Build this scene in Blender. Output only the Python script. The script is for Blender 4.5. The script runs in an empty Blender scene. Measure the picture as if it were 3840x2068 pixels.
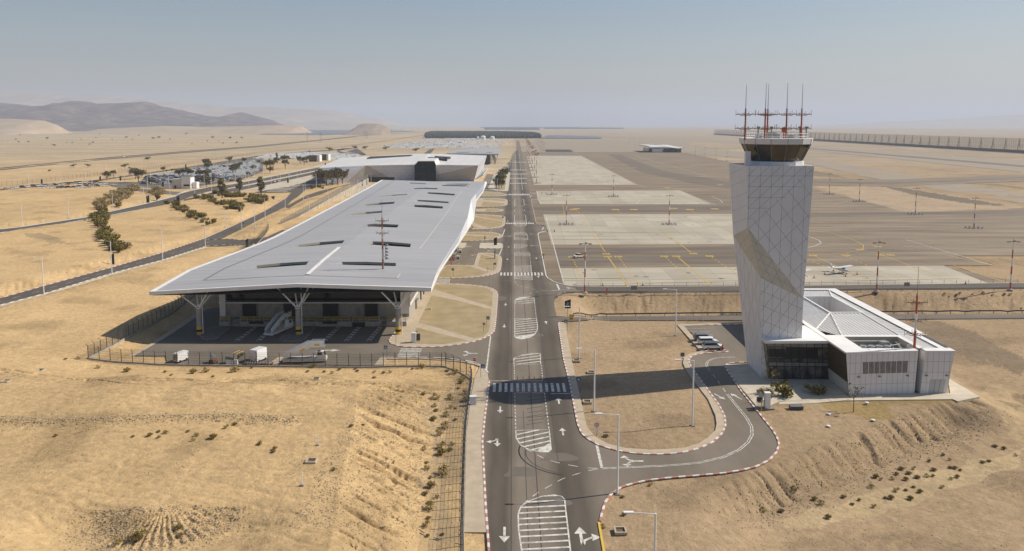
import bpy, math, random
import numpy as np
from mathutils import Vector, Matrix
from mathutils.geometry import delaunay_2d_cdt, tessellate_polygon
R = math.radians
rng = random.Random(11)
SC = bpy.context.scene
COL = SC.collection
# ------------------------------------------------------------------ camera
F, PX, PY, HZ, CH = 2986.7, 1920.0, 787.0, 468.0, 48.0
TH = math.atan((PY - HZ) / F)
sT, cT = math.sin(TH), math.cos(TH)
cd = bpy.data.cameras.new('camera'); cam = bpy.data.objects.new('camera', cd); COL.objects.link(cam)
cam.location = (0, 0, CH); cam.rotation_euler = (math.pi / 2 - TH, 0, 0)
cd.sensor_width = 36; cd.lens = 28; cd.shift_y = -(1034 - PY) / 3840
cd.clip_start = 0.5; cd.clip_end = 60000
SC.camera = cam
# ------------------------------------------------------------------ sky, sun, exposure
AZ, EL = R(75), R(42)          # from +Y towards +X, above the horizon
w = bpy.data.worlds.new('World'); SC.world = w; w.use_nodes = True
nt = w.node_tree; bg = nt.nodes['Background']
sky = nt.nodes.new('ShaderNodeTexSky'); sky.sky_type = 'NISHITA'; sky.sun_disc = False
sky.sun_elevation = EL; sky.sun_rotation = AZ; sky.altitude = 100; sky.air_density = 1.3; sky.dust_density = 1.0; sky.ozone_density = 3.0
hs = nt.nodes.new('ShaderNodeHueSaturation'); hs.inputs['Saturation'].default_value = 1.0
nt.links.new(sky.outputs[0], hs.inputs['Color']); tm = nt.nodes.new('ShaderNodeMix'); tm.data_type = 'RGBA'; tm.blend_type = 'MULTIPLY'; tm.inputs[0].default_value = 1; tm.inputs[7].default_value = (1.02, .98, 1.02, 1)
nt.links.new(hs.outputs[0], tm.inputs[6]); nt.links.new(tm.outputs[2], bg.inputs[0])
bg.inputs[1].default_value = 0.072
ld = bpy.data.lights.new('sun', 'SUN'); lo = bpy.data.objects.new('sun', ld); COL.objects.link(lo)
ld.energy = 4.8; ld.angle = R(0.55); ld.color = (1.0, 0.915, 0.785)
sd = Vector((math.sin(AZ) * math.cos(EL), math.cos(AZ) * math.cos(EL), math.sin(EL)))
lo.rotation_euler = sd.to_track_quat('Z', 'Y').to_euler(); lo.location = (300, 100, 300)
vs = SC.view_settings; vs.view_transform = 'Standard'; vs.look = 'None'; vs.exposure = 0.18; vs.gamma = 1
cy = SC.cycles
cy.max_bounces = 5; cy.diffuse_bounces = 3; cy.glossy_bounces = 2; cy.transmission_bounces = 2; cy.volume_bounces = 1; cy.transparent_max_bounces = 24
cy.use_denoising = True; cy.caustics_reflective = False; cy.caustics_refractive = False; cy.sample_clamp_indirect = 4; cy.use_adaptive_sampling = False

# ------------------------------------------------------------------ pixel of the 3840 px photograph -> point of the place
def ray(x, y):
    u = (x - PX) / F; v = (PY - y) / F
    return u, cT + v * sT, -sT + v * cT
def G(x, y, z=0.0):
    d = ray(x, y); t = (z - CH) / d[2]
    return Vector((d[0] * t, d[1] * t, z))
def GD(x, y, Y):
    d = ray(x, y); t = Y / d[1]
    return Vector((d[0] * t, Y, CH + d[2] * t))
def GL(pts, z=0.0): return [G(x, y, z) for x, y in pts]
def S(a, sc, x0, y0): return [(x0 + x * sc, y0 + y * sc) for x, y in a]

# ------------------------------------------------------------------ materials
M = {}
def nodes(name):
    m = bpy.data.materials.new(name); m.use_nodes = True
    return m, m.node_tree, m.node_tree.nodes['Principled BSDF']
def mat(name, c, c2=None, scale=1.0, rough=0.75, bump=0.0, bscale=None, metal=0.0, detail=6, spec=None, lo_=0.35, hi=0.68, stretch=None):
    m, t, p = nodes(name); N = t.nodes.new; L = t.links.new
    p.inputs['Roughness'].default_value = rough; p.inputs['Metallic'].default_value = metal
    if spec is not None: p.inputs['Specular IOR Level'].default_value = spec
    p.inputs['Base Color'].default_value = (*c, 1)
    if c2 or bump:
        g = N('ShaderNodeNewGeometry'); src = g.outputs['Position']
        if stretch:
            mp = N('ShaderNodeMapping'); mp.inputs['Scale'].default_value = stretch; L(src, mp.inputs[0]); src = mp.outputs[0]
    if c2:
        n = N('ShaderNodeTexNoise'); n.inputs['Scale'].default_value = scale; n.inputs['Detail'].default_value = detail; L(src, n.inputs['Vector'])
        r = N('ShaderNodeValToRGB'); r.color_ramp.elements[0].position = lo_; r.color_ramp.elements[1].position = hi
        r.color_ramp.elements[0].color = (*c, 1); r.color_ramp.elements[1].color = (*c2, 1)
        L(n.outputs[0], r.inputs[0]); L(r.outputs[0], p.inputs['Base Color'])
    if bump:
        n2 = N('ShaderNodeTexNoise'); n2.inputs['Scale'].default_value = bscale or scale * 4; n2.inputs['Detail'].default_value = 6; L(src, n2.inputs['Vector'])
        b = N('ShaderNodeBump'); b.inputs['Strength'].default_value = 1.0; b.inputs['Distance'].default_value = bump
        L(n2.outputs[0], b.inputs['Height']); L(b.outputs[0], p.inputs['Normal'])
    M[name] = m; return m
mat('white_paint', (.78, .76, .71), (.58, .56, .50), 1.5, .6)
mat('worn_marking', (.66, .64, .58), (.30, .28, .245), 1.3, .7, lo_=.42, hi=.70)
mat('yellow_marking', (.62, .40, .03), (.42, .30, .08), 1.2, .7)
mat('kerb_red', (.45, .16, .125), (.42, .26, .21), 2, .7)
mat('kerb_white', (.76, .74, .68), (.58, .55, .5), 2, .7)
mat('kerb_grey', (.35, .33, .29), (.26, .24, .21), 2, .8)
mat('kerb_yellow', (.7, .46, .04), (.55, .4, .1), 2, .7)
mat('kerb_dark', (.06, .06, .065), (.1, .1, .1), 2, .7)
mat('paving', (.48, .40, .29), (.40, .325, .23), .6, .85, .01, 6)
mat('paving_pale', (.55, .49, .385), (.46, .40, .30), .5, .85, .01, 6)
mat('concrete_slab', (.46, .425, .355), (.37, .335, .27), .14, .85, .01, 5, stretch=(1, .35, 1))
mat('concrete', (.40, .37, .32), (.30, .275, .235), .8, .85, .02, 4)
mat('concrete_dark', (.22, .20, .175), (.16, .145, .125), .7, .85, .01, 5)
mat('white_steel', (.78, .78, .77), None, rough=.4)
mat('lamp_white', (.80, .80, .79), None, rough=.45)
mat('grey_steel', (.26, .26, .26), (.20, .20, .20), 2, .5, metal=.3)
mat('dark_steel', (.05, .052, .055), None, rough=.5)
mat('galv', (.40, .40, .39), (.30, .30, .29), 3, .45, metal=.5)
mat('mast_red', (.50, .10, .04), (.40, .10, .055), 2, .6)
mat('mast_dull', (.30, .12, .07), (.36, .2, .13), 2, .7); mat('mast_pale', (.62, .59, .53), (.5, .42, .34), 2, .6)
mat('mast_rust', (.24, .12, .06), None, rough=.7)
mat('yellow_paint', (.72, .46, .03), None, rough=.5)
mat('black', (.012, .012, .013), None, rough=.6)
mat('rubber', (.018, .018, .018), None, rough=.85)
mat('glass_dark', (.012, .014, .017), None, rough=.08, spec=.6)
mat('glass_blue', (.02, .035, .045), (.03, .05, .06), .15, .12, spec=.6)
mat('entrance_glass', (.008, .014, .018), None, rough=.35, spec=.15); mat('seam', (.062, .054, .045), None, rough=.8)
mat('cab_glass', (.04, .034, .025), (.10, .082, .055), .25, .05, spec=.8)  # tan noise paints reflections into the cab panes
mat('lobby_glass', (.17, .155, .13), (.045, .044, .042), .5, .1, spec=.6, lo_=.42, hi=.6)  # pale and dark noise paints interior reflections into the lobby panes
mat('interior_dark', (.03, .028, .025), (.018, .017, .016), .4, .8)
mat('roof_white', (.68, .67, .645), (.61, .60, .575), .12, .5)
mat('panel', (.81, .785, .765), (.76, .74, .72), .35, .45)
mat('panel_b', (.59, .63, .72), (.55, .59, .675), .35, .42)
mat('panel_tan', (.64, .59, .50), (.59, .545, .46), .35, .5)
mat('panel_joint', (.17, .165, .155), None, rough=.7)
mat('bronze', (.085, .06, .026), (.065, .045, .02), 1.2, .5)
mat('rim_white', (.80, .79, .76), (.72, .71, .68), .4, .5)
mat('sign_blue', (.02, .08, .22), None, rough=.4)
mat('sign_navy', (.014, .024, .036), None, rough=.35)
mat('sign_red', (.55, .02, .02), None, rough=.4)
mat('sign_white', (.8, .8, .8), None, rough=.4)
mat('sign_yellow', (.55, .38, .05), None, rough=.45)
mat('orange', (.75, .16, .02), None, rough=.6)
mat('bark', (.10, .07, .045), (.15, .11, .07), 5, .9)
mat('foil', (.55, .55, .54), (.35, .35, .35), 2, .35, metal=.7)
mat('solar', (.13, .14, .165), (.17, .18, .20), .02, .4)
for k, c in dict(white=(.80, .80, .79), silver=(.42, .43, .44), black=(.018, .018, .02), grey=(.12, .125, .13), blue=(.05, .09, .18), red=(.3, .03, .025), beige=(.5, .45, .36)).items():
    mm = mat('car_' + k, c, None, rough=.25); mm.node_tree.nodes['Principled BSDF'].inputs['Coat Weight'].default_value = .5
def leafmat(name, a, b, c):
    m, t, p = nodes(name); N = t.nodes.new; L = t.links.new
    g = N('ShaderNodeNewGeometry'); r = N('ShaderNodeValToRGB'); e = r.color_ramp.elements
    e[0].color = (*a, 1); e[1].color = (*c, 1); q = e.new(.55); q.color = (*b, 1)
    L(g.outputs['Random Per Island'], r.inputs[0]); L(r.outputs[0], p.inputs['Base Color']); p.inputs['Roughness'].default_value = .8
    p.inputs['Specular IOR Level'].default_value = .2
    M[name] = m
leafmat('leaf_tree', (.075, .07, .03), (.135, .118, .048), (.22, .175, .08))
leafmat('leaf_bush', (.11, .095, .022), (.18, .15, .036), (.26, .205, .056))
leafmat('leaf_dry', (.23, .175, .085), (.33, .255, .13), (.43, .335, .18))
leafmat('leaf_shrub', (.24, .185, .06), (.36, .275, .10), (.46, .36, .15))
leafmat('leaf_palm', (.018, .026, .020), (.026, .036, .027), (.035, .045, .03))
leafmat('rock', (.22, .165, .10), (.32, .25, .16), (.48, .39, .26))
def meshmat(name, col, alpha):                      # chain link: wires thinner than a pixel
    m, t, p = nodes(name); N = t.nodes.new; L = t.links.new
    p.inputs['Base Color'].default_value = (*col, 1); p.inputs['Roughness'].default_value = .6
    tr = N('ShaderNodeBsdfTransparent'); mx = N('ShaderNodeMixShader'); mx.inputs[0].default_value = alpha
    L(tr.outputs[0], mx.inputs[1]); L(p.outputs[0], mx.inputs[2]); L(mx.outputs[0], t.nodes['Material Output'].inputs['Surface'])
    M[name] = m
meshmat('chain_link', (.10, .10, .10), .16); meshmat('chain_dark', (.05, .05, .05), .24); meshmat('tall_mesh', (.06, .055, .052), .30); meshmat('dense_mesh', (.16, .155, .15), .6)
def asphalt(name, base, alt, lanes=False, streak=None):
    m, t, p = nodes(name); N = t.nodes.new; L = t.links.new
    g = N('ShaderNodeNewGeometry'); pos = g.outputs['Position']
    mp = N('ShaderNodeMapping'); L(pos, mp.inputs[0]); mp.inputs['Scale'].default_value = streak or (1, 1, 1)
    n = N('ShaderNodeTexNoise'); n.inputs['Scale'].default_value = .12; n.inputs['Detail'].default_value = 9; n.inputs['Roughness'].default_value = .62; L(mp.outputs[0], n.inputs['Vector'])
    r = N('ShaderNodeValToRGB'); r.color_ramp.elements[0].position = .36; r.color_ramp.elements[1].position = .66
    r.color_ramp.elements[0].color = (*base, 1); r.color_ramp.elements[1].color = (*alt, 1); L(n.outputs[0], r.inputs[0])
    out = r.outputs[0]
    n2 = N('ShaderNodeTexNoise'); n2.inputs['Scale'].default_value = 9; n2.inputs['Detail'].default_value = 3; L(pos, n2.inputs['Vector'])
    mr = N('ShaderNodeMapRange'); mr.inputs[3].default_value = .82; mr.inputs[4].default_value = 1.18; L(n2.outputs[0], mr.inputs[0])
    fac = mr.outputs[0]
    if lanes:                                        # tyre-polished lanes, dustier middle and edges
        sx = N('ShaderNodeSeparateXYZ'); L(pos, sx.inputs[0])
        nn = N('ShaderNodeTexNoise'); nn.inputs['Scale'].default_value = .05; L(pos, nn.inputs['Vector'])
        ad = N('ShaderNodeMath'); ad.operation = 'MULTIPLY_ADD'; ad.inputs[1].default_value = 1.4; L(nn.outputs[0], ad.inputs[0]); L(sx.outputs['X'], ad.inputs[2])
        m2 = N('ShaderNodeMapRange'); m2.inputs[1].default_value = -4; m2.inputs[2].default_value = 12.5; L(ad.outputs[0], m2.inputs[0])
        rr = N('ShaderNodeValToRGB'); e = rr.color_ramp.elements
        st = [(0, 1.5), (.05, 1.12), (.11, .78), (.17, .86), (.235, .72), (.285, 1.25), (.34, 1.6), (.57, 1.6), (.645, 1.1), (.70, .74), (.77, .86), (.84, .78), (.92, 1.15), (1, 1.45)]
        while len(e) > 1: e.remove(e[-1])
        for i, (a, v) in enumerate(st):
            q = e[0] if i == 0 else e.new(a)
            q.position = a; q.color = (v / 2, v / 2, v / 2, 1)
        L(m2.outputs[0], rr.inputs[0])
        k = N('ShaderNodeMath'); k.operation = 'MULTIPLY'; L(rr.outputs[0], k.inputs[0]); L(fac, k.inputs[1])
        k2 = N('ShaderNodeMath'); k2.operation = 'MULTIPLY'; k2.inputs[1].default_value = 2; L(k.outputs[0], k2.inputs[0]); fac = k2.outputs[0]
    mv = N('ShaderNodeVectorMath'); mv.operation = 'SCALE'; L(out, mv.inputs[0]); L(fac, mv.inputs['Scale'])
    L(mv.outputs[0], p.inputs['Base Color']); p.inputs['Roughness'].default_value = .8; p.inputs['Specular IOR Level'].default_value = .3
    M[name] = m
asphalt('asphalt_main', (.105, .087, .066), (.145, .122, .094), True, (1, .3, 1))
asphalt('asphalt', (.092, .078, .062), (.128, .108, .086), False, (.5, 1, 1))
asphalt('asphalt_yard', (.135, .116, .092), (.19, .163, .128), False, (.4, 1, 1))
asphalt('asphalt_dark', (.055, .053, .052), (.075, .07, .066))
asphalt('asphalt_apron', (.165, .127, .086), (.295, .232, .158), False, (.16, 1, 1))
asphalt('asphalt_stain', (.125, .10, .076), (.22, .178, .13), False, (.16, 1, 1))
asphalt('asphalt_old_patch', (.135, .117, .095), (.16, .14, .112))
asphalt('asphalt_old', (.27, .225, .165), (.34, .28, .205), False, (.16, 1, 1))

# ------------------------------------------------------------------ mesh builder
class MB:
    def __init__(s): s.v = []; s.f = []; s.m = []
    def add(s, vs_, fs, mi=0):
        o = len(s.v); s.v += [tuple(q) for q in vs_]; s.f += [tuple(i + o for i in f) for f in fs]; s.m += [mi] * len(fs)
    def box(s, c, d, mi=0, rz=0, rx=0, ry=0):
        hx, hy, hz = d[0] / 2, d[1] / 2, d[2] / 2
        q = [Vector((a * hx, b * hy, e * hz)) for e in (-1, 1) for a, b in ((-1, -1), (1, -1), (1, 1), (-1, 1))]
        if rx or ry or rz:
            mt = Matrix.Rotation(rz, 3, 'Z') @ Matrix.Rotation(ry, 3, 'Y') @ Matrix.Rotation(rx, 3, 'X'); q = [mt @ a for a in q]
        s.add([a + Vector(c) for a in q], [(3, 2, 1, 0), (4, 5, 6, 7), (0, 1, 5, 4), (1, 2, 6, 5), (2, 3, 7, 6), (3, 0, 4, 7)], mi)
    def hexa(s, b, t, mi=0):
        s.add(list(b) + list(t), [(3, 2, 1, 0), (4, 5, 6, 7), (0, 1, 5, 4), (1, 2, 6, 5), (2, 3, 7, 6), (3, 0, 4, 7)], mi)
    def tube(s, a, b, r, r2=None, n=6, mi=0, cap=True):
        a = Vector(a); b = Vector(b); r2 = r if r2 is None else r2
        d = (b - a); q = d.to_track_quat('Z', 'Y'); v = []
        for p_, rr in ((a, r), (b, r2)):
            for i in range(n):
                t = 2 * math.pi * i / n; v.append(p_ + q @ Vector((rr * math.cos(t), rr * math.sin(t), 0)))
        fs = [(i, (i + 1) % n, n + (i + 1) % n, n + i) for i in range(n)]
        if cap: fs += [tuple(range(n - 1, -1, -1)), tuple(range(n, 2 * n))]
        s.add(v, fs, mi)
    def lathe(s, pr, n=12, c=(0, 0, 0), mi=0, ph=0):
        v = []; fs = []
        for r, z in pr:
            for i in range(n):
                t = 2 * math.pi * i / n + ph; v.append((c[0] + r * math.cos(t), c[1] + r * math.sin(t), c[2] + z))
        for k in range(len(pr) - 1):
            for i in range(n): fs.append((k * n + i, k * n + (i + 1) % n, (k + 1) * n + (i + 1) % n, (k + 1) * n + i))
        fs += [tuple(range(n - 1, -1, -1)), tuple((len(pr) - 1) * n + i for i in range(n))]
        s.add(v, fs, mi)
    def prism(s, poly, z0, z1, mi=0, mt=None, bottom=False):
        p = [Vector((q[0], q[1], 0)) for q in poly]; n = len(p)
        a = sum(p[i].x * p[(i + 1) % n].y - p[(i + 1) % n].x * p[i].y for i in range(n))
        if a < 0: p.reverse()
        tri = tessellate_polygon([p])
        f0 = z0 if callable(z0) else (lambda q: z0); f1 = z1 if callable(z1) else (lambda q: z1)
        if z0 is not None: s.add([(q.x, q.y, f0(q)) for q in p] + [(q.x, q.y, f1(q)) for q in p], [(i, (i + 1) % n, n + (i + 1) % n, n + i) for i in range(n)], mi)
        top = [(q.x, q.y, f1(q)) for q in p]
        fs = []
        for t in tri:
            A, B, C = (p[i] for i in t); up = (B - A).cross(C - A).z
            fs.append(t if up > 0 else (t[0], t[2], t[1]))
        s.add(top, fs, mi if mt is None else mt)
        if bottom: s.add([(q.x, q.y, f0(q)) for q in p], [(t[0], t[2], t[1]) for t in fs], mi)
    def quad(s, a, b, c, d, mi=0): s.add([a, b, c, d], [(0, 1, 2, 3)], mi)
    def strip(s, pts, wd, z=None, mi=0, dash=None):           # a painted line of width wd along pts
        pts = [Vector(p) for p in pts]
        seg = []
        if dash:
            on, off = dash; pos = 0.0
            for a, b in zip(pts, pts[1:]):
                l = (b - a).length; d = (b - a) / max(l, 1e-6); t = 0.0
                while t < l:
                    ph = pos % (on + off)
                    if ph < on - 1e-6: e = min(l, t + on - ph); seg.append((a + d * t, a + d * e))
                    else: e = min(l, t + on + off - ph)
                    pos += max(e - t, 1e-4); t = max(e, t + 1e-4)
        else: seg = list(zip(pts, pts[1:]))
        if not dash:
            n = len(pts); L_ = []; R_ = []
            for i in range(n):
                d = (pts[min(i + 1, n - 1)] - pts[max(i - 1, 0)]); d.z = 0; d.normalize(); q = Vector((-d.y, d.x, 0)) * wd / 2
                L_.append(pts[i] + q); R_.append(pts[i] - q)
            vv = []
            for a, b in zip(L_, R_): vv += [a, b]
            if z is not None: vv = [(q.x, q.y, z) for q in vv]
            s.add(vv, [(2 * i, 2 * i + 1, 2 * i + 3, 2 * i + 2) for i in range(n - 1)], mi); return
        for a, b in seg:
            d = b - a; d.z = 0
            if d.length < 1e-4: continue
            d.normalize(); q = Vector((-d.y, d.x, 0)) * wd / 2
            v = [a + q, a - q, b - q, b + q]
            if z is not None: v = [(k.x, k.y, z) for k in v]
            s.add(v, [(0, 1, 2, 3)], mi)
    def build(s, name, mats, parent=None, loc=None, smooth=False, origin=None):
        me = bpy.data.meshes.new(name)
        vv = s.v if origin is None else [tuple(Vector(q) - Vector(origin)) for q in s.v]
        me.from_pydata(vv, [], s.f)
        for k in (mats if isinstance(mats, (list, tuple)) else [mats]): me.materials.append(M[k])
        me.polygons.foreach_set('material_index', s.m)
        if smooth: me.polygons.foreach_set('use_smooth', [True] * len(s.f))
        me.update()
        o = bpy.data.objects.new(name, me); COL.objects.link(o)
        if parent: o.parent = parent
        if loc is not None: o.location = loc
        elif origin is not None: o.location = origin
        return o
def tag(o, label=None, cat=None, group=None, kind=None):
    for k, v in (('label', label), ('category', cat), ('group', group), ('kind', kind)):
        if v: o[k] = v
    return o
def struct(o): o['kind'] = 'structure'; return o
def thing(name, label, cat, loc=(0, 0, 0), rz=0, group=None):
    o = bpy.data.objects.new(name, None); COL.objects.link(o); o.empty_display_size = .3
    o.location = loc; o.rotation_euler = (0, 0, rz)
    return tag(o, label, cat, group)
def kids(o): return [c for c in bpy.data.objects if c.parent == o]
TREE = {}
def dup(root, loc, rz=0, sc=None, label=None, group=None):
    """copy of a thing with its parts and their sub-parts"""
    if root.name not in TREE: TREE[root.name] = [(c, kids(c)) for c in kids(root)]
    r = root.copy(); COL.objects.link(r); r.location = loc; r.rotation_euler = (0, 0, rz)
    if sc is not None: r.scale = (sc,) * 3 if isinstance(sc, (int, float)) else sc
    for k, v in (('label', label), ('group', group)):
        if v: r[k] = v
    for c, gs in TREE[root.name]:
        d = c.copy(); COL.objects.link(d); d.parent = r
        for g in gs: e = g.copy(); COL.objects.link(e); e.parent = d
    return r
def smoothstep(a, b, x):
    t = np.clip((x - a) / (b - a), 0, 1); return t * t * (3 - 2 * t)
def hash2(i, j, s):
    n = (i * 374761393 + j * 668265263 + s * 2147483647) & 0xFFFFFFFF
    n = ((n ^ (n >> 13)) * 1274126177) & 0xFFFFFFFF
    return ((n ^ (n >> 16)) & 0xFFFF) / 65535.0
def vn(x, y, s=0):
    x = np.asarray(x, float); y = np.asarray(y, float)
    i = np.floor(x).astype(np.int64); j = np.floor(y).astype(np.int64); fx = x - i; fy = y - j
    fx = fx * fx * (3 - 2 * fx); fy = fy * fy * (3 - 2 * fy)
    return (hash2(i, j, s) * (1 - fx) + hash2(i + 1, j, s) * fx) * (1 - fy) + (hash2(i, j + 1, s) * (1 - fx) + hash2(i + 1, j + 1, s) * fx) * fy
def fbm(x, y, o=4, s=0):
    a = 0; amp = .5; t = 0
    for k in range(o): a = a + amp * vn(x * 2 ** k + 17 * k, y * 2 ** k - 9 * k, s + k); t += amp; amp *= .5
    return a / t - .5
# ================================================================== the setting: paved areas
PAVED = []                                             # world polygons the sand must stay below
def paved(px, z=0.0):
    q = [(p.x, p.y) for p in GL(px, z)]; PAVED.append(q); return q
ROADW = [(1834, 2110), (1834, 2068), (1821, 1893), (1815, 1769), (1809, 1657), (1818, 1568), (1827, 1498), (1835.6, 1427), (1831, 1400), (1812, 1380), (1783, 1362), (1735, 1353), (1667, 1345), (1576, 1342), (1425, 1341.5)]
KERB_W = ROADW[:]
mainL = ROADW + [(1402, 1372), (627, 1366), (620, 1336), (501, 1335), (740, 1182.7), (775, 1160)]
mL = paved(mainL)
yardtop = [(-72, 210), (-24.6, 210), (-24.6, 780)]
mainR = [(1853, 656), (1917, 601), (1921, 580.6), (1938, 563.8), (1936, 527), (1946.6, 527), (1957.8, 571), (1969, 635), (1987, 725), (1988, 729), (2030, 735), (2014.6, 744.7), (1995.6, 747.8), (1992.5, 752), (1993, 760.5), (2010, 836.7), (2016, 843), (2049.5, 848.6), (2048.5, 868), (2030, 871), (2020, 875), (2017, 880), (2044.5, 1021.7), (2047.5, 1036), (2052.5, 1044), (2080, 1060), (2113.7, 1070), (2144.7, 1075.6),
         (2172, 1094.7), (2126.5, 1098.4), (2101, 1104), (2090, 1113), (2080, 1127), (2077, 1138), (2084.7, 1177), (2088.6, 1191), (2103, 1209), (2093.8, 1216), (2097.7, 1241.7), (2101, 1250), (2113, 1345.5), (2136.4, 1438.7), (2165.9, 1592), (2180.6, 1627.4), (2207, 1651), (2248.4, 1673.4), (2307.4, 1691), (2378, 1703), (2454.8, 1707), (2525.6, 1704), (2570, 1697.8), (2621.8, 1683.7), (2673.4, 1660.3), (2706, 1629.8), (2721, 1597), (2717.9, 1564), (2696.8, 1522), (2659, 1470.5), (2621.8, 1419), (2593.7, 1381.5), (2582, 1355.7), (2586.7, 1344), (2598.4, 1334.6), (2635.9, 1326), (2680, 1323),
         (2563, 1224), (2640, 1221), (2800, 1217), (2960, 1217), (2960, 1300), (2799.9, 1360.4), (2739, 1362.7), (2725, 1367.4), (2719.3, 1376.8), (2729.6, 1395.5), (2753, 1428.3), (2781, 1470.5), (2849, 1554.8), (2898.3, 1615.8), (2914.7, 1643.9), (2921.7, 1667.3), (2912.3, 1697.8), (2884, 1728), (2837.4, 1751.6), (2781, 1765.7), (2710.9, 1777.4), (2593.7, 1787.7), (2525.6, 1792.5), (2425, 1804), (2360.5, 1819), (2325, 1831), (2289.7, 1857.4), (2269, 1887), (2257, 1928), (2251, 1957.6), (2266, 2068), (2272, 2110)]
main = mL + yardtop + [(p.x, p.y) for p in GL(mainR)]
PAVED[-1] = main
# roads left of the terminal, given by their two edges
def band(up, lo): return paved(up + lo[::-1])
L1u = [(-160, 1160), (0, 1119.8), (165, 1073), (420, 1003.6), (607, 949), (768, 895), (860, 854), (989.8, 793.6), (1054.6, 754.6), (1076, 741.7), (1095.7, 718), (1110, 702)]
L1l = [(-160, 1190), (0, 1146), (165, 1103), (420, 1026), (607, 977), (772, 925), (905, 860), (990, 815), (1076, 774), (1095, 752), (1120, 736), (1140, 718), (1160, 702)]
road1 = band(L1u, L1l)
road1b = band([(1070, 776), (1150, 733), (1200, 717), (1290, 695), (1360, 681)], [(1082, 783), (1141, 748), (1206, 728.7), (1271, 700.6), (1362, 684)])
spur = band([(772, 900), (860, 898), (900, 902), (1000, 890), (1060, 862)], [(772, 925), (899, 923), (960, 922), (1010, 906), (1080, 868)])
L2u = [(-160, 893), (0, 861), (82, 851.8), (345, 812.5), (383.5, 801), (535.7, 767.6), (655, 738), (698.7, 716.5), (760, 706), (860, 694), (1011, 665), (1197, 628), (1271, 608)]
L2l = [(-160, 915), (0, 874), (225, 842), (375, 812.5 + 3), (401, 811), (611.7, 771), (655, 761), (722.6, 735), (780, 719), (860, 705), (1011, 675), (1197, 637), (1271, 615)]
road2 = band(L2u, L2l)
road3 = band([(690, 748), (740, 738), (818, 716), (900, 702), (1011, 681), (1197, 641), (1290, 618)], [(690, 754), (722.6, 747.5), (818, 727), (900, 715), (1011, 692), (1197, 650), (1300, 622)])
forec = band([(955, 721), (1080, 700), (1185, 672), (1250, 652), (1300, 640)], [(968, 724), (1100, 722), (1165, 706), (1200, 690), (1310, 655)])
lotA = paved([(470, 700), (520, 684), (560, 664), (760, 622), (960, 590), (990, 600), (985, 645), (905, 676), (800, 692), (690, 703), (600, 706)])
lotA2 = paved([(400, 683), (520, 684), (470, 702), (560, 712), (690, 722), (672, 732), (560, 724), (420, 700)])
perim_u = [(-100, 712), (0, 698), (345, 671), (620, 637), (900, 590), (1120, 568), (1290, 560)]
perimroad = band([(-100, 722), (40, 705), (300, 684), (500, 656), (770, 617), (960, 586), (1130, 570), (1290, 559)], [(-100, 727), (40, 709), (300, 688), (500, 660), (770, 621), (960, 589), (1130, 573), (1290, 562)])
loop = band([(1265, 562), (1290, 556), (1340, 555), (1270, 566), (1290, 572), (1370, 578)], [(1265, 570), (1285, 578), (1360, 583), (1372, 581), (1300, 569), (1340, 558)][::1])
lane4 = band([(1610, 561), (1632, 556)], [(1585, 580), (1612, 580)])
# apron and runway
APR = [(1957.8, 571), (2560, 571), (2800, 622), (3040, 706), (3300, 770), (3400, 800), (3840, 782), (3990, 776), (3990, 960), (3590, 960), (3719, 996), (3540, 997), (3830, 1063), (3990, 1060), (3990, 1079), (3817, 1083), (2172, 1094.7), (2144.7, 1075.6), (2080, 1060), (2047.5, 1036), (1993, 760), (1988, 729), (1969, 635)]
apron = paved(APR)
runway = paved([(2200, 508), (2700, 523), (3030, 548), (3840, 603), (4000, 614), (4000, 662), (3840, 647), (3030, 563), (2600, 527), (2200, 512)])
taxi2 = paved([(2550, 552), (3030, 590), (3300, 640), (3840, 725), (4000, 748), (4000, 790), (3840, 765), (3250, 665), (3030, 614), (2550, 572)])
taxi1 = paved([(2900, 655), (3040, 671), (3350, 674), (3840, 655), (4000, 650), (4000, 676), (3840, 681), (3350, 701), (3040, 695), (2900, 680)])
oldpad = paved([(2000, 526), (2600, 526), (2560, 571), (1957, 571), (1975, 540)])
PAVED.append([(10, 193), (17, 197.5), (30, 209), (40, 210), (250, 210), (250, 216.5), (40, 216.5), (28, 215), (17, 203), (10, 199)])
PAVED.append([(46, 135.5), (84, 135.5), (84, 198), (46, 198)])
# ------------------------------------------------------------------ terrain
def inpoly(px_, py_, poly):
    c = np.zeros(px_.shape, bool); n = len(poly)
    for i in range(n):
        x1, y1 = poly[i]; x2, y2 = poly[i - 1]
        if y1 == y2: continue
        k = ((y1 > py_) != (y2 > py_))
        c ^= k & (px_ < (x2 - x1) * (py_ - y1) / (y2 - y1) + x1)
    return c
GX0, GY0 = -420, 30
gx, gy = np.meshgrid(np.arange(GX0, 262, 1.0), np.arange(GY0, 1102, 1.0))
mk = np.zeros(gx.shape, bool)
for q in PAVED: mk |= inpoly(gx, gy, q)
def dil(a, n):
    for _ in range(n):
        b = a.copy(); b[1:] |= a[:-1]; b[:-1] |= a[1:]; b[:, 1:] |= a[:, :-1]; b[:, :-1] |= a[:, 1:]; a = b
    return a
MK = dil(mk, 2).astype(float)
for _ in range(3):
    MK = np.pad(MK, 1, mode='edge'); MK = (MK[1:-1, 1:-1] * 2 + MK[2:, 1:-1] + MK[:-2, 1:-1] + MK[1:-1, 2:] + MK[1:-1, :-2]) / 6
MK = np.maximum(MK, dil(mk, 1).astype(float))
MKW = dil(mk, 4).astype(float)
for _ in range(60):
    MKW = np.pad(MKW, 1, mode='edge'); MKW = (MKW[1:-1, 1:-1] * 2 + MKW[2:, 1:-1] + MKW[:-2, 1:-1] + MKW[1:-1, 2:] + MKW[1:-1, :-2]) / 6
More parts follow.
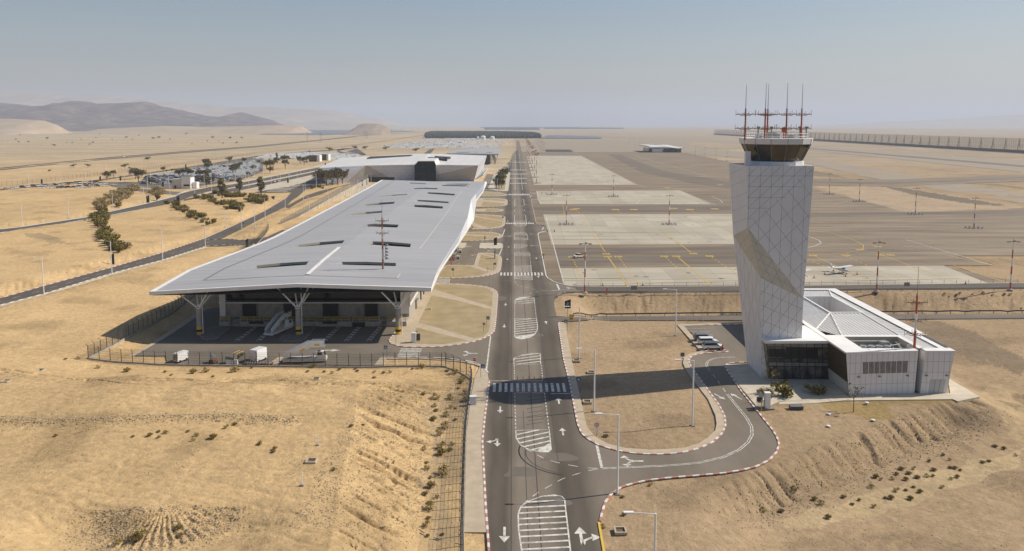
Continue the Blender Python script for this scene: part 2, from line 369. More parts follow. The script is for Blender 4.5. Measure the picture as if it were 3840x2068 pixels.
def mask(x, y, MK=MK):
    u = np.clip(x - GX0, 0, MK.shape[1] - 1.001); v = np.clip(y - GY0, 0, MK.shape[0] - 1.001)
    i = u.astype(int); j = v.astype(int); fx = u - i; fy = v - j
    r = (MK[j, i] * (1 - fx) + MK[j, i + 1] * fx) * (1 - fy) + (MK[j + 1, i] * (1 - fx) + MK[j + 1, i + 1] * fx) * fy
    return np.where((y > 1100), 1.0, r)
HC = G(620, 1900, 3.4)
def forms(x, y):
    """the land's own shape, without the roughness: plateau, banks, ditch"""
    wob = 1.6 * fbm(y / 9., x / 30., 3, 5)
    xt = -20.5 - 4.3 * (y - 88) / 32 + wob; xf = -10.8 - 1.2 * (y - 89) / 31 + .5 * wob
    k = np.clip((x - xf) / (xt - xf), 0, 1); k = k * .75 + .25 * k * k * (3 - 2 * k)
    pl = 3.5 * k * smoothstep(153, 130, y)
    # right hand bank below the tower's platform
    line = 101.8 + (x - 27.5) * .686 + 1.2 * fbm(x / 6., y / 40., 2, 8); d = (y - line) * .825
    low = -3.0 * smoothstep(.4, -4.6, d) * smoothstep(20, 34, x) * smoothstep(2.5, 10, np.hypot(x - 81, y - 136.5))
    rise = smoothstep(206, 190, y) * (1 - smoothstep(81, 93, x))
    dt = -4.0 * np.clip((226.5 - y) / 9.2, 0, 1) * (1 - rise) * smoothstep(13.5, 25, x)
    return pl + np.minimum(low, dt), k * smoothstep(150, 132, y), d, dt
rg0 = lambda v, t: smoothstep(t, .99, 1 - np.abs(2 * v - 1))
def height(x, y):
    x = np.asarray(x, float); y = np.asarray(y, float)
    f, k, d, dt = forms(x, y); m = mask(x, y)
    near = smoothstep(420, 200, y)
    rough = .55 * fbm(x / 16., y / 16., 3, 1) + .13 * fbm(x / 3.2, y / 3.2, 3, 2) * near + .07 * fbm(x / .8, y / .8, 2, 3) * smoothstep(190, 120, y)
    lw_ = smoothstep(-78, -95, x) * smoothstep(560, 470, y) * smoothstep(125, 150, y)
    if lw_.max() > 0:
        mw = np.clip((1 - mask(x, y, MKW)) * 1.25 - .12, 0, 1); rough += (1.4 * mw * mw * (3 - 2 * mw) + 1.3 * fbm(x / 45., y / 45., 2, 21) * mw) * lw_
        rough -= .5 * rg0(vn((x - .6 * y) / 3.5 + fbm(x / 6., y / 6., 2, 7), (y + .6 * x) / 26., 63), .8) * mw * (1 - mw) * 4 * lw_
    # gullies run straight down each bank
    ws = np.clip(k * (1 - k) * 4, 0, 1) * smoothstep(12, 0, np.abs(k - .5) * 20)
    q = y + .28 * x + 1.5 * fbm(x / 4., y / 4., 3, 31)
    rg = lambda v, t: smoothstep(t, .99, 1 - np.abs(2 * v - 1))
    g1 = 1.0 * rg(vn(q / 2.1, x / 16., 41), .84) * (vn(q / 5., x / 7., 42) > .3) + .35 * rg(vn(q / 1.1, x / 6., 44), .74)
    f = f - 1.0 * g1 * np.clip(k * (1.02 - k) * 5, 0, 1) * smoothstep(150, 140, y)
    t = x * .825 + y * .566 + 1.2 * fbm(x / 3., y / 3., 3, 33)
    wr = smoothstep(1.0, -.6, d) * smoothstep(-5.5, -3.2, d) * smoothstep(22, 34, x)
    g2 = rg(vn(t / 2.8, d / 14., 51), .86) * (vn(t / 9., d / 30., 52) > .35) + .4 * rg(vn(t / 1.4, d / 8., 54), .76)
    f = f - .8 * g2 * wr
    wb = np.clip((226 - y) / 2, 0, 1) * np.clip((y - 215) / 4, 0, 1) * smoothstep(16, 30, x)
    f = f - .5 * rg(vn((x + .5 * y) / 3.0 + fbm(x / 3., y / 3., 2, 7), y / 12., 61), .78) * wb
    # raked spoil heap in the left foreground
    hx, hy = x - HC.x, y - HC.y; rr = np.hypot(hx * .92, hy * 1.15); an = np.arctan2(hy, hx)
    fr = smoothstep(.15, -.35, np.sin(an)) * (rr < 20); w_ = smoothstep(1.2, 2.6, rr) * smoothstep(8.6, 7.2, rr) * fr
    f = f - 1.5 * smoothstep(1.6, 7.8, rr) * smoothstep(17, 9, rr) * fr + .13 * np.sin(an * 40 + 4 * fbm(x / 2., y / 2., 2, 71)) * w_ * (.35 + 1.1 * vn(x / .9, y / .9, 73))
    # stony ridge across the left foreground
    lx = 117.5 + 1.6 * np.sin(x / 9.) + (x + 70) * -.05
    f = f + .45 * np.exp(-((y - lx) / 1.3) ** 2) * smoothstep(-30, -38, x)
    h = f + (rough - .02) * (1 - m) - .14 * m * (y < 1100) - .16 * (y >= 1100)
    return h
def hz(x, y): return float(height(np.array([x]), np.array([y]))[0])
def Rt(px, py):
    z = 0.0
    for _ in range(14):
        p = G(px, py, z); z = .4 * z + .6 * hz(p.x, p.y)
    return Vector((p.x, p.y, hz(p.x, p.y)))
def resample(pts, step):
    out = [pts[0]]; acc = 0.0
    for a, b in zip(pts, pts[1:]):
        l = (b - a).length
        if l < 1e-6: continue
        t = step - acc
        while t < l - 1e-6: out.append(a + (b - a) * (t / l)); t += step
        acc = (l - (t - step))
    if (out[-1] - pts[-1]).length > .05: out.append(pts[-1])
    return out
TINT = []          # (world polygon, colour, strength)
def tint(px, c, s=.8, z=0): TINT.append(([(p.x, p.y) for p in GL(px, z)], c, s))
tint([(2616, 1166), (2645, 1150), (2700, 1138), (2790, 1132), (2795, 1182), (2700, 1180)], (.11, .088, .058), .95, -1)
tint([(2560, 1140), (2616, 1120), (2560, 1182), (2616, 1184), (2680, 1181), (2630, 1165)], (.21, .165, .11), .6, -1)
tint(S([(1160, 690), (1290, 690), (1500, 690), (1900, 680), (2300, 690), (2290, 710), (1760, 720), (1730, 790), (1640, 860), (1560, 830), (1290, 760)], .46856, 2500, 1180), (.30, .215, .085), .75)
tint(S([(1400, 830), (1560, 790), (1760, 830), (2130, 960), (2561, 1170), (2561, 1380), (2250, 1290), (1840, 1160), (1560, 1000)], .37486, 2880, 900), (.20, .155, .105), .75, -4)
tint([(3560, 1480), (3700, 1400), (3840, 1440), (3900, 1700), (3800, 1640), (3700, 1560)], (.44, .33, .19), .6, -2)
tint([(2940, 1905), (3250, 1830), (3480, 1740), (3690, 1690), (3840, 1660), (3840, 1730), (3600, 1790), (3380, 1870), (3120, 1930), (2990, 1960)], (.47, .36, .205), .6, -2)
tint([(1560, 1560), (1700, 1440), (1745, 1470), (1700, 1700), (1690, 2068), (1590, 2068), (1590, 1800), (1650, 1660)], (.40, .30, .18), .55)
tint([(3052, 696), (3380, 702), (3840, 776), (3840, 780), (3400, 798), (3200, 742)], (.42, .32, .22), .8)
tint([(3300, 700), (3400, 706), (3560, 735), (3760, 766), (3770, 771), (3660, 768), (3460, 738)], (.17, .14, .105), .9)
tint([(3050, 640), (3130, 655), (3180, 668), (3050, 660)], (.2, .165, .12), .8)
tint([(3650, 690), (3760, 700), (3840, 712), (3840, 704), (3750, 692)], (.2, .165, .12), .7)
def track(px, z=3.4):
    P = resample(GL(px, z), 1.5)
    for o in (-.95, .95):
        q = []
        for i, p in enumerate(P):
            t = P[min(i + 1, len(P) - 1)] - P[max(i - 1, 0)]; t.normalize(); q.append((p, Vector((-t.y, t.x, 0))))
        TINT.append(([(p.x + n.x * (o + .2), p.y + n.y * (o + .2)) for p, n in q] + [(p.x + n.x * (o - .2), p.y + n.y * (o - .2)) for p, n in q[::-1]], (.40, .285, .155), .45))
track([(0, 1470), (500, 1452), (900, 1470), (1150, 1520), (1220, 1640), (1150, 1800), (1120, 2068)]); track([(40, 1500), (400, 1490), (800, 1500), (1080, 1580), (1120, 1700), (1060, 1880), (1000, 2068)]); track([(0, 1760), (300, 1740), (650, 1760), (900, 1800), (1050, 1950)])
track([(3160, 2068), (3300, 1990), (3500, 1930), (3840, 1860)], -2.5); track([(2900, 2068), (3200, 1960), (3450, 1890), (3840, 1800)], -2.5); track([(3700, 1330), (3780, 1500), (3800, 1620), (3700, 1760)], -3)
tint([(90, 895), (160, 890), (230, 915), (270, 930), (180, 925)], (.30, .235, .14), .7)
ys = np.concatenate([np.exp(np.linspace(math.log(44), math.log(165), 430))[:-1], np.exp(np.linspace(math.log(165), math.log(30000), 640))]); us = np.linspace(-.86, .86, 900); NXC, NYR = len(us), len(ys)
tx = (us[None, :] * ys[:, None]); ty = np.repeat(ys[:, None], NXC, 1)
tz = height(tx, ty); tz[ty > 3000] = -.2
fx_, fy_ = tx.ravel(), ty.ravel()
f_, kk, dd, dtt = forms(fx_, fy_)
big = fbm(fx_ / 38, fy_ / 38, 4, 90); mid = fbm(fx_ / 7, fy_ / 7, 3, 91)
rw = smoothstep(-2, 12, fx_)                         # browner ground east of the road
cl = np.array([.55, .385, .198]); crr = np.array([.375, .272, .165])
colr = cl[None] * (1 - rw[:, None]) + crr[None] * rw[:, None]
far = smoothstep(450, 1400, fy_)[:, None]
fc = np.array([.435, .345, .225]) * (1 - rw[:, None]) + np.array([.37, .295, .205]) * rw[:, None]
colr = colr * (1 - far) + fc * far
colr *= (1 + .30 * big + .22 * mid)[:, None]
st = fbm(fx_ / 240 + .3 * big, fy_ / 70, 4, 95); colr *= (1 + .42 * st * far[:, 0])[:, None]
stony = smoothstep(.06, .26, fbm(fx_ / 9, fy_ / 9, 4, 97) + .5 * kk * (1 - kk))
colr = colr * (1 - .22 * stony * (1 - far[:, 0]))[:, None]
rail = np.abs(dd + 2) < 3.5
colr[rail & (fx_ > 26) & (fy_ < 150)] *= .93
for poly, c, s_ in TINT:
    k = inpoly(fx_ + 1.6 * mid * 4, fy_ + 4 * fbm(fx_ / 5, fy_ / 5, 2, 99), poly) * s_
    colr = colr * (1 - k[:, None]) + np.array(c)[None] * (1 + .3 * mid[:, None]) * k[:, None]
me = bpy.data.meshes.new('ground')
nv = NXC * NYR
me.vertices.add(nv); me.vertices.foreach_set('co', np.stack([fx_, fy_, tz.ravel()], 1).ravel().astype(np.float32))
ii = (np.arange(NYR - 1)[:, None] * NXC + np.arange(NXC - 1)[None]).ravel()
fa = np.stack([ii, ii + 1, ii + NXC + 1, ii + NXC], 1).ravel()
me.loops.add(len(fa)); me.loops.foreach_set('vertex_index', fa.astype(np.int32))
me.polygons.add(len(ii)); me.polygons.foreach_set('loop_start', (np.arange(len(ii)) * 4).astype(np.int32))
me.polygons.foreach_set('use_smooth', np.ones(len(ii), bool))
ca = me.attributes.new('Col', 'FLOAT_COLOR', 'POINT')
ca.data.foreach_set('color', np.concatenate([np.clip(colr, .02, .9), np.ones((nv, 1))], 1).ravel().astype(np.float32))
sa = me.attributes.new('stony', 'FLOAT', 'POINT'); sa.data.foreach_set('value', stony.astype(np.float32))
me.update(); me.validate()
def groundmat():
    m, t, p = nodes('ground'); N = t.nodes.new; L = t.links.new
    a = N('ShaderNodeAttribute'); a.attribute_name = 'Col'; b = N('ShaderNodeAttribute'); b.attribute_name = 'stony'
    g = N('ShaderNodeNewGeometry'); P = g.outputs['Position']
    n1 = N('ShaderNodeTexNoise'); n1.inputs['Scale'].default_value = .8; n1.inputs['Detail'].default_value = 10; n1.inputs['Roughness'].default_value = .68; L(P, n1.inputs['Vector'])
    m1 = N('ShaderNodeMapRange'); m1.inputs[1].default_value = .3; m1.inputs[2].default_value = .7; m1.inputs[3].default_value = .78; m1.inputs[4].default_value = 1.18; L(n1.outputs[0], m1.inputs[0])
    v = N('ShaderNodeTexVoronoi'); v.inputs['Scale'].default_value = 2.6; L(P, v.inputs['Vector'])           # scattered stones
    lt = N('ShaderNodeMapRange'); lt.inputs[1].default_value = .10; lt.inputs[2].default_value = .24; lt.inputs[3].default_value = 1; lt.inputs[4].default_value = 0; L(v.outputs['Distance'], lt.inputs[0])
    sep = N('ShaderNodeSeparateColor'); L(v.outputs['Color'], sep.inputs[0])
    th = N('ShaderNodeMath'); th.operation = 'MULTIPLY_ADD'; th.inputs[1].default_value = .32; th.inputs[2].default_value = .07; L(b.outputs['Fac'], th.inputs[0])
    ls = N('ShaderNodeMath'); ls.operation = 'LESS_THAN'; L(sep.outputs[0], ls.inputs[0]); L(th.outputs[0], ls.inputs[1])
    sm = N('ShaderNodeMath'); sm.operation = 'MULTIPLY'; L(ls.outputs[0], sm.inputs[0]); L(lt.outputs[0], sm.inputs[1])
    sv = N('ShaderNodeMapRange'); sv.inputs[3].default_value = .55; sv.inputs[4].default_value = 1.25; L(sep.outputs[1], sv.inputs[0])
    mxf = N('ShaderNodeMix'); mxf.data_type = 'FLOAT'; L(sm.outputs[0], mxf.inputs[0]); L(m1.outputs[0], mxf.inputs[2]); L(sv.outputs[0], mxf.inputs[3])
    n3 = N('ShaderNodeTexNoise'); n3.inputs['Scale'].default_value = 5.5; n3.inputs['Detail'].default_value = 3; n3.inputs['Roughness'].default_value = .7; L(P, n3.inputs['Vector'])
    m3 = N('ShaderNodeMapRange'); m3.inputs[1].default_value = .3; m3.inputs[2].default_value = .7; m3.inputs[3].default_value = .84; m3.inputs[4].default_value = 1.15; L(n3.outputs[0], m3.inputs[0])
    mz = N('ShaderNodeMath'); mz.operation = 'MULTIPLY'; L(mxf.outputs[0], mz.inputs[0]); L(m3.outputs[0], mz.inputs[1])
    mv = N('ShaderNodeVectorMath'); mv.operation = 'SCALE'; L(a.outputs['Color'], mv.inputs[0]); L(mz.outputs[0], mv.inputs['Scale'])
    L(mv.outputs[0], p.inputs['Base Color']); p.inputs['Roughness'].default_value = .95; p.inputs['Specular IOR Level'].default_value = .1
    n2 = N('ShaderNodeTexNoise'); n2.inputs['Scale'].default_value = 1.1; n2.inputs['Detail'].default_value = 9; n2.inputs['Roughness'].default_value = .65; L(P, n2.inputs['Vector'])
    bp = N('ShaderNodeBump'); bp.inputs['Distance'].default_value = .27; bp.inputs['Strength'].default_value = .85; L(n2.outputs[0], bp.inputs['Height'])
    bp2 = N('ShaderNodeBump'); bp2.inputs['Distance'].default_value = .14; bp2.inputs['Strength'].default_value = 1; L(sm.outputs[0], bp2.inputs['Height']); L(bp.outputs[0], bp2.inputs['Normal'])
    L(bp2.outputs[0], p.inputs['Normal']); M['ground'] = m
groundmat(); me.materials.append(M['ground'])
go = bpy.data.objects.new('ground', me); COL.objects.link(go); struct(go)

# ------------------------------------------------------------------ sheets
def sheet(name, poly, z, m, holes=None):
    b = MB(); b.prism(poly, None, z, 0); return struct(b.build(name, m))
sheet('main_road', main, .03, 'asphalt_main')
YD = [(p.x, p.y) for p in GL([(1455, 1341.5), (1425, 1341.5), (1402, 1371.5), (627, 1365.5), (620, 1336), (501, 1334.5), (740, 1183), (773, 1162)])] + [(-71, 208), (-25, 208)] + [(p.x, p.y) for p in GL([(1500, 1210), (1458, 1278), (1480, 1297)])]
sheet('loading_yard', YD, .036, 'asphalt_yard')
for n_, q in (('access_road', road1), ('ramp_road', road1b), ('spur_road', spur), ('approach_road', road2), ('approach_road', road3), ('forecourt', forec), ('car_park_ground', lotA), ('car_park_lane', lotA2), ('perimeter_road', perimroad), ('loop_road', loop), ('link_road', lane4)):
    sheet(n_, q, .03 + .004 * (n_ in ('forecourt', 'ramp_road')) + .008 * (n_ == 'spur_road'), 'asphalt' if 'car_park' not in n_ else 'asphalt_yard')
sheet('apron', apron, .026, 'asphalt_apron'); sheet('runway', runway, .05, 'asphalt_old'); sheet('taxiway', taxi2, .04, 'asphalt_old'); sheet('taxiway', taxi1, .045, 'asphalt_apron'); sheet('old_apron', oldpad, .02, 'asphalt_old')
pads = [[(1974, 584.5), (2178.7, 585.5), (2386.7, 694), (2003.7, 694)], [(2010.7, 716.7), (2548, 715), (2669.7, 767), (2025, 766.6)], [(2037, 805), (2745, 803), (2790, 916), (2069, 918.5)], [(2097, 1006.6), (3000, 1000.5), (3538, 997.5), (3708.5, 1065), (2115, 1071.5)]]
def padmat():
    m, t, p = nodes('slabs'); N = t.nodes.new; L = t.links.new
    g = N('ShaderNodeNewGeometry'); P = g.outputs['Position']
    b = N('ShaderNodeTexBrick'); b.offset = 0; b.inputs['Scale'].default_value = 1; b.inputs['Brick Width'].default_value = 7.5; b.inputs['Row Height'].default_value = 22; b.inputs['Mortar Size'].default_value = .05; b.inputs['Bias'].default_value = 0
    b.inputs['Color1'].default_value = (.47, .42, .325, 1); b.inputs['Color2'].default_value = (.395, .35, .265, 1); b.inputs['Mortar'].default_value = (.23, .2, .155, 1)
    mp = N('ShaderNodeMapping'); mp.inputs['Rotation'].default_value = (0, 0, R(1.2)); L(P, mp.inputs[0]); L(mp.outputs[0], b.inputs['Vector'])
    n = N('ShaderNodeTexNoise'); n.inputs['Scale'].default_value = .07; n.inputs['Detail'].default_value = 8; n.inputs['Roughness'].default_value = .65
    m2 = N('ShaderNodeMapping'); m2.inputs['Scale'].default_value = (.35, 1, 1); L(P, m2.inputs[0]); L(m2.outputs[0], n.inputs['Vector'])
    mr = N('ShaderNodeMapRange'); mr.inputs[1].default_value = .3; mr.inputs[2].default_value = .7; mr.inputs[3].default_value = .78; mr.inputs[4].default_value = 1.12; L(n.outputs[0], mr.inputs[0])
    mv = N('ShaderNodeVectorMath'); mv.operation = 'SCALE'; L(b.outputs[0], mv.inputs[0]); L(mr.outputs[0], mv.inputs['Scale']); L(mv.outputs[0], p.inputs['Base Color']); p.inputs['Roughness'].default_value = .85
    M['slabs'] = m
padmat()
def px2(q, z=0): return [(p.x, p.y) for p in GL(q, z)]
for q in pads: sheet('concrete_stand', [(p.x, p.y) for p in GL(q)], .032, 'slabs')
def px2(q, z=0): return [(p.x, p.y) for p in GL(q, z)]
sheet('dark_patch', px2([(2043, 561.5), (2140, 561.5), (2152, 571), (2047, 571)]), .05, 'asphalt_dark')
sheet('tyre_marks', px2([(1995, 775), (2740, 770), (2740, 796), (2010, 798)]), .031, 'asphalt_stain')
sheet('tyre_marks', px2([(2080, 930), (2780, 925), (2800, 990), (2100, 1000)]), .031, 'asphalt_stain')
sheet('tyre_marks', px2([(2280, 580), (2330, 583), (2480, 640), (2740, 685), (2760, 712), (2600, 690), (2400, 645)]), .033, 'asphalt_stain')
sheet('tyre_marks', px2([(3020, 800), (3840, 790), (3840, 804), (3020, 815)]), .031, 'asphalt_stain')
sheet('tyre_marks', px2([(3030, 555), (3840, 621), (3840, 628), (3030, 559)]), .056, 'asphalt_stain')
sheet('tyre_marks', px2([(3040, 680), (3350, 685), (3840, 665), (3840, 671), (3350, 692), (3040, 686)]), .051, 'asphalt_stain')
bs = MB(); rs_ = random.Random(3)
for q, n in ((pads[0], 26), (pads[1], 30), (pads[2], 34), (pads[3], 40), ([(2100, 930), (2780, 930), (2780, 990), (2100, 990)], 20), ([(3030, 830), (3800, 830), (3500, 960), (3030, 960)], 40)):
    for _ in range(n):
        x = rs_.uniform(q[0][0] + 20, q[2][0] - 30); y = rs_.uniform(min(p[1] for p in q) + 1, max(p[1] for p in q) - 1); p = G(x, y)
        if not inpoly(np.array([p.x]), np.array([p.y]), px2(q))[0]: continue
        k = rs_.random(); l_, w_ = (rs_.uniform(.4, 1.3), rs_.uniform(.3, .9)) if k < .45 else (rs_.uniform(8, 38), rs_.uniform(.12, .4)); an = rs_.uniform(-.12, .12)
        bs.prism([(p.x + l_ * math.cos(t) * math.cos(an), p.y + l_ * math.cos(t) * math.sin(an) + w_ * math.sin(t)) for t in np.linspace(0, 5.8, 12)], None, .0335)
struct(bs.build('apron_stains', 'asphalt_stain'))
sheet('apron_road', px2([(2172, 1094.7), (2144.7, 1076.5), (2300, 1078), (3000, 1074), (3840, 1063.5), (3990, 1061), (3990, 1079), (3817, 1083), (2600, 1094)]), .034, 'asphalt')
# service road in the ditch, draped over the land
def drape(px, z, nseg, half, name, m):
    b = MB(); P = []
    for (x0, y0), (x1, y1) in zip(px, px[1:]):
        for k in range(nseg): P.append((x0 + (x1 - x0) * k / nseg, y0 + (y1 - y0) * k / nseg))
    P.append(px[-1]); W_ = []
    for x, y in P:
        p = Rt(x, y); W_.append(p)
    for i, p in enumerate(W_):
        pass
    v = []
    for p in W_: v += [Vector((p.x, p.y - half, hz(p.x, p.y - half) + z)), Vector((p.x, p.y, hz(p.x, p.y) + z)), Vector((p.x, p.y + half, hz(p.x, p.y + half) + z))]
    n = len(W_)
    b.add(v, [f for i in range(n - 1) for f in ((3 * i, 3 * i + 3, 3 * i + 4, 3 * i + 1), (3 * i + 1, 3 * i + 4, 3 * i + 5, 3 * i + 2))])
    return struct(b.build(name, m))
drape([(2075, 1199), (2200, 1198), (2400, 1197), (2800, 1195), (3300, 1192), (3880, 1188)], .19, 10, 2.6, 'service_road', 'asphalt_yard')

# ------------------------------------------------------------------ kerbs and verges
mat('verge', (.37, .285, .165), (.285, .225, .115), .25, .95, .06, 2.5)
def kerb(px, cols=('kerb_red', 'kerb_white'), step=1.0, w_=.28, h=.15, z=.0, world=False):
    P = resample([Vector(p) for p in px] if world else GL(px), step); b = MB(); n = len(P); Lf = []; Rg = []
    for i in range(n):
        d = P[min(i + 1, n - 1)] - P[max(i - 1, 0)]; d.z = 0; d.normalize(); q = Vector((-d.y, d.x, 0)) * w_ / 2
        Lf.append(P[i] + q); Rg.append(P[i] - q)
    for i in range(n - 1):
        u = Vector((0, 0, z)); t = Vector((0, 0, z + h))
        b.hexa([Lf[i] + u, Rg[i] + u, Rg[i + 1] + u, Lf[i + 1] + u], [Lf[i] + t, Rg[i] + t, Rg[i + 1] + t, Lf[i + 1] + t], i % len(cols))
    return struct(b.build('kerb', list(cols)))
RW = ('kerb_red', 'kerb_white'); PW = ('kerb_grey',); WB = ('kerb_white', 'kerb_dark')
kerb(KERB_W[:8][::-1], RW, 1.0)
kerb(KERB_W[8:], ('kerb_white', 'kerb_white', 'kerb_grey'), 1.2)
kerb([(2103, 1209), (2093.8, 1216), (2097.7, 1241.7), (2113, 1345.5), (2136.4, 1438.7), (2165.9, 1592), (2180.6, 1627.4), (2207, 1651), (2248.4, 1673.4), (2307.4, 1691), (2378, 1703), (2454.8, 1707), (2525.6, 1704), (2570, 1697.8), (2621.8, 1683.7), (2673.4, 1660.3), (2706, 1629.8), (2721, 1597), (2717.9, 1564), (2696.8, 1522), (2659, 1470.5), (2621.8, 1419), (2593.7, 1381.5), (2582, 1355.7), (2586.7, 1344), (2598.4, 1334.6), (2635.9, 1326), (2687, 1323), (2725, 1321.5), (2732, 1318), (2725, 1315), (2645, 1318)], RW)
kerb([(2251, 1957.6), (2257, 1928), (2269, 1887), (2289.7, 1857.4), (2325, 1831), (2360.5, 1819), (2425, 1804), (2525.6, 1792.5), (2593.7, 1787.7), (2710.9, 1777.4), (2781, 1765.7), (2837.4, 1751.6), (2884, 1728), (2912.3, 1697.8), (2921.7, 1667.3), (2914.7, 1643.9), (2898.3, 1615.8), (2849, 1554.8), (2781, 1470.5), (2753, 1428.3), (2729.6, 1395.5), (2719.3, 1376.8), (2725, 1367.4), (2739, 1362.7), (2799.9, 1360.4)], RW)
kerb([(2245.5, 1962), (2268, 2090)], ('kerb_yellow',)); kerb([(2645, 1220.8), (2790, 1217.8)], RW)
kerb([(1995.6, 748), (1992.5, 752), (1993, 760.5), (2010, 836.7), (2016, 843), (2049.5, 848.6)], ('kerb_red', 'kerb_white', 'kerb_grey'), 1.5)
kerb([(2048.5, 868), (2030, 871), (2020, 875), (2017, 880), (2044.5, 1021.7), (2047.5, 1036), (2052.5, 1044), (2080, 1060), (2113.7, 1070), (2144.7, 1075.6), (2300, 1077.5), (2700, 1075.5), (3000, 1073), (3400, 1068.5), (3840, 1062.5)], ('kerb_white',), 2.5)
def island(px, cols=RW, step=1.0, m='paving', inner=None, im='verge', h=.13):
    P = GL(px); b = MB(); b.prism([(p.x, p.y) for p in P], .02, h); struct(b.build('verge', m))
    kerb(px + [px[0]], cols, step)
    if inner:
        for q in inner:
            b = MB(); b.prism([(p.x, p.y) for p in GL(q)], None, h + .02); struct(b.build('verge', im))
IA = [(1458.9, 1277), (1465, 1290), (1495.5, 1300), (1533, 1304), (1584, 1303.7), (1636, 1303.4), (1672, 1300), (1713.6, 1295), (1765.5, 1285.8), (1804.4, 1274), (1838, 1258.5), (1853.7, 1241.7), (1857.6, 1215.7), (1861.5, 1176.8), (1866.7, 1106.7), (1861.5, 1093.7), (1848.5, 1084.7), (1827.8, 1078), (1791, 1072.5), (1726.6, 1066.5), (1636, 1065), (1575, 1066), (1540, 1072), (1505, 1222)]
k4 = lambda q: S(q, .25954, 1480, 1060)
island(IA, RW, 1.0, 'paving', [k4([(345, 585), (535, 195), (920, 270), (1400, 400), (1375, 640), (1355, 720), (1290, 790), (1150, 815), (600, 650)]), k4([(560, 100), (600, 35), (900, 40), (1180, 60), (1330, 85), (1420, 150), (1405, 355), (1080, 260)]), k4([(310, 890), (250, 880), (320, 660), (620, 740), (1060, 845), (700, 900)])])
k3 = lambda q: S(q, .20186, 1560, 840)
island([(1634.7, 1044.9), (1701, 1045), (1761.9, 1042.9), (1806, 1038.8), (1842.6, 1031.8), (1866.8, 1022.7), (1875.9, 1013.6), (1878.9, 997.5), (1881, 973), (1877, 963), (1862.8, 956), (1846.6, 951), (1822.4, 949.6), (1798, 950.6), (1792, 954), (1779, 997.5), (1679, 995.4), (1655, 1010)], RW, 1.0, 'paving',
       [k3([(400, 1000), (560, 790), (950, 785), (1330, 905), (1180, 975), (700, 1000)]), k3([(1150, 790), (1210, 580), (1530, 650), (1490, 850), (1400, 880)]), k3([(1260, 560), (1420, 570), (1520, 620), (1530, 640)])])
island([(1802, 912.9), (1877, 913), (1885, 917.7), (1885, 929), (1881, 934), (1800, 933.5), (1797, 930)], WB, 1.2, 'paving_pale')
island([(1720, 912), (1745, 912), (1749, 913.5), (1746, 926), (1738, 932), (1716, 933)], WB, 1.2, 'paving_pale')
island([(1740, 872), (1812, 870.7), (1852.7, 873), (1874.9, 879), (1885, 885), (1885, 888), (1875, 893), (1852.7, 898.5), (1812, 903), (1762, 905), (1720, 905)], RW, 1.2, 'paving',
       [k3([(940, 165), (1250, 165), (1440, 180), (1540, 205), (1540, 235), (900, 195)]), k3([(850, 310), (870, 225), (1480, 245), (1430, 280), (1240, 300), (1000, 312)])])
k2 = lambda q: S(q, .1586, 1680, 640)
island([(1775, 805), (1822.7, 805.7), (1862, 808.4), (1886, 811), (1894, 815), (1894, 838), (1891, 846), (1880, 852.5), (1862, 856.5), (1830.7, 859.7), (1770, 862)], RW, 1.2, 'paving',
       [k2([(640, 1060), (900, 1065), (1150, 1080), (1290, 1100), (1290, 1195), (640, 1075)]), k2([(600, 1240), (620, 1100), (1290, 1215), (1280, 1290), (1200, 1330), (960, 1365)]), k2([(520, 1300), (760, 1370), (520, 1380)])])
island([(1786, 795), (1846.5, 797), (1870, 794.6), (1886, 790.7), (1889, 788.8), (1883, 786.7), (1862, 784), (1838.6, 782.7), (1786, 785)], RW, 1.2, 'paving', [k2([(880, 985), (900, 912), (1140, 920), (1250, 935), (1240, 955), (1040, 985)])])
island([(1780, 777), (1822.7, 777.7), (1846.5, 776.7), (1878, 774), (1897, 771), (1902, 768.5), (1902.8, 752.6), (1899, 749.4), (1878, 746), (1854.5, 744.7), (1786, 744)], RW, 1.5, 'paving', [k2([(790, 855), (830, 740), (1340, 785), (1330, 820), (1200, 845), (1000, 858)]), k2([(840, 700), (850, 670), (1090, 672), (1350, 700), (1350, 730)])])
island([(1795, 738), (1854.5, 737.5), (1883, 736), (1900.5, 733.6), (1902.8, 731.7), (1897, 728.8), (1878, 724), (1846.5, 721), (1805, 719)], ('kerb_white', 'kerb_grey'), 1.5, 'paving', [k2([(760, 605), (790, 515), (1050, 520), (1280, 545), (1350, 565), (1340, 585), (1080, 608)])])
island([(1830.7, 706.6), (1832, 709.8), (1854.5, 715), (1886, 717.7), (1905, 717.7), (1909, 690), (1913, 648), (1888, 648), (1853, 656)], ('kerb_white', 'kerb_grey'), 1.5, 'paving_pale', [k2([(1110, 440), (1130, 120), (1400, 60), (1340, 460), (1200, 470)])])
for q in ([(1800, 643), (1895, 640), (1905, 637), (1890, 634), (1805, 634)], [(1800, 628), (1900, 625), (1908, 621), (1895, 618), (1808, 617)], [(1805, 611), (1905, 609), (1912, 606), (1900, 603), (1812, 602)], [(1815, 597), (1908, 595), (1916, 590), (1905, 587), (1818, 588)]):
    island(q, ('kerb_white', 'kerb_grey'), 2, 'paving')
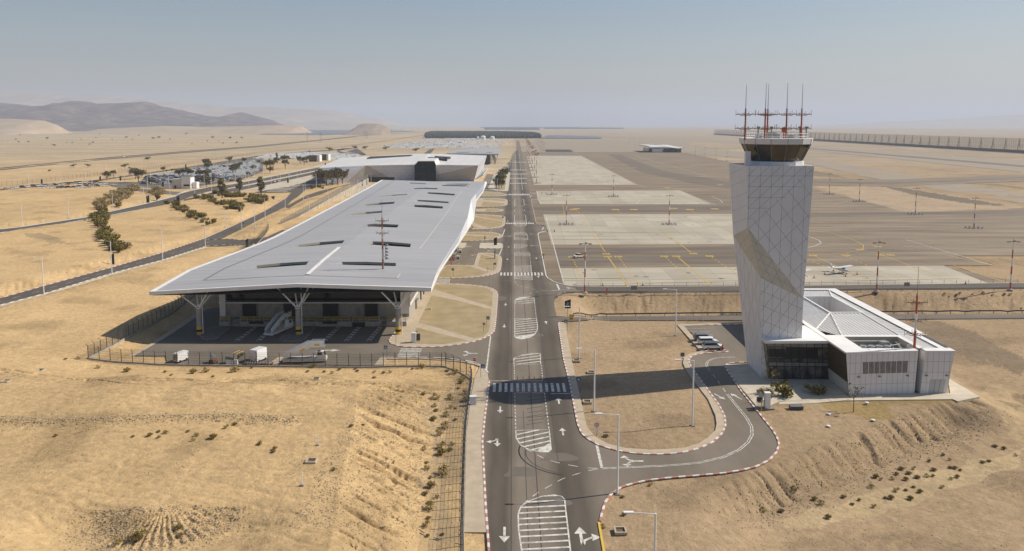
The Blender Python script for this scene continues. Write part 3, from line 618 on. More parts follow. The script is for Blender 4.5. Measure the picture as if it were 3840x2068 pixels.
# pavements
def pave(px, m='paving', z=.10, world=False, z0=-.4):
    b = MB(); q = [(p[0], p[1]) for p in px] if world else [(p.x, p.y) for p in GL(px)]
    b.prism(q, z0, z); struct(b.build('pavement', m))
pave([(1741, 1999), (1745, 1800), (1750, 1620), (1764, 1500), (1780, 1420), (1800, 1376), (1811, 1381), (1829.5, 1401), (1833, 1427), (1824, 1498), (1815, 1568), (1806, 1657), (1812, 1769), (1818, 1893), (1826, 1999)])
ins = [(2124.6, 1250), (2154, 1397), (2201, 1604), (2230.7, 1639), (2278, 1665.7), (2348.7, 1683.4), (2437, 1689), (2500, 1687), (2570, 1681), (2617, 1667), (2654.6, 1643.9), (2682.7, 1615.8), (2687, 1592), (2682.7, 1559.5), (2654.6, 1498.6), (2603, 1433), (2570, 1386), (2561, 1363), (2565.6, 1341.7), (2584, 1330), (2617, 1320.6), (2628, 1319)]
pave([(2120, 1212)] + ins + [(2688, 1324.5), (2640, 1327), (2600, 1336), (2590, 1345), (2585, 1356), (2596, 1381.5), (2624, 1419), (2661, 1470.5), (2699, 1522), (2719.5, 1564), (2719, 1597), (2704, 1628.5), (2671.5, 1659), (2620, 1682), (2569, 1696), (2525.6, 1702), (2454.8, 1705), (2378, 1701), (2308, 1689), (2250, 1671.5), (2209, 1649.5), (2183, 1626), (2168, 1591), (2138.6, 1438.7), (2115, 1345.5), (2100, 1241.7), (2096, 1216.5), (2104, 1210.5)])
pave([(2628, 1319), (2540, 1221), (2552, 1218), (2566, 1225), (2645, 1318)]); pave([(2552, 1218), (2795, 1212), (2795, 1216.5), (2566, 1224)])
pave(S([(470, 425), (490, 400), (640, 396), (645, 400), (755, 505), (830, 520), (1310, 522), (1440, 640), (1440, 660), (900, 700), (745, 770), (545, 528), (490, 455)], .46856, 2500, 1180), 'paving_pale')
pave(S([(1430, 650), (1990, 632), (2270, 632), (2250, 510), (2505, 660), (2330, 697), (2290, 680), (1420, 690), (1180, 712), (900, 720), (900, 702)], .46856, 2500, 1180), 'paving_pale', .06, z0=-5)
k5 = lambda q: S(q, .27174, 300, 1180)
pave(k5([(1620, 5), (1560, 10), (1000, 395), (850, 480), (660, 588), (745, 572), (1012, 420), (1300, 250), (1640, 20)]), 'paving', .09)
pave([(1425, 1343.5), (1404, 1371), (1438, 1371), (1452, 1348), (1576, 1347), (1735, 1359), (1783, 1370), (1800, 1376), (1811, 1381), (1782, 1364), (1735, 1355), (1576, 1344)], 'paving')
pave([(1003, 1369), (1045, 1340.5), (1064, 1340.5), (1040, 1369)], 'paving', .12)
for q in ([(750, 1257), (758, 1271), (780, 1278), (806, 1277), (870, 1226), (800, 1224), (770, 1240)], [(1048, 1276), (1051, 1281), (1135, 1281), (1140, 1277), (1184, 1226), (1097, 1226)]):
    island(q, ('kerb_grey',), 2, 'concrete_dark', h=.16)
for ku, kl, cs in ((L1u[1:10], None, RW), (L1l[1:6], None, ('kerb_white', 'kerb_grey')), (L2u[1:8], None, ('kerb_white',)), (L2l[1:7], None, ('kerb_white',)), ([(772, 925), (860, 918), (899, 923), (960, 922)], None, WB), ([(772, 900), (862, 897), (900, 902), (960, 897)], None, WB)):
    kerb(ku, cs, 1.5)
pave([(0, 1147), (165, 1104), (420, 1027), (607, 978), (772, 926), (772, 929), (607, 981.5), (420, 1031), (165, 1108.5), (0, 1152)], 'paving_pale', .05)
pave([(0, 858), (82, 849), (345, 809.5), (383.5, 798), (535.7, 764.6), (655, 734), (655, 737.5), (535.7, 767), (383.5, 800.5), (345, 812), (82, 851.3), (0, 860.5)], 'paving_pale', .05)
pave([(655, 732), (720, 716), (860, 689), (1060, 650), (1280, 602), (1280, 606), (1197, 627), (1011, 664), (860, 693.5), (760, 705.5), (690, 717)], 'paving_pale', .05)
pave([(722, 735.5), (780, 720), (860, 706), (1011, 676), (1197, 638), (1271, 616), (1290, 617), (1197, 640.5), (1011, 680.5), (900, 701.5), (818, 715.5)], 'paving_pale', .05)
pave([(700, 757), (722.6, 748), (818, 727.5), (900, 715.5), (1011, 692.5), (1197, 650.5), (1290, 628), (1300, 640), (1185, 673), (1080, 701), (960, 720), (870, 722)], 'paving_pale', .05)
for i in range(7): pave([(1002 + i * 12, 718 - i * 5.2), (1080 + i * 11, 717 - i * 5.4), (1081 + i * 11, 718.7 - i * 5.4), (1000 + i * 12, 719.7 - i * 5.2)], 'paving_pale', .12)
# ================================================================== painted markings
MZ = .044
k7 = lambda q: S(q, .37486, 1400, 700)
kz = lambda q: S(q, .5897, 1700, 1250)
kt = lambda q: S(q, .46856, 2500, 1180)
mk_ = MB()
def line(px, w_=.16, dash=None, b=None, z=MZ, mi=0):
    (b or mk_).strip([Vector((p.x, p.y, z)) for p in GL(px)], w_, z, mi, dash)
def clipseg(p, q, poly):
    """part of the segment p-q inside a convex polygon"""
    t0, t1 = 0.0, 1.0; n = len(poly); d = (q[0] - p[0], q[1] - p[1])
    ar = sum(poly[i][0] * poly[(i + 1) % n][1] - poly[(i + 1) % n][0] * poly[i][1] for i in range(n)); sg = 1 if ar > 0 else -1
    for i in range(n):
        a = poly[i]; b = poly[(i + 1) % n]; nx, ny = -(b[1] - a[1]) * sg, (b[0] - a[0]) * sg
        num = nx * (p[0] - a[0]) + ny * (p[1] - a[1]); den = nx * d[0] + ny * d[1]
        if abs(den) < 1e-9:
            if num < 0: return None
        else:
            t = -num / den
            if den > 0: t0 = max(t0, t)
            else: t1 = min(t1, t)
    if t0 >= t1: return None
    return (p[0] + d[0] * t0, p[1] + d[1] * t0), (p[0] + d[0] * t1, p[1] + d[1] * t1)
def hatch(px, pitch=1.9, w_=.42, slope=.30, outline=True, ow=.18, fill=None):
    P = [(p.x, p.y) for p in GL(px)]
    if outline: line(px + [px[0]], ow)
    y0 = min(p[1] for p in P) - 6; y1 = max(p[1] for p in P) + 6; y = y0
    while y < y1:
        s_ = clipseg((-3, y - 3 * slope), (11, y + 11 * slope), P)
        if s_: mk_.strip([Vector((*s_[0], MZ)), Vector((*s_[1], MZ))], w_, MZ - .003)
        y += pitch
def fillp(px, z=MZ - .005): mk_.prism([(p.x, p.y) for p in GL(px)], None, z, 0)
# the long painted median
M1 = kz([(435, 1387), (415, 1250), (412, 1150), (430, 1105), (480, 1070), (560, 1040), (640, 1030), (690, 1040), (708, 1060), (715, 1130), (745, 1387)])
M1 = [(1962, 2110)] + M1 + [(2143, 2110)]
hatch(M1, 1.42, .34, .10)
M2 = kz([(397, 620), (400, 670), (430, 715), (490, 745), (560, 758), (605, 758), (622, 742), (610, 615)]); hatch(M2, 1.75, .40, .55)
fillp(kz([(535, 748), (612, 700), (622, 742), (605, 758), (560, 758)]))
M3 = kz([(385, 200), (385, 160), (440, 140), (510, 128), (552, 130), (556, 198)]); hatch(M3, 1.9, .4, .42)
line(kz([(390, 380), (580, 380)])); line(kz([(237, 305), (570, 303)]), .2); line(kz([(620, 387), (745, 385)]), .25)
for q in (kz([(390, 382), (397, 612)]), kz([(580, 382), (608, 612)]), kz([(387, 205), (390, 303)]), kz([(560, 205), (569, 302)])): line(q, .16, (.9, .7))
M4 = k4([(1735, 530), (1735, 790), (1770, 812), (1830, 825), (1950, 800), (2020, 760), (2060, 690), (2065, 640), (2050, 525)]); hatch(M4, 2.1, .42, .42); line(k4([(1735, 525), (2050, 522)]), .2)
fillp(k4([(1740, 795), (1770, 785), (2030, 735), (2015, 765), (1950, 800), (1830, 823), (1770, 810)]))
M4t = k4([(1738, 305), (1738, 260), (1790, 225), (1900, 203), (1970, 208), (2015, 230), (2022, 300)]); hatch(M4t, 2.4, .42, .5); fillp(k4([(1745, 262), (1790, 227), (1900, 206), (1960, 210), (1760, 258)]))
line(k4([(1737, 310), (1733, 525)]), .16, (.9, .7)); line(k4([(2023, 305), (2047, 520)]), .16, (.9, .7))
M5 = [(1929.4, 949), (1939.5, 947.6), (1973.8, 947), (1986, 949), (1988, 961), (1929.4, 961)]; hatch(M5, 2.2, .45, .35)
line([(1929.4, 962), (1929.4, 996)], .18, (1, .8)); line([(1987, 962), (1991, 996)], .18, (1, .8))
hatch([(1929.3, 997), (1991.3, 996.5), (1993.3, 1022), (1929.3, 1022)], 2.0, .45, .35); hatch([(1929.4, 1034), (1994.5, 1034), (1996, 1050), (1984, 1051.5), (1937.5, 1047), (1929.4, 1045)], 2.0, .45, .42)
hatch([(1929, 916.7), (1943.5, 915), (1971.8, 918.7), (1978, 922.8), (1967.8, 928.8), (1943.5, 933.5), (1930, 933)], 2.4, .5, .3)
hatch([(1929, 876), (1931.4, 872), (1961.7, 872), (1975.8, 877), (1977, 884), (1929, 883.5)], 2.4, .5, .3); hatch([(1929.2, 892), (1979, 892), (1979.9, 900.6), (1929.4, 901)], 2.4, .5, .3); line([(1929.2, 884), (1929.2, 892)]); line([(1977.5, 884), (1979, 892)])
M8 = [(1929.8, 808), (1933.8, 806.5), (1965.5, 805.7), (1971, 809), (1974, 841.4), (1970, 847.8), (1949.6, 851.7), (1933.8, 848.6), (1929.3, 841.4)]; line(M8 + [M8[0]], .25); hatch([(1930, 827), (1972.5, 827), (1973.5, 846), (1949, 851), (1931, 846)], 3.2, .5, .15, False)
for q in ([(1929, 790), (1933.8, 787.5), (1965.5, 786), (1967.9, 789), (1965.5, 792), (1941.7, 794.6), (1930, 793.8)], [(1930.6, 749.4), (1937, 746.6), (1959, 746), (1963.9, 749.4), (1966, 770), (1962, 773), (1941.7, 775.6), (1930.6, 774)], [(1930, 728), (1935, 725.5), (1960, 724.5), (1962, 733), (1942, 736), (1930.6, 734)], [(1932, 650), (1953, 650), (1959, 712), (1931.6, 715.6)], [(1932.5, 600), (1949, 600), (1952, 640), (1932, 640)], [(1933, 576), (1946, 576), (1948.5, 596), (1932.6, 596)]): line(q + [q[0]], .28)
def zebra(xa, xb, ya, yb, n, wd=.5, shift=0.0):
    y0 = G(xa, yb).y; y1 = G(xa, ya).y; x0 = G(xa, (ya + yb) / 2).x; x1 = G(xb, (ya + yb) / 2).x
    for i in range(n):
        x = x0 + (x1 - x0) * (i + .5) / n; sh = shift
        mk_.quad((x - wd / 2 + sh, y0, MZ + .003), (x + wd / 2 + sh, y0, MZ + .003), (x + wd / 2, y1, MZ + .003), (x - wd / 2, y1, MZ + .003))
zebra(1843, 2126, 1438.7, 1471, 13, .52); zebra(1873, 2039, 1023, 1034.6, 13, .55); zebra(1897, 2003, 836.5, 841, 13, .75); zebra(1906, 1987, 728.5, 733, 13, .8)
for y in (688.4, 669.7, 653.8, 638.4, 609): zebra(1912, 1976, y - 1.2, y + 1.2, 13, .8)
def bars(a, b, c, d, n):      # stripes of a crossing seen end on: a-b top edge, d-c bottom edge
    A, B, C, D = (G(*q) for q in (a, b, c, d))
    for i in range(n):
        t0 = (i + .08) / n; t1 = (i + .55) / n
        p = [A.lerp(D, t0), B.lerp(C, t0), B.lerp(C, t1), A.lerp(D, t1)]
        mk_.add([(q.x, q.y, MZ + .003) for q in p], [(3, 2, 1, 0)])
bars((1504, 1308), (1584, 1308), (1570, 1341), (1488, 1341), 6); bars((1634, 1046), (1690, 1046), (1687, 1064.5), (1630, 1064.5), 6); bars((1713, 932), (1729, 932), (1727, 940), (1709, 940), 4)
# arrows: straight, and straight with a turn
def arrow(x, y, ang, turn=0, sc=1.0):
    p = G(x, y); c, s_ = math.cos(ang), math.sin(ang)
    T = lambda q: (p.x + (q[0] * c - q[1] * s_) * sc, p.y + (q[0] * s_ + q[1] * c) * sc, MZ)
    def tri(q): mk_.add([T(k) for k in q], [tuple(range(len(q)))])
    if turn != 2: tri([(-.13, -1.5), (.13, -1.5), (.13, .3), (-.13, .3)]); tri([(-.55, .3), (.55, .3), (0, 1.5)])
    if turn:
        for sg in ((1, -1) if turn == 2 else (turn,)):
            q = [(0, -1.5), (.26 * sg, -1.5), (.34 * sg, -.95), (1.0 * sg, -.45), (1.0 * sg, -.15), (.1 * sg, -.75)]
            tri(q if sg > 0 else q[::-1]); q = [(.95 * sg, -.9), (1.75 * sg, -.28), (.95 * sg, .3)]; tri(q if sg > 0 else q[::-1])
        if turn == 2: tri([(-.2, -2.6), (.2, -2.6), (.16, -1.4), (-.16, -1.4)])
UP, DN, LF, RT_ = 0, math.pi, math.pi / 2, -math.pi / 2
for x, y in ((1907, 927), (1903, 973), (1896, 1142.5), (1891, 1224), (1875.7, 1537.8), (1904, 830), (1912, 753)): arrow(x, y, DN)
arrow(1891.7, 2006.6, DN, 0, 1.2)
for x, y in ((2011.6, 970), (2019, 1039), (2048, 1211), (2095, 1504.7), (2110, 1620), (1985, 834), (1973, 768), (1968, 700)): arrow(x, y, UP)
arrow(1865, 1661, DN, 1); arrow(2178, 2010, UP, 1, 1.35); arrow(1740, 1326.7, LF, 2, 1.1); arrow(2338, 1730.6, LF, 2, 1.1); arrow(2699, 1489, DN + .35, 0, 1.1); arrow(2760, 1488, .35, 0, 1.1)
arrow(1837, 867, LF, 2); arrow(1828, 942, LF, 2); arrow(1905, 887, RT_, 0, 1.2); arrow(1999, 879, LF, 0, 1.2); arrow(2002, 922, LF, 0, 1.3); arrow(1758, 925, RT_, 1); arrow(1776, 957, RT_, 1); arrow(2126, 1082, LF, 2); arrow(1235, 1315, RT_, 0, 1.6)
# junction lines
for q in (kz([(460, 735), (520, 770), (580, 800), (650, 822), (735, 840), (830, 857), (920, 863)]), kz([(920, 866), (860, 876), (760, 905), (690, 930), (610, 975), (540, 1015), (490, 1050), (435, 1098)])): line(q, .14, (1.5, 1.3))
line(kz([(912, 715), (945, 860)]), .4); line(kz([(237, 20), (210, 240)]), .3); line([(1893, 862), (1884, 885)], .4); line([(1882, 934), (1872, 958)], .4); line([(2088, 1066), (2098, 1088)], .5); line([(2038, 853), (2034, 863)], .5); line([(1992, 733), (1989, 741)], .5)
dl = kz([(945, 862)]) + kt([(0, 1212), (250, 1190), (450, 1145), (580, 1085), (650, 1025), (683, 965), (680, 900), (640, 830), (485, 640)])
def offs(px, o):
    P = GL(px); out = []
    for i, p in enumerate(P):
        d = P[min(i + 1, len(P) - 1)] - P[max(i - 1, 0)]; d.normalize(); out.append(p + Vector((-d.y, d.x, 0)) * o)
    return out
for o in (-.17, .17): mk_.strip([Vector((p.x, p.y, MZ)) for p in offs(dl, o)], .13, MZ)
line(kt([(470, 620), (400, 520), (330, 430)]), .14, (2, 2))
dl2 = kt([(326, 425), (318, 400), (330, 375), (380, 352), (450, 344), (545, 343)])
for o in (-.17, .17): mk_.strip([Vector((p.x, p.y, MZ)) for p in offs(dl2, o)], .12, MZ)
line(k4([(1740, 245), (1800, 210), (1890, 180), (2000, 148), (2110, 128), (2250, 118)]), .14, (1.5, 1.3)); line(k4([(1735, 0), (1755, 20), (1800, 50), (1880, 72), (2000, 98), (2130, 115), (2240, 118)]), .14, (1.5, 1.3)); line([(1929.4, 1046), (1930, 1055), (1934, 1060)], .14, (1, .8))
hatch([(2065, 1091), (2110, 1088), (2200, 1091), (2110, 1092.5)], 1.2, .3, .6, True, .2)
for i in range(5): line([(2568 + i * 5, 1232 + i * 11.5), (2652 + i * 11, 1233 + i * 11.8)], .12)
for i in range(5): line([(1690, 958.5 + i * 5.2), (1730, 958.5 + i * 5.2)], .12)
line([(1679, 995), (1720, 995), (1722, 988), (1690, 988)], .15)
line([(-100, 1163), (0, 1132), (165, 1088), (420, 1015), (607, 963), (772, 913), (900, 866), (1000, 818), (1076, 768)], .14, (3, 4)); line([(-50, 883), (0, 868), (225, 838), (375, 813.5), (535, 781), (655, 750), (722, 729)], .14, (3, 4)); line([(780, 712), (1011, 670), (1197, 632)], .2, (3, 5))
# dock bays
for x0, x1 in ((877.6, 954), (961, 1014), (1206.5, 1264), (1289.8, 1341.5), (1373, 1421)):
    a, b = G(x0, 1281), G(x0 + 16, 1281); c, d = G(x1 + 13, 1226.5), G(x1, 1226.5)
    for p, q in ((a, d), (b, c), (a, b)): mk_.strip([Vector((p.x, p.y, MZ)), Vector((q.x, q.y, MZ))], .12, MZ)
    for k in range(6):
        t0 = .08 + k * .16; mk_.add([(*a.lerp(d, t0).xy, MZ + .003), (*b.lerp(c, t0).xy, MZ + .003), (*b.lerp(c, t0 + .07).xy, MZ + .003), (*a.lerp(d, t0 + .07).xy, MZ + .003)], [(0, 1, 2, 3)])
struct(mk_.build('road_markings', 'worn_marking'))
b = MB()
for x0, w_, y0, y1 in ((3.35, .07, 70, 900), (-.1, .06, 70, 600), (6.6, .06, 70, 600), (1.9, .05, 70, 130)): b.quad((x0 - w_, y0, .0335), (x0 + w_, y0, .0335), (x0 + w_, y1, .0335), (x0 - w_, y1, .0335))
for k in range(9): a0 = G(1975 + 6 * (k % 2), 1475 + k * 15); b.add([(a0.x, a0.y, .0345), (a0.x + 2.6, a0.y + 1.0, .0345), (a0.x + 2.6, a0.y + 1.25, .0345), (a0.x, a0.y + .25, .0345)], [(0, 1, 2, 3)])
for r_, cx_, cy_ in ((7.5, 9.5, 112.6), (9, 10, 113.5), (8.2, 9.2, 113), (10.5, -3, 97), (11.2, -3, 97.4)): b.strip([Vector((cx_ - r_ * math.cos(t), cy_ - r_ * math.sin(t), .0345)) for t in np.linspace(-.3, 1.3, 12)], .16, .0345)
struct(b.build('road_seams', 'seam'))
b = MB()
for px_, s_, h_ in (((1985, 1255), 2.6, 1.5), ((2120, 1090), 3, 1.5), ((1870, 1120), 1.6, 2.2), ((2050, 1880), 2.6, 1.0), ((1950, 1770), 2.2, 1.1), ((2090, 1715), 2.4, 1.0)):
    p = G(*px_); b.prism([(p.x + s_ * (1 + .35 * math.sin(3 * t + s_)) * math.cos(t), p.y + h_ * 2 * (1 + .3 * math.cos(2 * t)) * math.sin(t)) for t in np.linspace(0, 6.1, 22)], None, .0315)
struct(b.build('road_patches', 'asphalt_old_patch'))
# apron paint
ap = MB()
def ydash(q, w_=.35, dash=(2.2, 2.2)): line(q, w_, dash, ap, .05)
def ysol(q, w_=.32): line(q, w_, None, ap, .05)
for x, y in ((2146, 964), (2273.5, 953), (2279, 963.5), (2318.5, 963.5), (2161, 784), (2308, 787), (2490.4, 962.4), (2536, 962.4), (2599.9, 952), (2661.7, 961.7), (2376.8, 787), (2525, 783), (2586.8, 787), (2680.5, 784.3), (2502.4, 704.5), (3048.7, 959), (3172.4, 958.9), (3301.7, 957.4), (3339, 957.4), (3226.7, 937.5), (3291, 925.5), (2150, 786.5), (2292, 630), (2340, 620), (2380, 628), (2700, 694), (2732, 668), (2805, 706), (2860, 704)):
    p = G(x, y); ap.box((p.x, p.y, .048), (2.8 if y > 900 else 4.2, 2.6 if y > 900 else 4.4, .006), 0, rng.uniform(-.2, .2))
    ap.box((p.x - .5, p.y, .054), (.5, 1.2, .004), 1); ap.box((p.x + .5, p.y, .054), (.4, 1.0, .004), 1)
ysol([(2140, 958.5), (2757, 957)], .2); ysol([(2279, 963), (2315, 1015), (2356, 1076)], .42); ysol([(2480, 863), (2590, 947)], .34); ysol([(2543.7, 967), (2671, 1075)], .42); ysol([(2213.5, 865), (2269.7, 947)], .34)
for q in ([(2322.5, 968), (2397.5, 1075)], [(2496.8, 967), (2603.6, 1063)], [(2669, 966), (2766, 1030)], [(2149.7, 975), (2187, 1060)]): ydash(q)
for q in ([(2315, 789), (2382, 852)], [(2586, 789), (2700, 850)], [(2161, 788), (2210, 850)]): ydash(q, .3, (1.6, 1.6))
ysol([(3000, 860), (3120, 875), (3200, 900), (3238, 920), (3235, 937), (3170, 950), (3050, 957)], .3); ysol([(3052, 960), (3280, 1064)], .3); ysol([(3310, 959), (3600, 1066)], .3); ydash([(3172, 961), (3400, 1062)], .3); ydash([(3030, 972), (3236, 1066)], .3)
ysol([(3560, 960), (3719, 995)], .4); ysol([(3715, 996), (3575, 997), (3780, 1062)], .5)
ysol([(2150, 766), (2152, 745), (2170, 735)], .3); ysol([(2110, 770), (2119, 815)], .2)
struct(ap.build('apron_markings', ['yellow_marking', 'dark_steel']))
wm = MB()
for q in ([(2088, 538), (2180, 585), (2390, 694), (2425, 703)], [(2380, 585), (2660, 663)], [(2548, 715), (2680, 768), (2710, 762), (2700, 750), (2667, 737)], [(3040, 560), (3840, 642)], [(3397, 900), (3600, 960), (3720, 996)], [(3030, 930), (3060, 922), (3080, 912), (3070, 902), (3030, 886)], [(3130, 765), (3180, 755)], [(3080, 720), (3400, 780), (3440, 800)], [(2620, 610), (2620, 615), (2740, 612)], [(2013, 717), (2018, 750), (2030, 766)], [(2386, 765), (2400, 752), (2450, 746)], [(3120, 850), (3440, 850)], [(3384, 925), (3840, 925)], [(2045, 805), (2116, 1070)]): line(q, .35, None, wm, .06)
for y0, x0, x1 in ((885, 2352, 2385), (885, 2632, 2680)):
    for k in range(16): line([(x0 + k * 2.6, y0 + k * 2), (x1 + k * 2.6, y0 + k * 2)], .2, None, wm, .05)
struct(wm.build('apron_lines', 'worn_marking'))

# ================================================================== fences
def fence(name, label, path, hgt, gap, cat='fence', lean=None, base=.0, plinth=None, panel='chain_link', post='grey_steel', r=.05, top=True, wires=5, group=None, maxp=100, zf=None):
    P = resample([Vector(p) for p in path], gap); zf = zf or hz
    P = [Vector((p.x, p.y, zf(p.x, p.y))) for p in P]
    root = thing(name, label, cat, P[0], 0, group); O = P[0]
    lean = Vector(lean or (0, 0, 0))
    pb = MB(); pb.tube((0, 0, -.2), (0, 0, hgt), r, n=5)
    if lean.length: pb.tube((0, 0, hgt), Vector((0, 0, hgt)) + lean + Vector((0, 0, .45)), r * .8, n=4)
    first = None; order = sorted(P, key=lambda p: p.length); near = order[:maxp]; rest = order[maxp:]
    for p in near:
        if first is None: first = pb.build('post', post, root, p - O)
        else:
            c = first.copy(); COL.objects.link(c); c.parent = root; c.location = p - O
    if rest:
        rb = MB()
        for p in rest: rb.tube(p - O, p - O + Vector((0, 0, hgt)), r, n=4)
        tag(rb.build('post', post, root), kind='stuff')
    mb = MB(); wb = MB()
    for a, b in zip(P, P[1:]):
        a = a - O; b = b - O; u = Vector((0, 0, hgt)); mb.quad(a + Vector((0, 0, .05)), b + Vector((0, 0, .05)), b + u, a + u)
        for k in range(wires):
            h = Vector((0, 0, hgt * (k + 1) / wires)); wb.tube(a + h, b + h, .018, n=3, cap=False)
        if lean.length:
            for k in (.5, 1.0): h = u + lean * k + Vector((0, 0, .45 * k)); wb.tube(a + h, b + h, .012, n=3, cap=False)
    mb.build('mesh_panel', panel, root)
    if wires: wb.build('wire', post, root)
    if plinth:
        q = MB()
        for a, b in zip(P, P[1:]):
            a = a - O; b = b - O; d = (b - a); d.z = 0; d.normalize(); n = Vector((-d.y, d.x, 0)) * .15; u = Vector((0, 0, plinth)); e = Vector((0, 0, -.4))
            q.hexa([a - n + e, b - n + e, b + n + e, a + n + e], [a - n + u, b - n + u, b + n + u, a + n + u])
        q.build('plinth', 'concrete', root)
    return root
Ff = [G(332, 1361.5), G(620, 1368), G(1000, 1374), G(1400, 1378), G(1652, 1379), G(1672, 1381)]
fence('security_fence', 'grey chain link fence in front of the loading yard, angled post tops', Ff, 2.6, 2.32, lean=(0, -.4, 0), plinth=.3, r=.07, post='dark_steel')
Fr = [G(1672, 1381), G(1706, 1392), G(1744, 1409), G(1766, 1425), G(1769, 1438), G(1757, 1520), G(1747, 1600), G(1742, 1720), G(1738, 1860), G(1736, 2000), G(1737, 2110)]
fence('security_fence', 'grey chain link fence running beside the pavement of the main road', Fr, 2.8, 2.3, lean=(-.45, 0, 0), plinth=.2, wires=6, r=.08, post='dark_steel', panel='chain_dark')
Fl = [G(332, 1361.5), G(390, 1330), G(475, 1283), G(653, 1180), G(730, 1120), G(800, 1060), G(900, 985), G(1007, 870)]
fence('security_fence', 'grey chain link fence climbing the sand beside the loading yard', Fl, 2.7, 2.4, lean=(-.4, 0, 0), plinth=.45, r=.07, post='dark_steel', panel='chain_dark')
Fp = [G(x, y) for x, y in ((-90, 712), (0, 701), (300, 668), (620, 628), (960, 577.5), (1130, 563), (1278, 555), (1450, 530), (1597, 508))]
fence('perimeter_fence', 'long wire perimeter fence along the far edge of the car parks', Fp, 3.2, 6.0, lean=(-.6, 0, 0), wires=2, panel='chain_link', r=.09, post='mast_rust', maxp=60)
fence('railing', 'low white pipe railing stepping down the sand beside the field', [Vector((17, 196 - .0, 0)), Vector((27, 194.5, 0)), Vector((37, 193, 0)), Vector((47, 192, 0))], 1.1, 2.4, 'railing', wires=2, panel='chain_link', post='white_steel', r=.035)
# guard rails
def guardrail(label, pts, gap=4.0, z0=0, m='grey_steel'):
    P = resample(pts, 2.0); P = [Vector((p.x, p.y, hz(p.x, p.y) + .1)) for p in P]; O = P[0]
    root = thing('guard_rail', label, 'guard rail', O); b = MB()
    for a, c in zip(P, P[1:]):
        a = a - O; c = c - O
        b.hexa([a + Vector((0, -.05, .5)), c + Vector((0, -.05, .5)), c + Vector((0, .05, .5)), a + Vector((0, .05, .5))], [a + Vector((0, -.05, .85)), c + Vector((0, -.05, .85)), c + Vector((0, .05, .85)), a + Vector((0, .05, .85))])
    b.build('rail', m, root); q = MB(); q.box((0, 0, .3), (.12, .12, 1.0)); f = None
    for i in range(0, min(len(P), 200), 2):
        if f is None: f = q.build('post', m, root, P[i] - O)
        else: c = f.copy(); COL.objects.link(c); c.parent = root; c.location = P[i] - O
guardrail('steel guard rail curving along the top of the bank beside the apron', [G(2090, 1118), G(2101, 1108), G(2126.5, 1102), G(2172, 1099), G(2400, 1098), G(2900, 1097), G(3400, 1092), G(3900, 1086)], m='galv')
guardrail('dark guard rail along the foot of the bank beside the service road', [Rt(2150, 1189), Rt(2250, 1187), Rt(2600, 1184.5), Rt(3100, 1182), Rt(3500, 1179), Rt(3900, 1176)], m='dark_steel')

# ================================================================== lamp posts
def lampproto(h=10.8, arm=2.2, name='lamp_post'):
    root = thing(name, 'white lamp post', 'lamp post')
    b = MB(); b.tube((0, 0, 0), (0, 0, h), .15, .10, 8); b.tube((0, 0, 0), (0, 0, .4), .16, .14, 8); b.build('pole', 'lamp_white', root)
    b = MB(); b.tube((0, 0, h - .05), (-arm, 0, h + .12), .045, .04, 6); b.build('arm', 'lamp_white', root)
    b = MB(); b.box((-arm - .4, 0, h + .13), (.95, .34, .12)); b.box((-arm - .4, 0, h + .06), (.7, .24, .03)); b.build('lamp_head', 'lamp_white', root)
    b = MB(); b.box((0, 0, 0), (.7, .7, .24)); b.build('base', 'concrete_dark', root)
    return root
LP = lampproto(); used = [False]
def lamp(p, rz, label, group=None, sc=1.0):
    if not used[0]: used[0] = True; LP.location = p; LP.rotation_euler = (0, 0, rz); LP['label'] = label; LP.scale = (1, 1, sc); o = LP
    else: o = dup(LP, p, rz, (1, 1, sc), label)
    if group: o['group'] = group
    elif 'group' in o: del o['group']
    return o
def gz(x, y): p = Rt(x, y); return Vector((p.x, p.y, p.z + .0))
gl = 'lamp posts along the main road'
for x, y, lb in ((2227.8, 1545, 'white lamp post on the field just below the tower shadow'), (2315, 1854.5, 'white lamp post at the mouth of the curving driveway'), (2595.8, 1598, 'white lamp post inside the driveway bend'), (2171.8, 1344, 'white lamp post at the field edge above the tower shadow'), (2533, 1260.6, 'white lamp post at the corner of the tower car park')):
    lamp(gz(x, y), 0, lb, gl)
p = Vector((13.8, 73.0, 0)); p.z = hz(p.x, p.y); lamp(p, 0, 'white lamp post cut off by the bottom edge of the picture', gl)
mp = LP.copy
farL = [(84, 852), (258, 819), (423.6, 790), (540, 766.7), (638, 744)]
ga = 'lamp posts along the access road'
names1 = ['farthest left along the black access road', 'beside the bush row by the black access road', 'between the bush row and the roof corner on the access road', 'just before the side road branches off', 'at the side road junction behind the roof edge']
for (x, y), nm in zip(((165, 1106), (420, 1029), (610, 976), (770, 927), (906.5, 862)), ['by the black access road nearest the left edge', 'by the access road in front of the dark pylon sign', 'by the access road midway to the junction', 'by the access road at the junction', 'by the access road beside a blue sign']): lamp(gz(x, y), 0, 'white lamp post ' + nm, ga)
lamp(gz(842.7, 853), 0, 'short white lamp post on the sand above the access road', ga, .75)
for (x, y), nm in zip(farL, ['leftmost on the upper road across the sand', 'second on the upper road across the sand', 'behind the dry bush row on the upper road', 'beside the dark pylon by the upper road', 'in front of the white gatehouse by the upper road']): lamp(gz(x, y), 0, 'white lamp post ' + nm, 'lamp posts along the upper road')
for x, y in ((956, 860), (994.5, 826), (1069.8, 786), (1138, 752.5)): lamp(gz(x, y), 0, 'white lamp post beside the ramp road above the retaining wall', 'lamp posts on the ramp')
for x, y in ((1159.5, 818), (1231, 783), (1279, 759), (1312, 744), (1342, 733), (1392, 704)): lamp(gz(x, y), 0, 'white lamp post in the lane below the retaining wall', 'lamp posts below the wall')
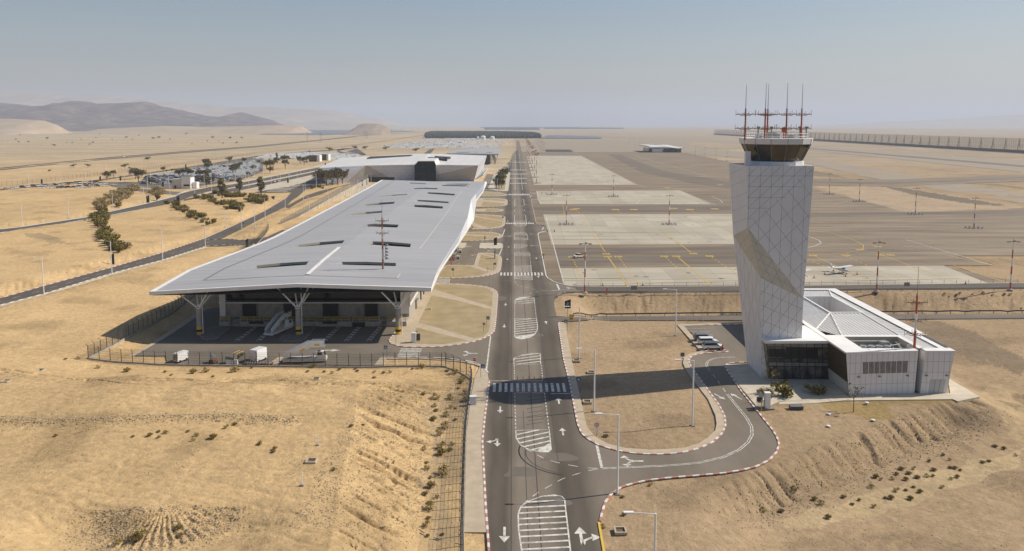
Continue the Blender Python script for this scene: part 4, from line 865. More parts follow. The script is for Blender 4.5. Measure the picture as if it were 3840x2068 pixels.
for x, y in ((1018, 710), (1052, 700.6), (1083.8, 692), (1115, 685), (1145, 730), (1186.5, 709), (1165.6, 650), (1128, 656), (1087, 666), (1042, 679), (989.8, 687.6), (933.5, 702.7), (883, 683), (920.5, 674.6), (955, 666), (987.6, 659.5), (730.6, 730.6), (794, 717.6)): lamp(gz(x, y), rng.choice((0, math.pi)), 'white lamp post among the roads before the passenger terminal', 'lamp posts before the terminal')
for x, y in ((554, 705.6), (468, 688), (345.4, 690), (439, 678.5), (501, 684), (565, 684), (632, 692.6), (767, 709), (841.7, 690), (596, 645), (646.5, 636), (692, 632), (734.6, 629.6), (805, 616.5), (847.6, 612), (678, 669), (801, 642.6), (815, 658), (855, 629.6), (885.7, 612), (531, 638), (398.7, 645), (108.7, 696), (225.7, 685), (321, 677), (920, 600), (951, 610), (1005, 600), (1080, 600), (1180, 590), (1240, 606)): lamp(gz(x, y), rng.choice((0, math.pi)), 'thin white lamp post in the tree planted car park', 'lamp posts in the car park')
for x, y in ((1813, 737), (1865, 730), (1856, 709), (1915, 600), (1913, 625), (1908, 660), (1850, 690), (1921, 585)): lamp(gz(x, y), 0, 'white lamp post on the terminal side of the distant main road', 'lamp posts at the distant terminal')

# ================================================================== apron floodlight masts
def mastproto(h, name, head, blocks):
    root = thing(name, 'mast', 'mast')
    b = MB(); n = 6
    for k in range(n): b.tube((0, 0, h * k / n), (0, 0, h * (k + 1) / n), .26 - .02 * k, .24 - .02 * k, 8, k % 2)
    b.build('pole', ['mast_red', 'white_steel'], root)
    b = MB()
    if head == 'flat': b.tube((0, 0, h), (0, 0, h + 1.0), .05, n=4); b.tube((-1.7, 0, h + .1), (1.7, 0, h + .1), .07, n=5); b.box((-1.4, -.15, h + .0), (.8, .5, .2)); b.box((1.4, -.15, h + .0), (.8, .5, .2)); b.box((.3, -.2, h + .25), (.5, .4, .3))
    else: b.tube((0, 0, h), (-1.3, -.6, h + 1.5), .12, n=5); b.tube((0, 0, h), (1.3, .6, h + 1.8), .12, n=5); b.box((-1.2, -.6, h + 1.0), (1.5, 1.2, .5), 0, .3, .5); b.box((1.2, .6, h + 1.5), (1.6, 1.2, .5), 0, .3, -.4); b.box((0, 0, h + .2), (1.8, .8, .5), 0, .5)
    b.build('floodlight', 'mast_rust', root)
    b = MB(); b.lathe([(.8, 0), (.8, .35), (.5, .4), (.4, .6)], 10); b.build('base', 'concrete', root)
    if blocks:
        b = MB(); b.box((0, -1.6, .5), (6, .12, .14)); b.box((0, 1.6, .5), (6, .12, .14))
        for x in (-3, 3): b.box((x, 0, .5), (.12, 3.2, .14))
        b.build('barrier_frame', 'white_steel', root)
        for x in (-3, -1.1, 1.1, 3):
            for y in (-1.6, 1.6): b = MB(); b.box((x, y, .45), (.5, .4, .9)); b.build('barrier_block', 'foil', root)
    return root
MA = mastproto(14, 'floodlight_mast', 'flat', True); MBs = mastproto(14.3, 'floodlight_mast', 'flat', False); MC = mastproto(23, 'floodlight_mast', 'tall', True)
gm = 'red and white floodlight masts'
def putm(pr, lst, st):
    for (x, y, lb) in lst:
        if st[0]: dup(pr, G(x, y), 0, None, lb, gm)
        else: st[0] = True; pr.location = G(x, y); pr['label'] = lb; pr['group'] = gm
putm(MBs, [(2192.9, 1101, 'red and white floodlight mast at the curved guard rail corner'), (3287, 1096, 'red and white floodlight mast above the annex roof'), (3788, 1090, 'red and white floodlight mast nearest the right edge')], [False])
putm(MA, [(2124, 844, 'red and white mast on the pale stand nearest the road'), (2509, 844, 'red and white mast on the pale stand beside the tower'), (2070, 731.7, 'red and white mast on the middle stand by the road'), (2300.5, 739, 'red and white mast in the centre of the middle stand'),
    (3109.8, 730, 'red and white mast just right of the tower top'), (3222, 758, 'second red and white mast right of the tower'), (3432, 805, 'red and white mast by the sand island end'), (3652, 857, 'red and white mast on the dark apron far right')], [False])
putm(MC, [(2011.8, 689, 'tallest nearest mast of the row beside the distant road')] + [(x, y, 'tall floodlight mast in the row beside the distant road') for x, y in ((2004, 667), (1996.8, 640.6), (1993, 631), (1987.4, 616), (1983.7, 605), (1980.7, 595.6), (1977.9, 588), (1973.8, 575))], [False])
for x, y in ((2608, 583.7), (2644, 591), (2684.5, 598), (2725.6, 606), (2440, 552), (2415, 556), (2400, 548), (2380, 545), (2362, 541)): dup(MBs, G(x, y), 0, None, 'thin distant floodlight mast near the low remote terminal', 'distant masts')
for i in range(9):
    for j in range(2): dup(MBs, G(2042 - i * 3.4 - j * 7, 568 - i * 4.2), 0, None, 'thin distant mast in the rows past the dark apron patch', 'distant mast rows')
# ================================================================== buildings
def joints(b, poly, fams, wd=.04, mi=1, off=.012, origin=None, udir=None):
    """joint lines on a flat convex facade; fams = (angle in degrees from horizontal, spacing, shift)"""
    P = [Vector(p) for p in poly]
    if len(P) > 3:
        n0 = (P[1] - P[0]).cross(P[2] - P[0]).normalized()
        if max(abs((p - P[0]).dot(n0)) for p in P) > .004:
            for k in range(1, len(P) - 1): joints(b, [P[0], P[k], P[k + 1]], fams, wd, mi, off, origin if origin is not None else P[0], udir)
            return
    n = (P[1] - P[0]).cross(P[2] - P[0]).normalized()
    u = Vector(udir) if udir is not None else Vector((0, 0, 1)).cross(n)
    if u.length < .05: u = Vector((1, 0, 0))
    u = (u - n * u.dot(n)).normalized(); v = n.cross(u); o = Vector(origin) if origin is not None else P[0]
    q = [((p - o).dot(u), (p - o).dot(v)) for p in P]
    xs = [a for a, _ in q]; ys_ = [c for _, c in q]; cx, cy_ = sum(xs) / len(xs), sum(ys_) / len(ys_); rad = max(math.hypot(a - cx, c - cy_) for a, c in q) + 1
    for ang, sp, sh in fams:
        d = (math.cos(R(ang)), math.sin(R(ang))); m_ = (-d[1], d[0]); c0 = cx * m_[0] + cy_ * m_[1]
        k = math.floor((c0 - rad - sh) / sp)
        while k * sp + sh < c0 + rad:
            t = k * sp + sh; k += 1
            bx, by = m_[0] * t, m_[1] * t; al = cx * d[0] + cy_ * d[1]
            s_ = clipseg((bx + d[0] * (al - rad), by + d[1] * (al - rad)), (bx + d[0] * (al + rad), by + d[1] * (al + rad)), q)
            if not s_: continue
            a, e = s_
            if math.hypot(a[0] - e[0], a[1] - e[1]) < .15: continue
            A = o + u * a[0] + v * a[1] + n * off; E = o + u * e[0] + v * e[1] + n * off; w_ = (u * m_[0] + v * m_[1]) * wd / 2
            b.quad(A - w_, E - w_, E + w_, A + w_, mi)
def face(b, pts, mi=0): b.add([Vector(p) for p in pts], [(0, k, k + 1) for k in range(1, len(pts) - 1)], mi)
def planar(q):
    n = (q[1] - q[0]).cross(q[2] - q[0]).normalized()
    for k in q[3:]: k -= n * (k - q[0]).dot(n)
def quadpt(q, u, v, off=0):
    a, b_, c, d = (Vector(k) for k in q); n = (b_ - a).cross(d - a).normalized()
    return a.lerp(b_, u).lerp(d.lerp(c, u), v) + n * off
def slab(b, q, u0, u1, v0, v1, off, mi=0, thick=.06):
    """a thin raised panel on quad q (a-b bottom, d-c top)"""
    f_ = [quadpt(q, u0, v0, off), quadpt(q, u1, v0, off), quadpt(q, u1, v1, off), quadpt(q, u0, v1, off)]
    k = [quadpt(q, u0, v0, off - thick), quadpt(q, u1, v0, off - thick), quadpt(q, u1, v1, off - thick), quadpt(q, u0, v1, off - thick)]
    b.hexa(k, f_, mi)
def wall(b, x0, y0, x1, y1, z0, z1, mi=0): face(b, [(x0, y0, z0), (x1, y0 if False else y1, z0), (x1, y1, z1), (x0, y0, z1)], mi)

# ---------------- control tower
T = thing('control_tower', 'tall white faceted control tower with tan twisted band and dark glass cab', 'control tower', G(2854, 1416.6)); TO = T.location.copy()
TL, TF, TR = GD(2733, 613, 157.6), GD(2802.5, 624, 147), GD(3053, 625.7, 147); zt = TF.z
TL.z = TR.z = zt; TB = Vector((TR.x - .2, 157.8, zt))
A_, B_, C_, D_ = GD(2804, 854.5, 147.1), GD(2750, 885, 157.0), GD(2854, 1043.6, 147.6), GD(3012, 1121, 147.3)
D_.y = 147.1 + (147 - 147.1) * 0 + (A_.z - D_.z) / (TF.z - A_.z) * .1
CF, BL = G(2854, 1416.6), G(2802, 1366); DR = G(3001, 1417); BR = Vector((DR.x, 156.4, 0)); DB = Vector((D_.x, 157, D_.z))
loc = lambda p: Vector(p) - TO
tb = MB()
UF, UL, LFc, LLf = [A_, D_, TR, TF], [B_, A_, TF, TL], [CF, DR, D_, C_], [BL, CF, C_, B_]
for q in (UF, UL, LFc, LLf): face(tb, [loc(p) for p in q])
for q in ([DR, BR, DB, D_], [D_, DB, TB, TR], [BR, BL, B_, DB], [DB, B_, TL, TB]): face(tb, [loc(p) for p in q])
for q in ([A_, D_, TR, TF],):
    joints(tb, [loc(p) for p in q], [(90, 2.06, 0)])
    gridp = [TF.lerp(TR, 0), TR, TR.lerp(D_, .16), TF.lerp(A_, .98)]
    joints(tb, [loc(TF), loc(TF.lerp(A_, .92)), loc(TR.lerp(D_, .10)), loc(TR)], [(0, 2.0, .2)], origin=loc(TF))
    joints(tb, [loc(TF), loc(TF.lerp(A_, .95)), loc(TR.lerp(D_, .02)), loc(TR)], [(44, 2.06 * .72, .1)], origin=loc(TF))
    joints(tb, [loc(TF.lerp(A_, .97)), loc(A_), loc(D_), loc(TR), loc(TR.lerp(TF, .05))], [(44, 2.06 * 1.44, .1), (-51, 2.75, .4)], origin=loc(TF))
joints(tb, [loc(p) for p in UL], [(86, 1.2, 0), (12, 2.4, .1)], wd=.032); joints(tb, [loc(p) for p in LLf], [(84, 1.5, 0), (62, 2.6, .2), (-63, 2.9, .5)], wd=.032)
joints(tb, [loc(p) for p in LFc], [(90, 1.55, 0), (55, 1.9, .2), (-24, 2.5, .2)])
tb.build('shaft', ['panel', 'panel_joint'], T)
bb = MB(); face(bb, [loc(C_), loc(A_), loc(B_)]); face(bb, [loc(C_), loc(D_), loc(A_)])
joints(bb, [loc(C_), loc(A_), loc(B_)], [(24, 1.9, .3), (-52, 1.0, 0)], wd=.032); joints(bb, [loc(C_), loc(D_), loc(A_)], [(-30, 1.25, .2), (-66, 1.5, 0), (62, 2.1, 0)], wd=.032)
bb.build('band', ['panel_tan', 'panel_joint'], T)
pb = MB()
cor = [TF, TR, TB, TL]
for i in range(4):
    a, c = cor[i], cor[(i + 1) % 4]; m_ = Vector(((a.x + c.x) / 2, (a.y + c.y) / 2, 0)); ctr = sum(cor, Vector()) / 4; inn = lambda p: p + (Vector((ctr.x, ctr.y, p.z)) - p).normalized() * .4
    a2, c2 = inn(a), inn(c); dn = Vector((0, 0, -1.1)); up_ = Vector((0, 0, .06))
    pb.hexa([loc(a + Vector((0, 0, -.05))), loc(c + Vector((0, 0, -.05))), loc(c2 + Vector((0, 0, -.05))), loc(a2 + Vector((0, 0, -.05)))], [loc(a + up_), loc(c + up_), loc(c2 + up_), loc(a2 + up_)])
    face(pb, [loc(c2 + dn), loc(a2 + dn), loc(a2), loc(c2)])
face(pb, [loc(p + Vector((0, 0, -1.1))) for p in cor]); pb.build('parapet', 'panel', T)
cx_, cy0 = GD(2907, 620, 152.4).x, 152.4; CC = Vector((cx_, cy0, 0)) - Vector((TO.x, TO.y, 0))
NS = 14; PH = -math.pi / 2
def ringpt(r, z, i): t = 2 * math.pi * i / NS + PH; return CC + Vector((r * math.cos(t), r * math.sin(t), z))
z0c = zt - 1.05
b = MB(); b.lathe([(5.2, z0c), (5.2, zt + .75), (4.9, zt + .8)], NS, CC, 0, PH); b.build('drum', 'white_steel', T)
gb = MB(); mb = MB(); rb_, rt_, zb, ztp = 4.85, 6.35, zt + .8, zt + 4.0
for i in range(NS):
    face(gb, [ringpt(rb_, zb, i), ringpt(rb_, zb, i + 1), ringpt(rt_, ztp, i + 1), ringpt(rt_, ztp, i)])
    mb.tube(ringpt(rb_ + .03, zb, i), ringpt(rt_ + .03, ztp, i), .07, n=5)
gb.build('glazing', 'cab_glass', T); mb.build('mullion', 'grey_steel', T)
b = MB(); b.lathe([(3.2, zb - .3), (4.4, zb - .1), (4.4, zb + 1.0), (2.0, zb + 1.1)], NS, CC); b.build('console', 'interior_dark', T)
b = MB(); b.lathe([(6.2, ztp - .02), (6.55, ztp), (6.75, ztp + 1.05), (6.3, ztp + 1.12), (6.25, ztp + .8)], NS, CC, 0, PH)
for i in range(NS):
    mb2 = ringpt(6.57, ztp + .02, i); b.tube(mb2, ringpt(6.77, ztp + 1.04, i), .04, n=4, mi=1)
b.build('fascia', ['panel', 'panel_joint'], T)
zr = ztp + .85; b = MB()
for rr in (5.7,):
    for i in range(NS):
        for h in (.6, 1.15): b.tube(ringpt(rr, zr + h, i), ringpt(rr, zr + h, i + 1), .03, n=4)
        b.tube(ringpt(rr, zr, i), ringpt(rr, zr + 1.15, i), .035, n=4)
b.build('railing', 'white_steel', T)
b = MB()
for x, y, sx, sy, sz in ((-1.2, -1, 1.6, .8, 1.3), (2.0, -2, .9, .9, .8), (-3.4, 0, 1, .8, .7), (.5, 2, 1.4, 1, 1.0), (3.4, 1.5, .8, .8, .6)): b.box(CC + Vector((x, y, zr + sz / 2)), (sx, sy, sz))
for x in (-4.4, -1.9, 3.4, 4.6): b.tube(CC + Vector((x, -3, zr)), CC + Vector((x, -3, zr + 2.2)), .13, n=6); b.box(CC + Vector((x, -3, zr + 2.3)), (.45, .4, .25))
b.build('roof_equipment', 'galv', T)
b = MB(); b.tube(CC + Vector((.2, -3.6, zr)), CC + Vector((.2, -3.6, zr + 1.3)), .12, n=6); b.lathe([(.25, 1.3), (.42, 1.5), (.42, 2.1), (.25, 2.3)], 10, CC + Vector((.2, -3.6, zr))); b.build('beacon', ['mast_red'], T)
def antenna(x, y, z, par, hp, hw, arms, name='antenna_mast', r=.17, cols=('mast_red', 'white_steel'), nb=1, wl=1.85):
    b = MB()
    for k in range(nb): b.tube((0, 0, hp * k / nb), (0, 0, hp * (k + 1) / nb), r * (1 - .25 * k / nb), r * (1 - .25 * (k + 1) / nb), 7, k % 2)
    m_ = b.build(name, list(cols), par, (x, y, z))
    b = MB(); b.tube((0, 0, hp), (0, 0, hp + hw), .065, .03, 5); b.lathe([(.1, hp), (.18, hp + .2), (.08, hp + .45)], 6); b.build('whip', 'grey_steel', m_)
    for j, h in enumerate(arms):
        b = MB(); tl = .18 * (j % 2)
        b.tube((-wl, -tl, h), (wl, tl, h), .075, n=5, mi=0); b.tube((-wl * .5, 0, h - .25), (wl * .5, 0, h - .25), .05, n=4, mi=0)
        for sx in (-1, 1):
            b.tube((sx * wl * .5, 0, h - .25), (sx * wl * .62, 0, h), .04, n=4, mi=0); b.tube((sx * wl, sx * tl, h - .3), (sx * wl, sx * tl, h + .75), .035, n=4, mi=1); b.tube((sx * wl * .75, 0, h - .05), (sx * wl * .75, 0, h + .3), .05, n=4, mi=1); b.tube((sx * .5, 0, h), (sx * .5, 0, h + .2), .08, n=5, mi=1)
        for sy in (-1, 1): b.tube((0, 0, h), (.2, sy * wl * .8, h), .045, n=4, mi=0); b.tube((.2, sy * wl * .8, h - .2), (.2, sy * wl * .8, h + .5), .035, n=4, mi=1)
        b.build('crossarm', ['mast_rust', 'grey_steel'], m_)
    b = MB()
    for k in range(int(hp / .35)): b.box((.2, 0, .3 + k * .35), (.45, .03, .03))
    b.build('ladder', 'mast_rust', m_); return m_
for sx_, y_, wh in ((2793, 149.5, 4.8), (2867, 148.8, 5.1), (2876, 154, 5.2), (2947, 148.8, 5.1), (3003, 149.2, 5.0)):
    p = GD(sx_, 523, y_) ; antenna(p.x - TO.x, p.y - TO.y, zr - .05, T, 5.4, wh, (2.15, 4.75))
b = MB(); b.box(GD(2803, 600, 149.6) - TO + Vector((0, 0, .3)), (.9, .9, 2.6)); b.build('stair_box', 'panel', T)

# ---------------- annex: glazed lobby and the white panelled block
AX = thing('annex_building', 'low white panelled annex with ribbed roof, courtyard and glass lobby', 'building', (60, 145, 0)); AO = Vector((60, 145, 0)); al = lambda p: Vector(p) - AO
ZA = 7.8
FLt, FRt, RLt, RRt = (G(x, y, ZA) for x, y in ((3165.8, 1318.8), (3433.7, 1311), (3471.6, 1317.6), (3568.3, 1310.6)))
FLb, FRb, RLb, RRb = (G(x, y) for x, y in ((3182.8, 1483), (3428.6, 1475.5), (3450.7, 1476), (3549.7, 1476)))
KT1, KT2, KB1, KB2 = Vector((FRt.x + .1, 143.2, ZA)), Vector((RLt.x - .3, 143.2, ZA)), Vector((FRb.x, 143.2, 0)), Vector((RLb.x, 143.2, 0))
BRt, BLt, BRb, BLb = Vector((79.6, 193, ZA)), Vector((58.8, 193, ZA)), Vector((79.2, 193, -3)), Vector((59.2, 193, -3))
LTm = Vector((58.8, 157.8, ZA)); LBm = Vector((60.0, 157.8, 0))
FA, FB = [FLb, FRb, FRt, FLt], [RLb, RRb, RRt, RLt]
for q in (FA, FB):
    for k in (2, 3): q[k].y = q[0].y + (q[1].y - q[0].y) * (q[k].x - q[0].x) / (q[1].x - q[0].x)
aq = lambda q: [al(p) for p in q]
b = MB()
for q in (FA, FB, [FRb, KB1, KT1, FRt], [KB1, KB2, KT2, KT1], [KB2, RLb, RLt, KT2], [RRb, BRb, BRt, RRt], [BRb, BLb, BLt, BRt], [BLb, LBm, LTm, BLt]): face(b, [al(p) for p in q])
joints(b, [al(p) for p in FA], [(90, 1.0, 0), (0, 1.95, 0)], wd=.035); joints(b, [al(p) for p in FB], [(90, 1.0, 0), (0, 1.95, 0)], wd=.035); joints(b, [al(p) for p in (KB2, RLb, RLt, KT2)], [(0, 1.95, 0)], wd=.035); joints(b, [al(p) for p in (RRb, BRb, BRt, RRt)], [(90, 1.2, 0), (0, 1.95, 0)], wd=.035)
b.build('wall', ['panel', 'panel_joint'], AX)
b = MB(); lq = [LBm, FLb, FLt, LTm]; planar(lq)
slab(b, aq(lq), .02, .985, .30, .985, .05, 0, .1); slab(b, aq(lq), .02, .985, 0, .29, .04, 1, .1); slab(b, aq(lq), 0, .02, 0, 1, .05, 1, .2); b.build('side_wall', ['bronze', 'panel_tan'], AX)
b = MB(); slab(b, aq(lq), .30, .37, 0, .24, .07, 0, .04); b.build('door', 'dark_steel', AX)
fu = lambda x: (x - 3182.8) / (3428.6 - 3182.8)
mat('window_band', (.26, .245, .215), (.17, .165, .155), .9, .3); mat('door_panel', (.50, .50, .50), None, rough=.5)
b = MB(); slab(b, aq(FA), .225, .865, .495, .77, .03, 0, .05)
for k in range(1, 8): slab(b, aq(FA), .225 + .08 * k - .003, .225 + .08 * k + .003, .495, .77, .05, 1, .03)
for u0, u1 in ((.24, .33), (.42, .55), (.67, .83)): slab(b, aq(FA), u0, u1, .51, .755, .04, 2, .03)
b.build('window', ['window_band', 'panel', 'grey_steel'], AX)
b = MB(); slab(b, aq(FB), .30, .87, .0, .33, .03, 0, .05)
for u in (.49, .68): slab(b, aq(FB), u - .006, u + .006, 0, .33, .045, 1, .03)
b.build('door', ['door_panel', 'panel_joint'], AX)
for q, u, v in ((FA, .155, .43), (FA, .46, .43), (FA, .87, .43), (FB, .13, .43), (FB, .87, .43)):
    b = MB(); p = al(quadpt(q, u, v, .14)); b.box(p, (.42, .26, .16)); b.box(p - Vector((0, .02, .1)), (.34, .18, .05)); b.build('wall_light', 'grey_steel', AX)
# roof deck and parapet
b = MB(); zz = ZA + .06
def deck(x0, y0, x1, y1, z=zz, mi=0): b.add([al((x0, y0, z)), al((x1, y0, z)), al((x1, y1, z)), al((x0, y1, z))], [(0, 1, 2, 3)], mi)
fy = FLt.y
face(b, [al((FLt.x - .05, fy - .05, zz)), al((FRt.x, FRt.y - .05, zz)), al((FRt.x, 140.3, zz)), al((FLt.x - .05, 140.3, zz))])
deck(FLt.x - .05, 140.3, 63.2, 149.4); deck(73.4, 140.3, 74.4, 149.4); deck(63.2, 148.2, 73.4, 149.4)
face(b, [al((RLt.x, RLt.y - .05, zz)), al((RRt.x + .1, RRt.y - .05, zz)), al((RRt.x + .1, 140.6, zz)), al((RLt.x, 140.6, zz))]); deck(77.2, 140.6, 78.3, 149.4)
deck(FLt.x - .05, 149.4, 60.2, 193.1); deck(77.5, 149.4, 79.7, 193.1); deck(60.2, 191.4, 77.5, 193.1)
for q in ([FLt, FRt], [RLt, RRt], [RRt, BRt], [LTm, FLt]):
    a, c = (al(p) for p in q); n_ = (c - a).cross(Vector((0, 0, 1))).normalized() * .05; b.quad(a + n_ + Vector((0, 0, -.25)), c + n_ + Vector((0, 0, -.25)), c + n_ + Vector((0, 0, .06)), a + n_ + Vector((0, 0, .06)))
b.build('parapet', 'rim_white', AX)
mat('rib_roof', (.68, .675, .66), (.61, .605, .59), .4, .45); mat('rib_shadow', (.16, .155, .15), None, rough=.6)  # dark strips paint the shadow the ribs cast on the deck
cz = 8.9
cA, cB, cC, cD = (66.4, 163, cz), (72.8, 163, cz), (72.8, 178.3, cz), (66.4, 178.3, cz)
oA, oA2, oB, oC, oD = (60.2, 154.3, 7.6), (63.3, 149.4, 7.6), (74.4, 149.4, 7.6), (77.5, 191.4, 7.6), (60.2, 191.4, 7.6); oB2 = (77.5, 149.4, 7.6)
for nm, q, ang, sp in (('roof_panel', [oA, cA, cD, oD], 0, .62), ('roof_panel', [oA2, cA, oA], 35, .45), ('roof_panel', [oA2, oB, cB, cA], 97, .62), ('roof_panel', [oB, oB2, oC, cC, cB], 8, .9), ('roof_panel', [oD, cD, cC, oC], 90, .62), ('roof_panel', [(74.4, 140.6, 7.6), (77.2, 140.6, 7.6), oB2, oB], 0, .55)):
    r_ = MB(); P = [al(p) for p in q]; nn = (P[1] - P[0]).cross(P[2] - P[0])
    if nn.z < 0: P.reverse()
    face(r_, P); joints(r_, P, [(ang, sp * 1.25, 0)], wd=.15, mi=1, off=.015, udir=(1, 0, 0)); joints(r_, P, [(ang, sp * 1.25, sp / 2)], wd=.2, mi=2, off=.12, udir=(1, 0, 0)); r_.build(nm, ['rib_roof', 'rib_shadow', 'rim_white'], AX)
b = MB()
for a, c in ((oA, cA), (oA2, cA), (oB, cB), (oC, cC), (oD, cD)): b.tube(al(a) + Vector((0, 0, .12)), al(c) + Vector((0, 0, .1)), .16, n=6)
for a, c in ((cA, cB), (cB, cC), (cC, cD), (cD, cA)):
    a = al(a); c = al(c); d = (c - a).normalized(); n_ = d.cross(Vector((0, 0, 1))) * .35; u = Vector((0, 0, .22)); l = Vector((0, 0, -.1)); b.hexa([a - d * .35 + n_ + l, c + d * .35 + n_ + l, c - n_ * .1 + l, a - n_ * .1 + l], [a - d * .35 + n_ + u, c + d * .35 + n_ + u, c - n_ * .1 + u, a - n_ * .1 + u])
b.build('ridge', 'rim_white', AX)
b = MB(); x0, y0, x1, y1 = 66.4, 163, 72.8, 178.3
for q in ([(x0, y1, 5), (x1, y1, 5), (x1, y1, cz), (x0, y1, cz)], [(x1, y1, 5), (x1, y0, 5), (x1, y0, cz), (x1, y1, cz)], [(x0, y0, 5), (x0, y1, 5), (x0, y1, cz), (x0, y0, cz)], [(x1, y0, 5), (x0, y0, 5), (x0, y0, cz), (x1, y0, cz)]):
    P = [al(p) for p in q]; face(b, P); joints(b, P, [(90, 1.2, 0)], wd=.032)
b.build('courtyard_wall', ['panel', 'panel_joint'], AX)
b = MB()
for q in ([(x0, y1, 1), (x1, y1, 1), (x1, y1, 5), (x0, y1, 5)], [(x1, y1, 1), (x1, y0, 1), (x1, y0, 5), (x1, y1, 5)], [(x0, y0, 1), (x1, y0, 1), (x1, y1, 1), (x0, y1, 1)]): face(b, [al(p) for p in q])
b.box(al((70, 178.1, 3.4)), (1.6, .15, 2.6), 1); b.build('courtyard_glazing', ['glass_dark', 'white_steel'], AX)
# plant well with tanks and ducts
b = MB(); x0, y0, x1, y1, zl = 63.2, 140.3, 73.4, 148.2, 5.6
for q in ([(x0, y1, zl), (x1, y1, zl), (x1, y1, zz), (x0, y1, zz)], [(x1, y1, zl), (x1, y0, zl), (x1, y0, zz), (x1, y1, zz)], [(x0, y0, zl), (x0, y1, zl), (x0, y1, zz), (x0, y0, zz)], [(x1, y0, zl), (x0, y0, zl), (x0, y0, zz), (x1, y0, zz)], [(x0, y0, zl), (x1, y0, zl), (x1, y1, zl), (x0, y1, zl)]): face(b, [al(p) for p in q])
b.build('plant_well', 'paving_pale', AX)
for k in range(4):
    b = MB(); b.lathe([(.62, 0), (.66, .15), (.62, .3), (.66, 1.5), (.6, 1.6), (.3, 1.62)], 12, al((65.3 + k * 1.45, 144.4, zl))); b.build('tank', 'foil', AX)
b = MB(); b.box(al((66.5, 147, zl + 1.5)), (5.6, .8, .55)); b.box(al((69.8, 146.1, zl + 1.7)), (1.6, 1.4, .5), 0, .3); b.tube(al((63.6, 142, zl + .6)), al((70.5, 142, zl + .7)), .14, n=8, mi=1); b.tube(al((70.5, 142, zl + .7)), al((71.2, 146.4, zl + 1.3)), .17, n=8, mi=1); b.tube(al((71.2, 141.5, zl + 1.4)), al((72.7, 147.5, zl + 1.4)), .2, n=8, mi=1); b.tube(al((70.4, 144.9, zl + 1.4)), al((72.6, 145.5, zl + 1.5)), .16, n=8, mi=1); b.box(al((64.0, 143.4, zl + .5)), (1.0, 2.5, 1.0)); b.box(al((71.8, 143.2, zl + .6)), (.5, 3.6, .35), 0, -.2)
b.build('duct', ['galv', 'foil'], AX)
b = MB()
for z in (.5, 1.0): b.tube(al((65, 141.3, zl + z)), al((70, 141.3, zl + z)), .03, n=4)
for k in range(6): b.tube(al((65 + k, 141.3, zl)), al((65 + k, 141.3, zl + 1)), .03, n=4)
b.build('railing', 'grey_steel', AX)
pm = GD(3429, 1297, 140.6); antenna(pm.x - AO.x, pm.y - AO.y, ZA, AX, 9.6, 5.4, (2.6, 5.2, 8.4), nb=3, wl=1.9, r=.24)
# glass lobby
LQ = [G(2888, 1423.7), G(3113.8, 1423.7), GD(3113.8, 1292, 145.9), GD(2878, 1290, 145.4)]; planar(LQ)
b = MB(); face(b, [al(p) for p in LQ]); sidep = [Vector((LQ[0].x - .9, 155.8, 0)), LQ[0], LQ[3], Vector((LQ[3].x - .2, 155.8, LQ[3].z))]; face(b, [al(p) for p in sidep]); b.build('lobby_glazing', 'lobby_glass', AX)
b = MB()
for i in range(9): slab(b, aq(LQ), i / 8 - .004, i / 8 + .004, 0, 1, .08, 0, .1)
for v in (.02, .37, .48, .58, .90): slab(b, aq(LQ), 0, 1, v - .008, v + .008, .07, 0, .09)
slab(b, aq(LQ), 0, 1, .38, .47, .04, 1, .03); slab(b, aq(LQ), 0, 1, .91, 1, .04, 1, .03); slab(b, aq(LQ), .3, .8, .6, .88, .012, 2, .01); slab(b, aq(LQ), .02, .28, .62, .85, .012, 2, .01); slab(b, aq(LQ), .1, .14, .1, .3, .03, 1, .01)
b.build('mullion', ['black', 'window_band', 'interior_dark'], AX)
b = MB(); tz_ = LQ[3].z; b.hexa([al((LQ[3].x - .4, LQ[3].y - .5, tz_)), al((LQ[2].x + .2, LQ[2].y - .5, tz_)), al((58.8, 157, tz_)), al((LQ[3].x - .4, 157, tz_))], [al((LQ[3].x - .4, LQ[3].y - .5, tz_ + .5)), al((LQ[2].x + .2, LQ[2].y - .5, tz_ + .5)), al((58.8, 157, tz_ + .5)), al((LQ[3].x - .4, 157, tz_ + .5))]); b.build('lobby_roof', 'rim_white', AX)

# ---------------- cargo terminal with the great roof
CT = thing('cargo_terminal', 'long grey metal roofed terminal with slot skylights over a shaded loading yard', 'terminal', (-48, 190, 0)); CO = Vector((-48, 190, 0)); cl_ = lambda p: Vector(p) - CO
rows = [(174.6, -80.9, 10.9, 12.7, -18.0, 11.8), (194, -80.2, 12.2, 13.4, -18.3, 12.5), (237, -76.6, 12.3, 13.6, -17.6, 12.4), (252, -76.2, 12.3, 13.6, -16.9, 12.4), (309, -77.8, 12.2, 13.4, -17.2, 12.3), (380, -79.0, 12.6, 13.9, -19.6, 12.3), (440, -81.5, 12.3, 13.2, -18, 12.3), (505, -83.0, 13.0, 12.0, -16.9, 12.1)]
def rrow(y):
    y = min(max(y, rows[0][0]), rows[-1][0])
    for a, c in zip(rows, rows[1:]):
        if y <= c[0]: t = (y - a[0]) / (c[0] - a[0]); return [a[i] * (1 - t) + c[i] * t for i in range(6)]
XM = -48.0
def zroof(x, y):
    _, xl, zl_, zm, xr, zr_ = rrow(y)
    return zl_ + (zm - zl_) * (x - xl) / (XM - xl) if x < XM else zm + (zr_ - zm) * (x - XM) / (xr - XM)
SLOT = []
def slot(xa, ya, xb, yb, dep=5.0, sk=.7):
    a = G(xa, ya, 13.0); b_ = G(xb, yb, 13.0); SLOT.append((a, b_, dep, sk))
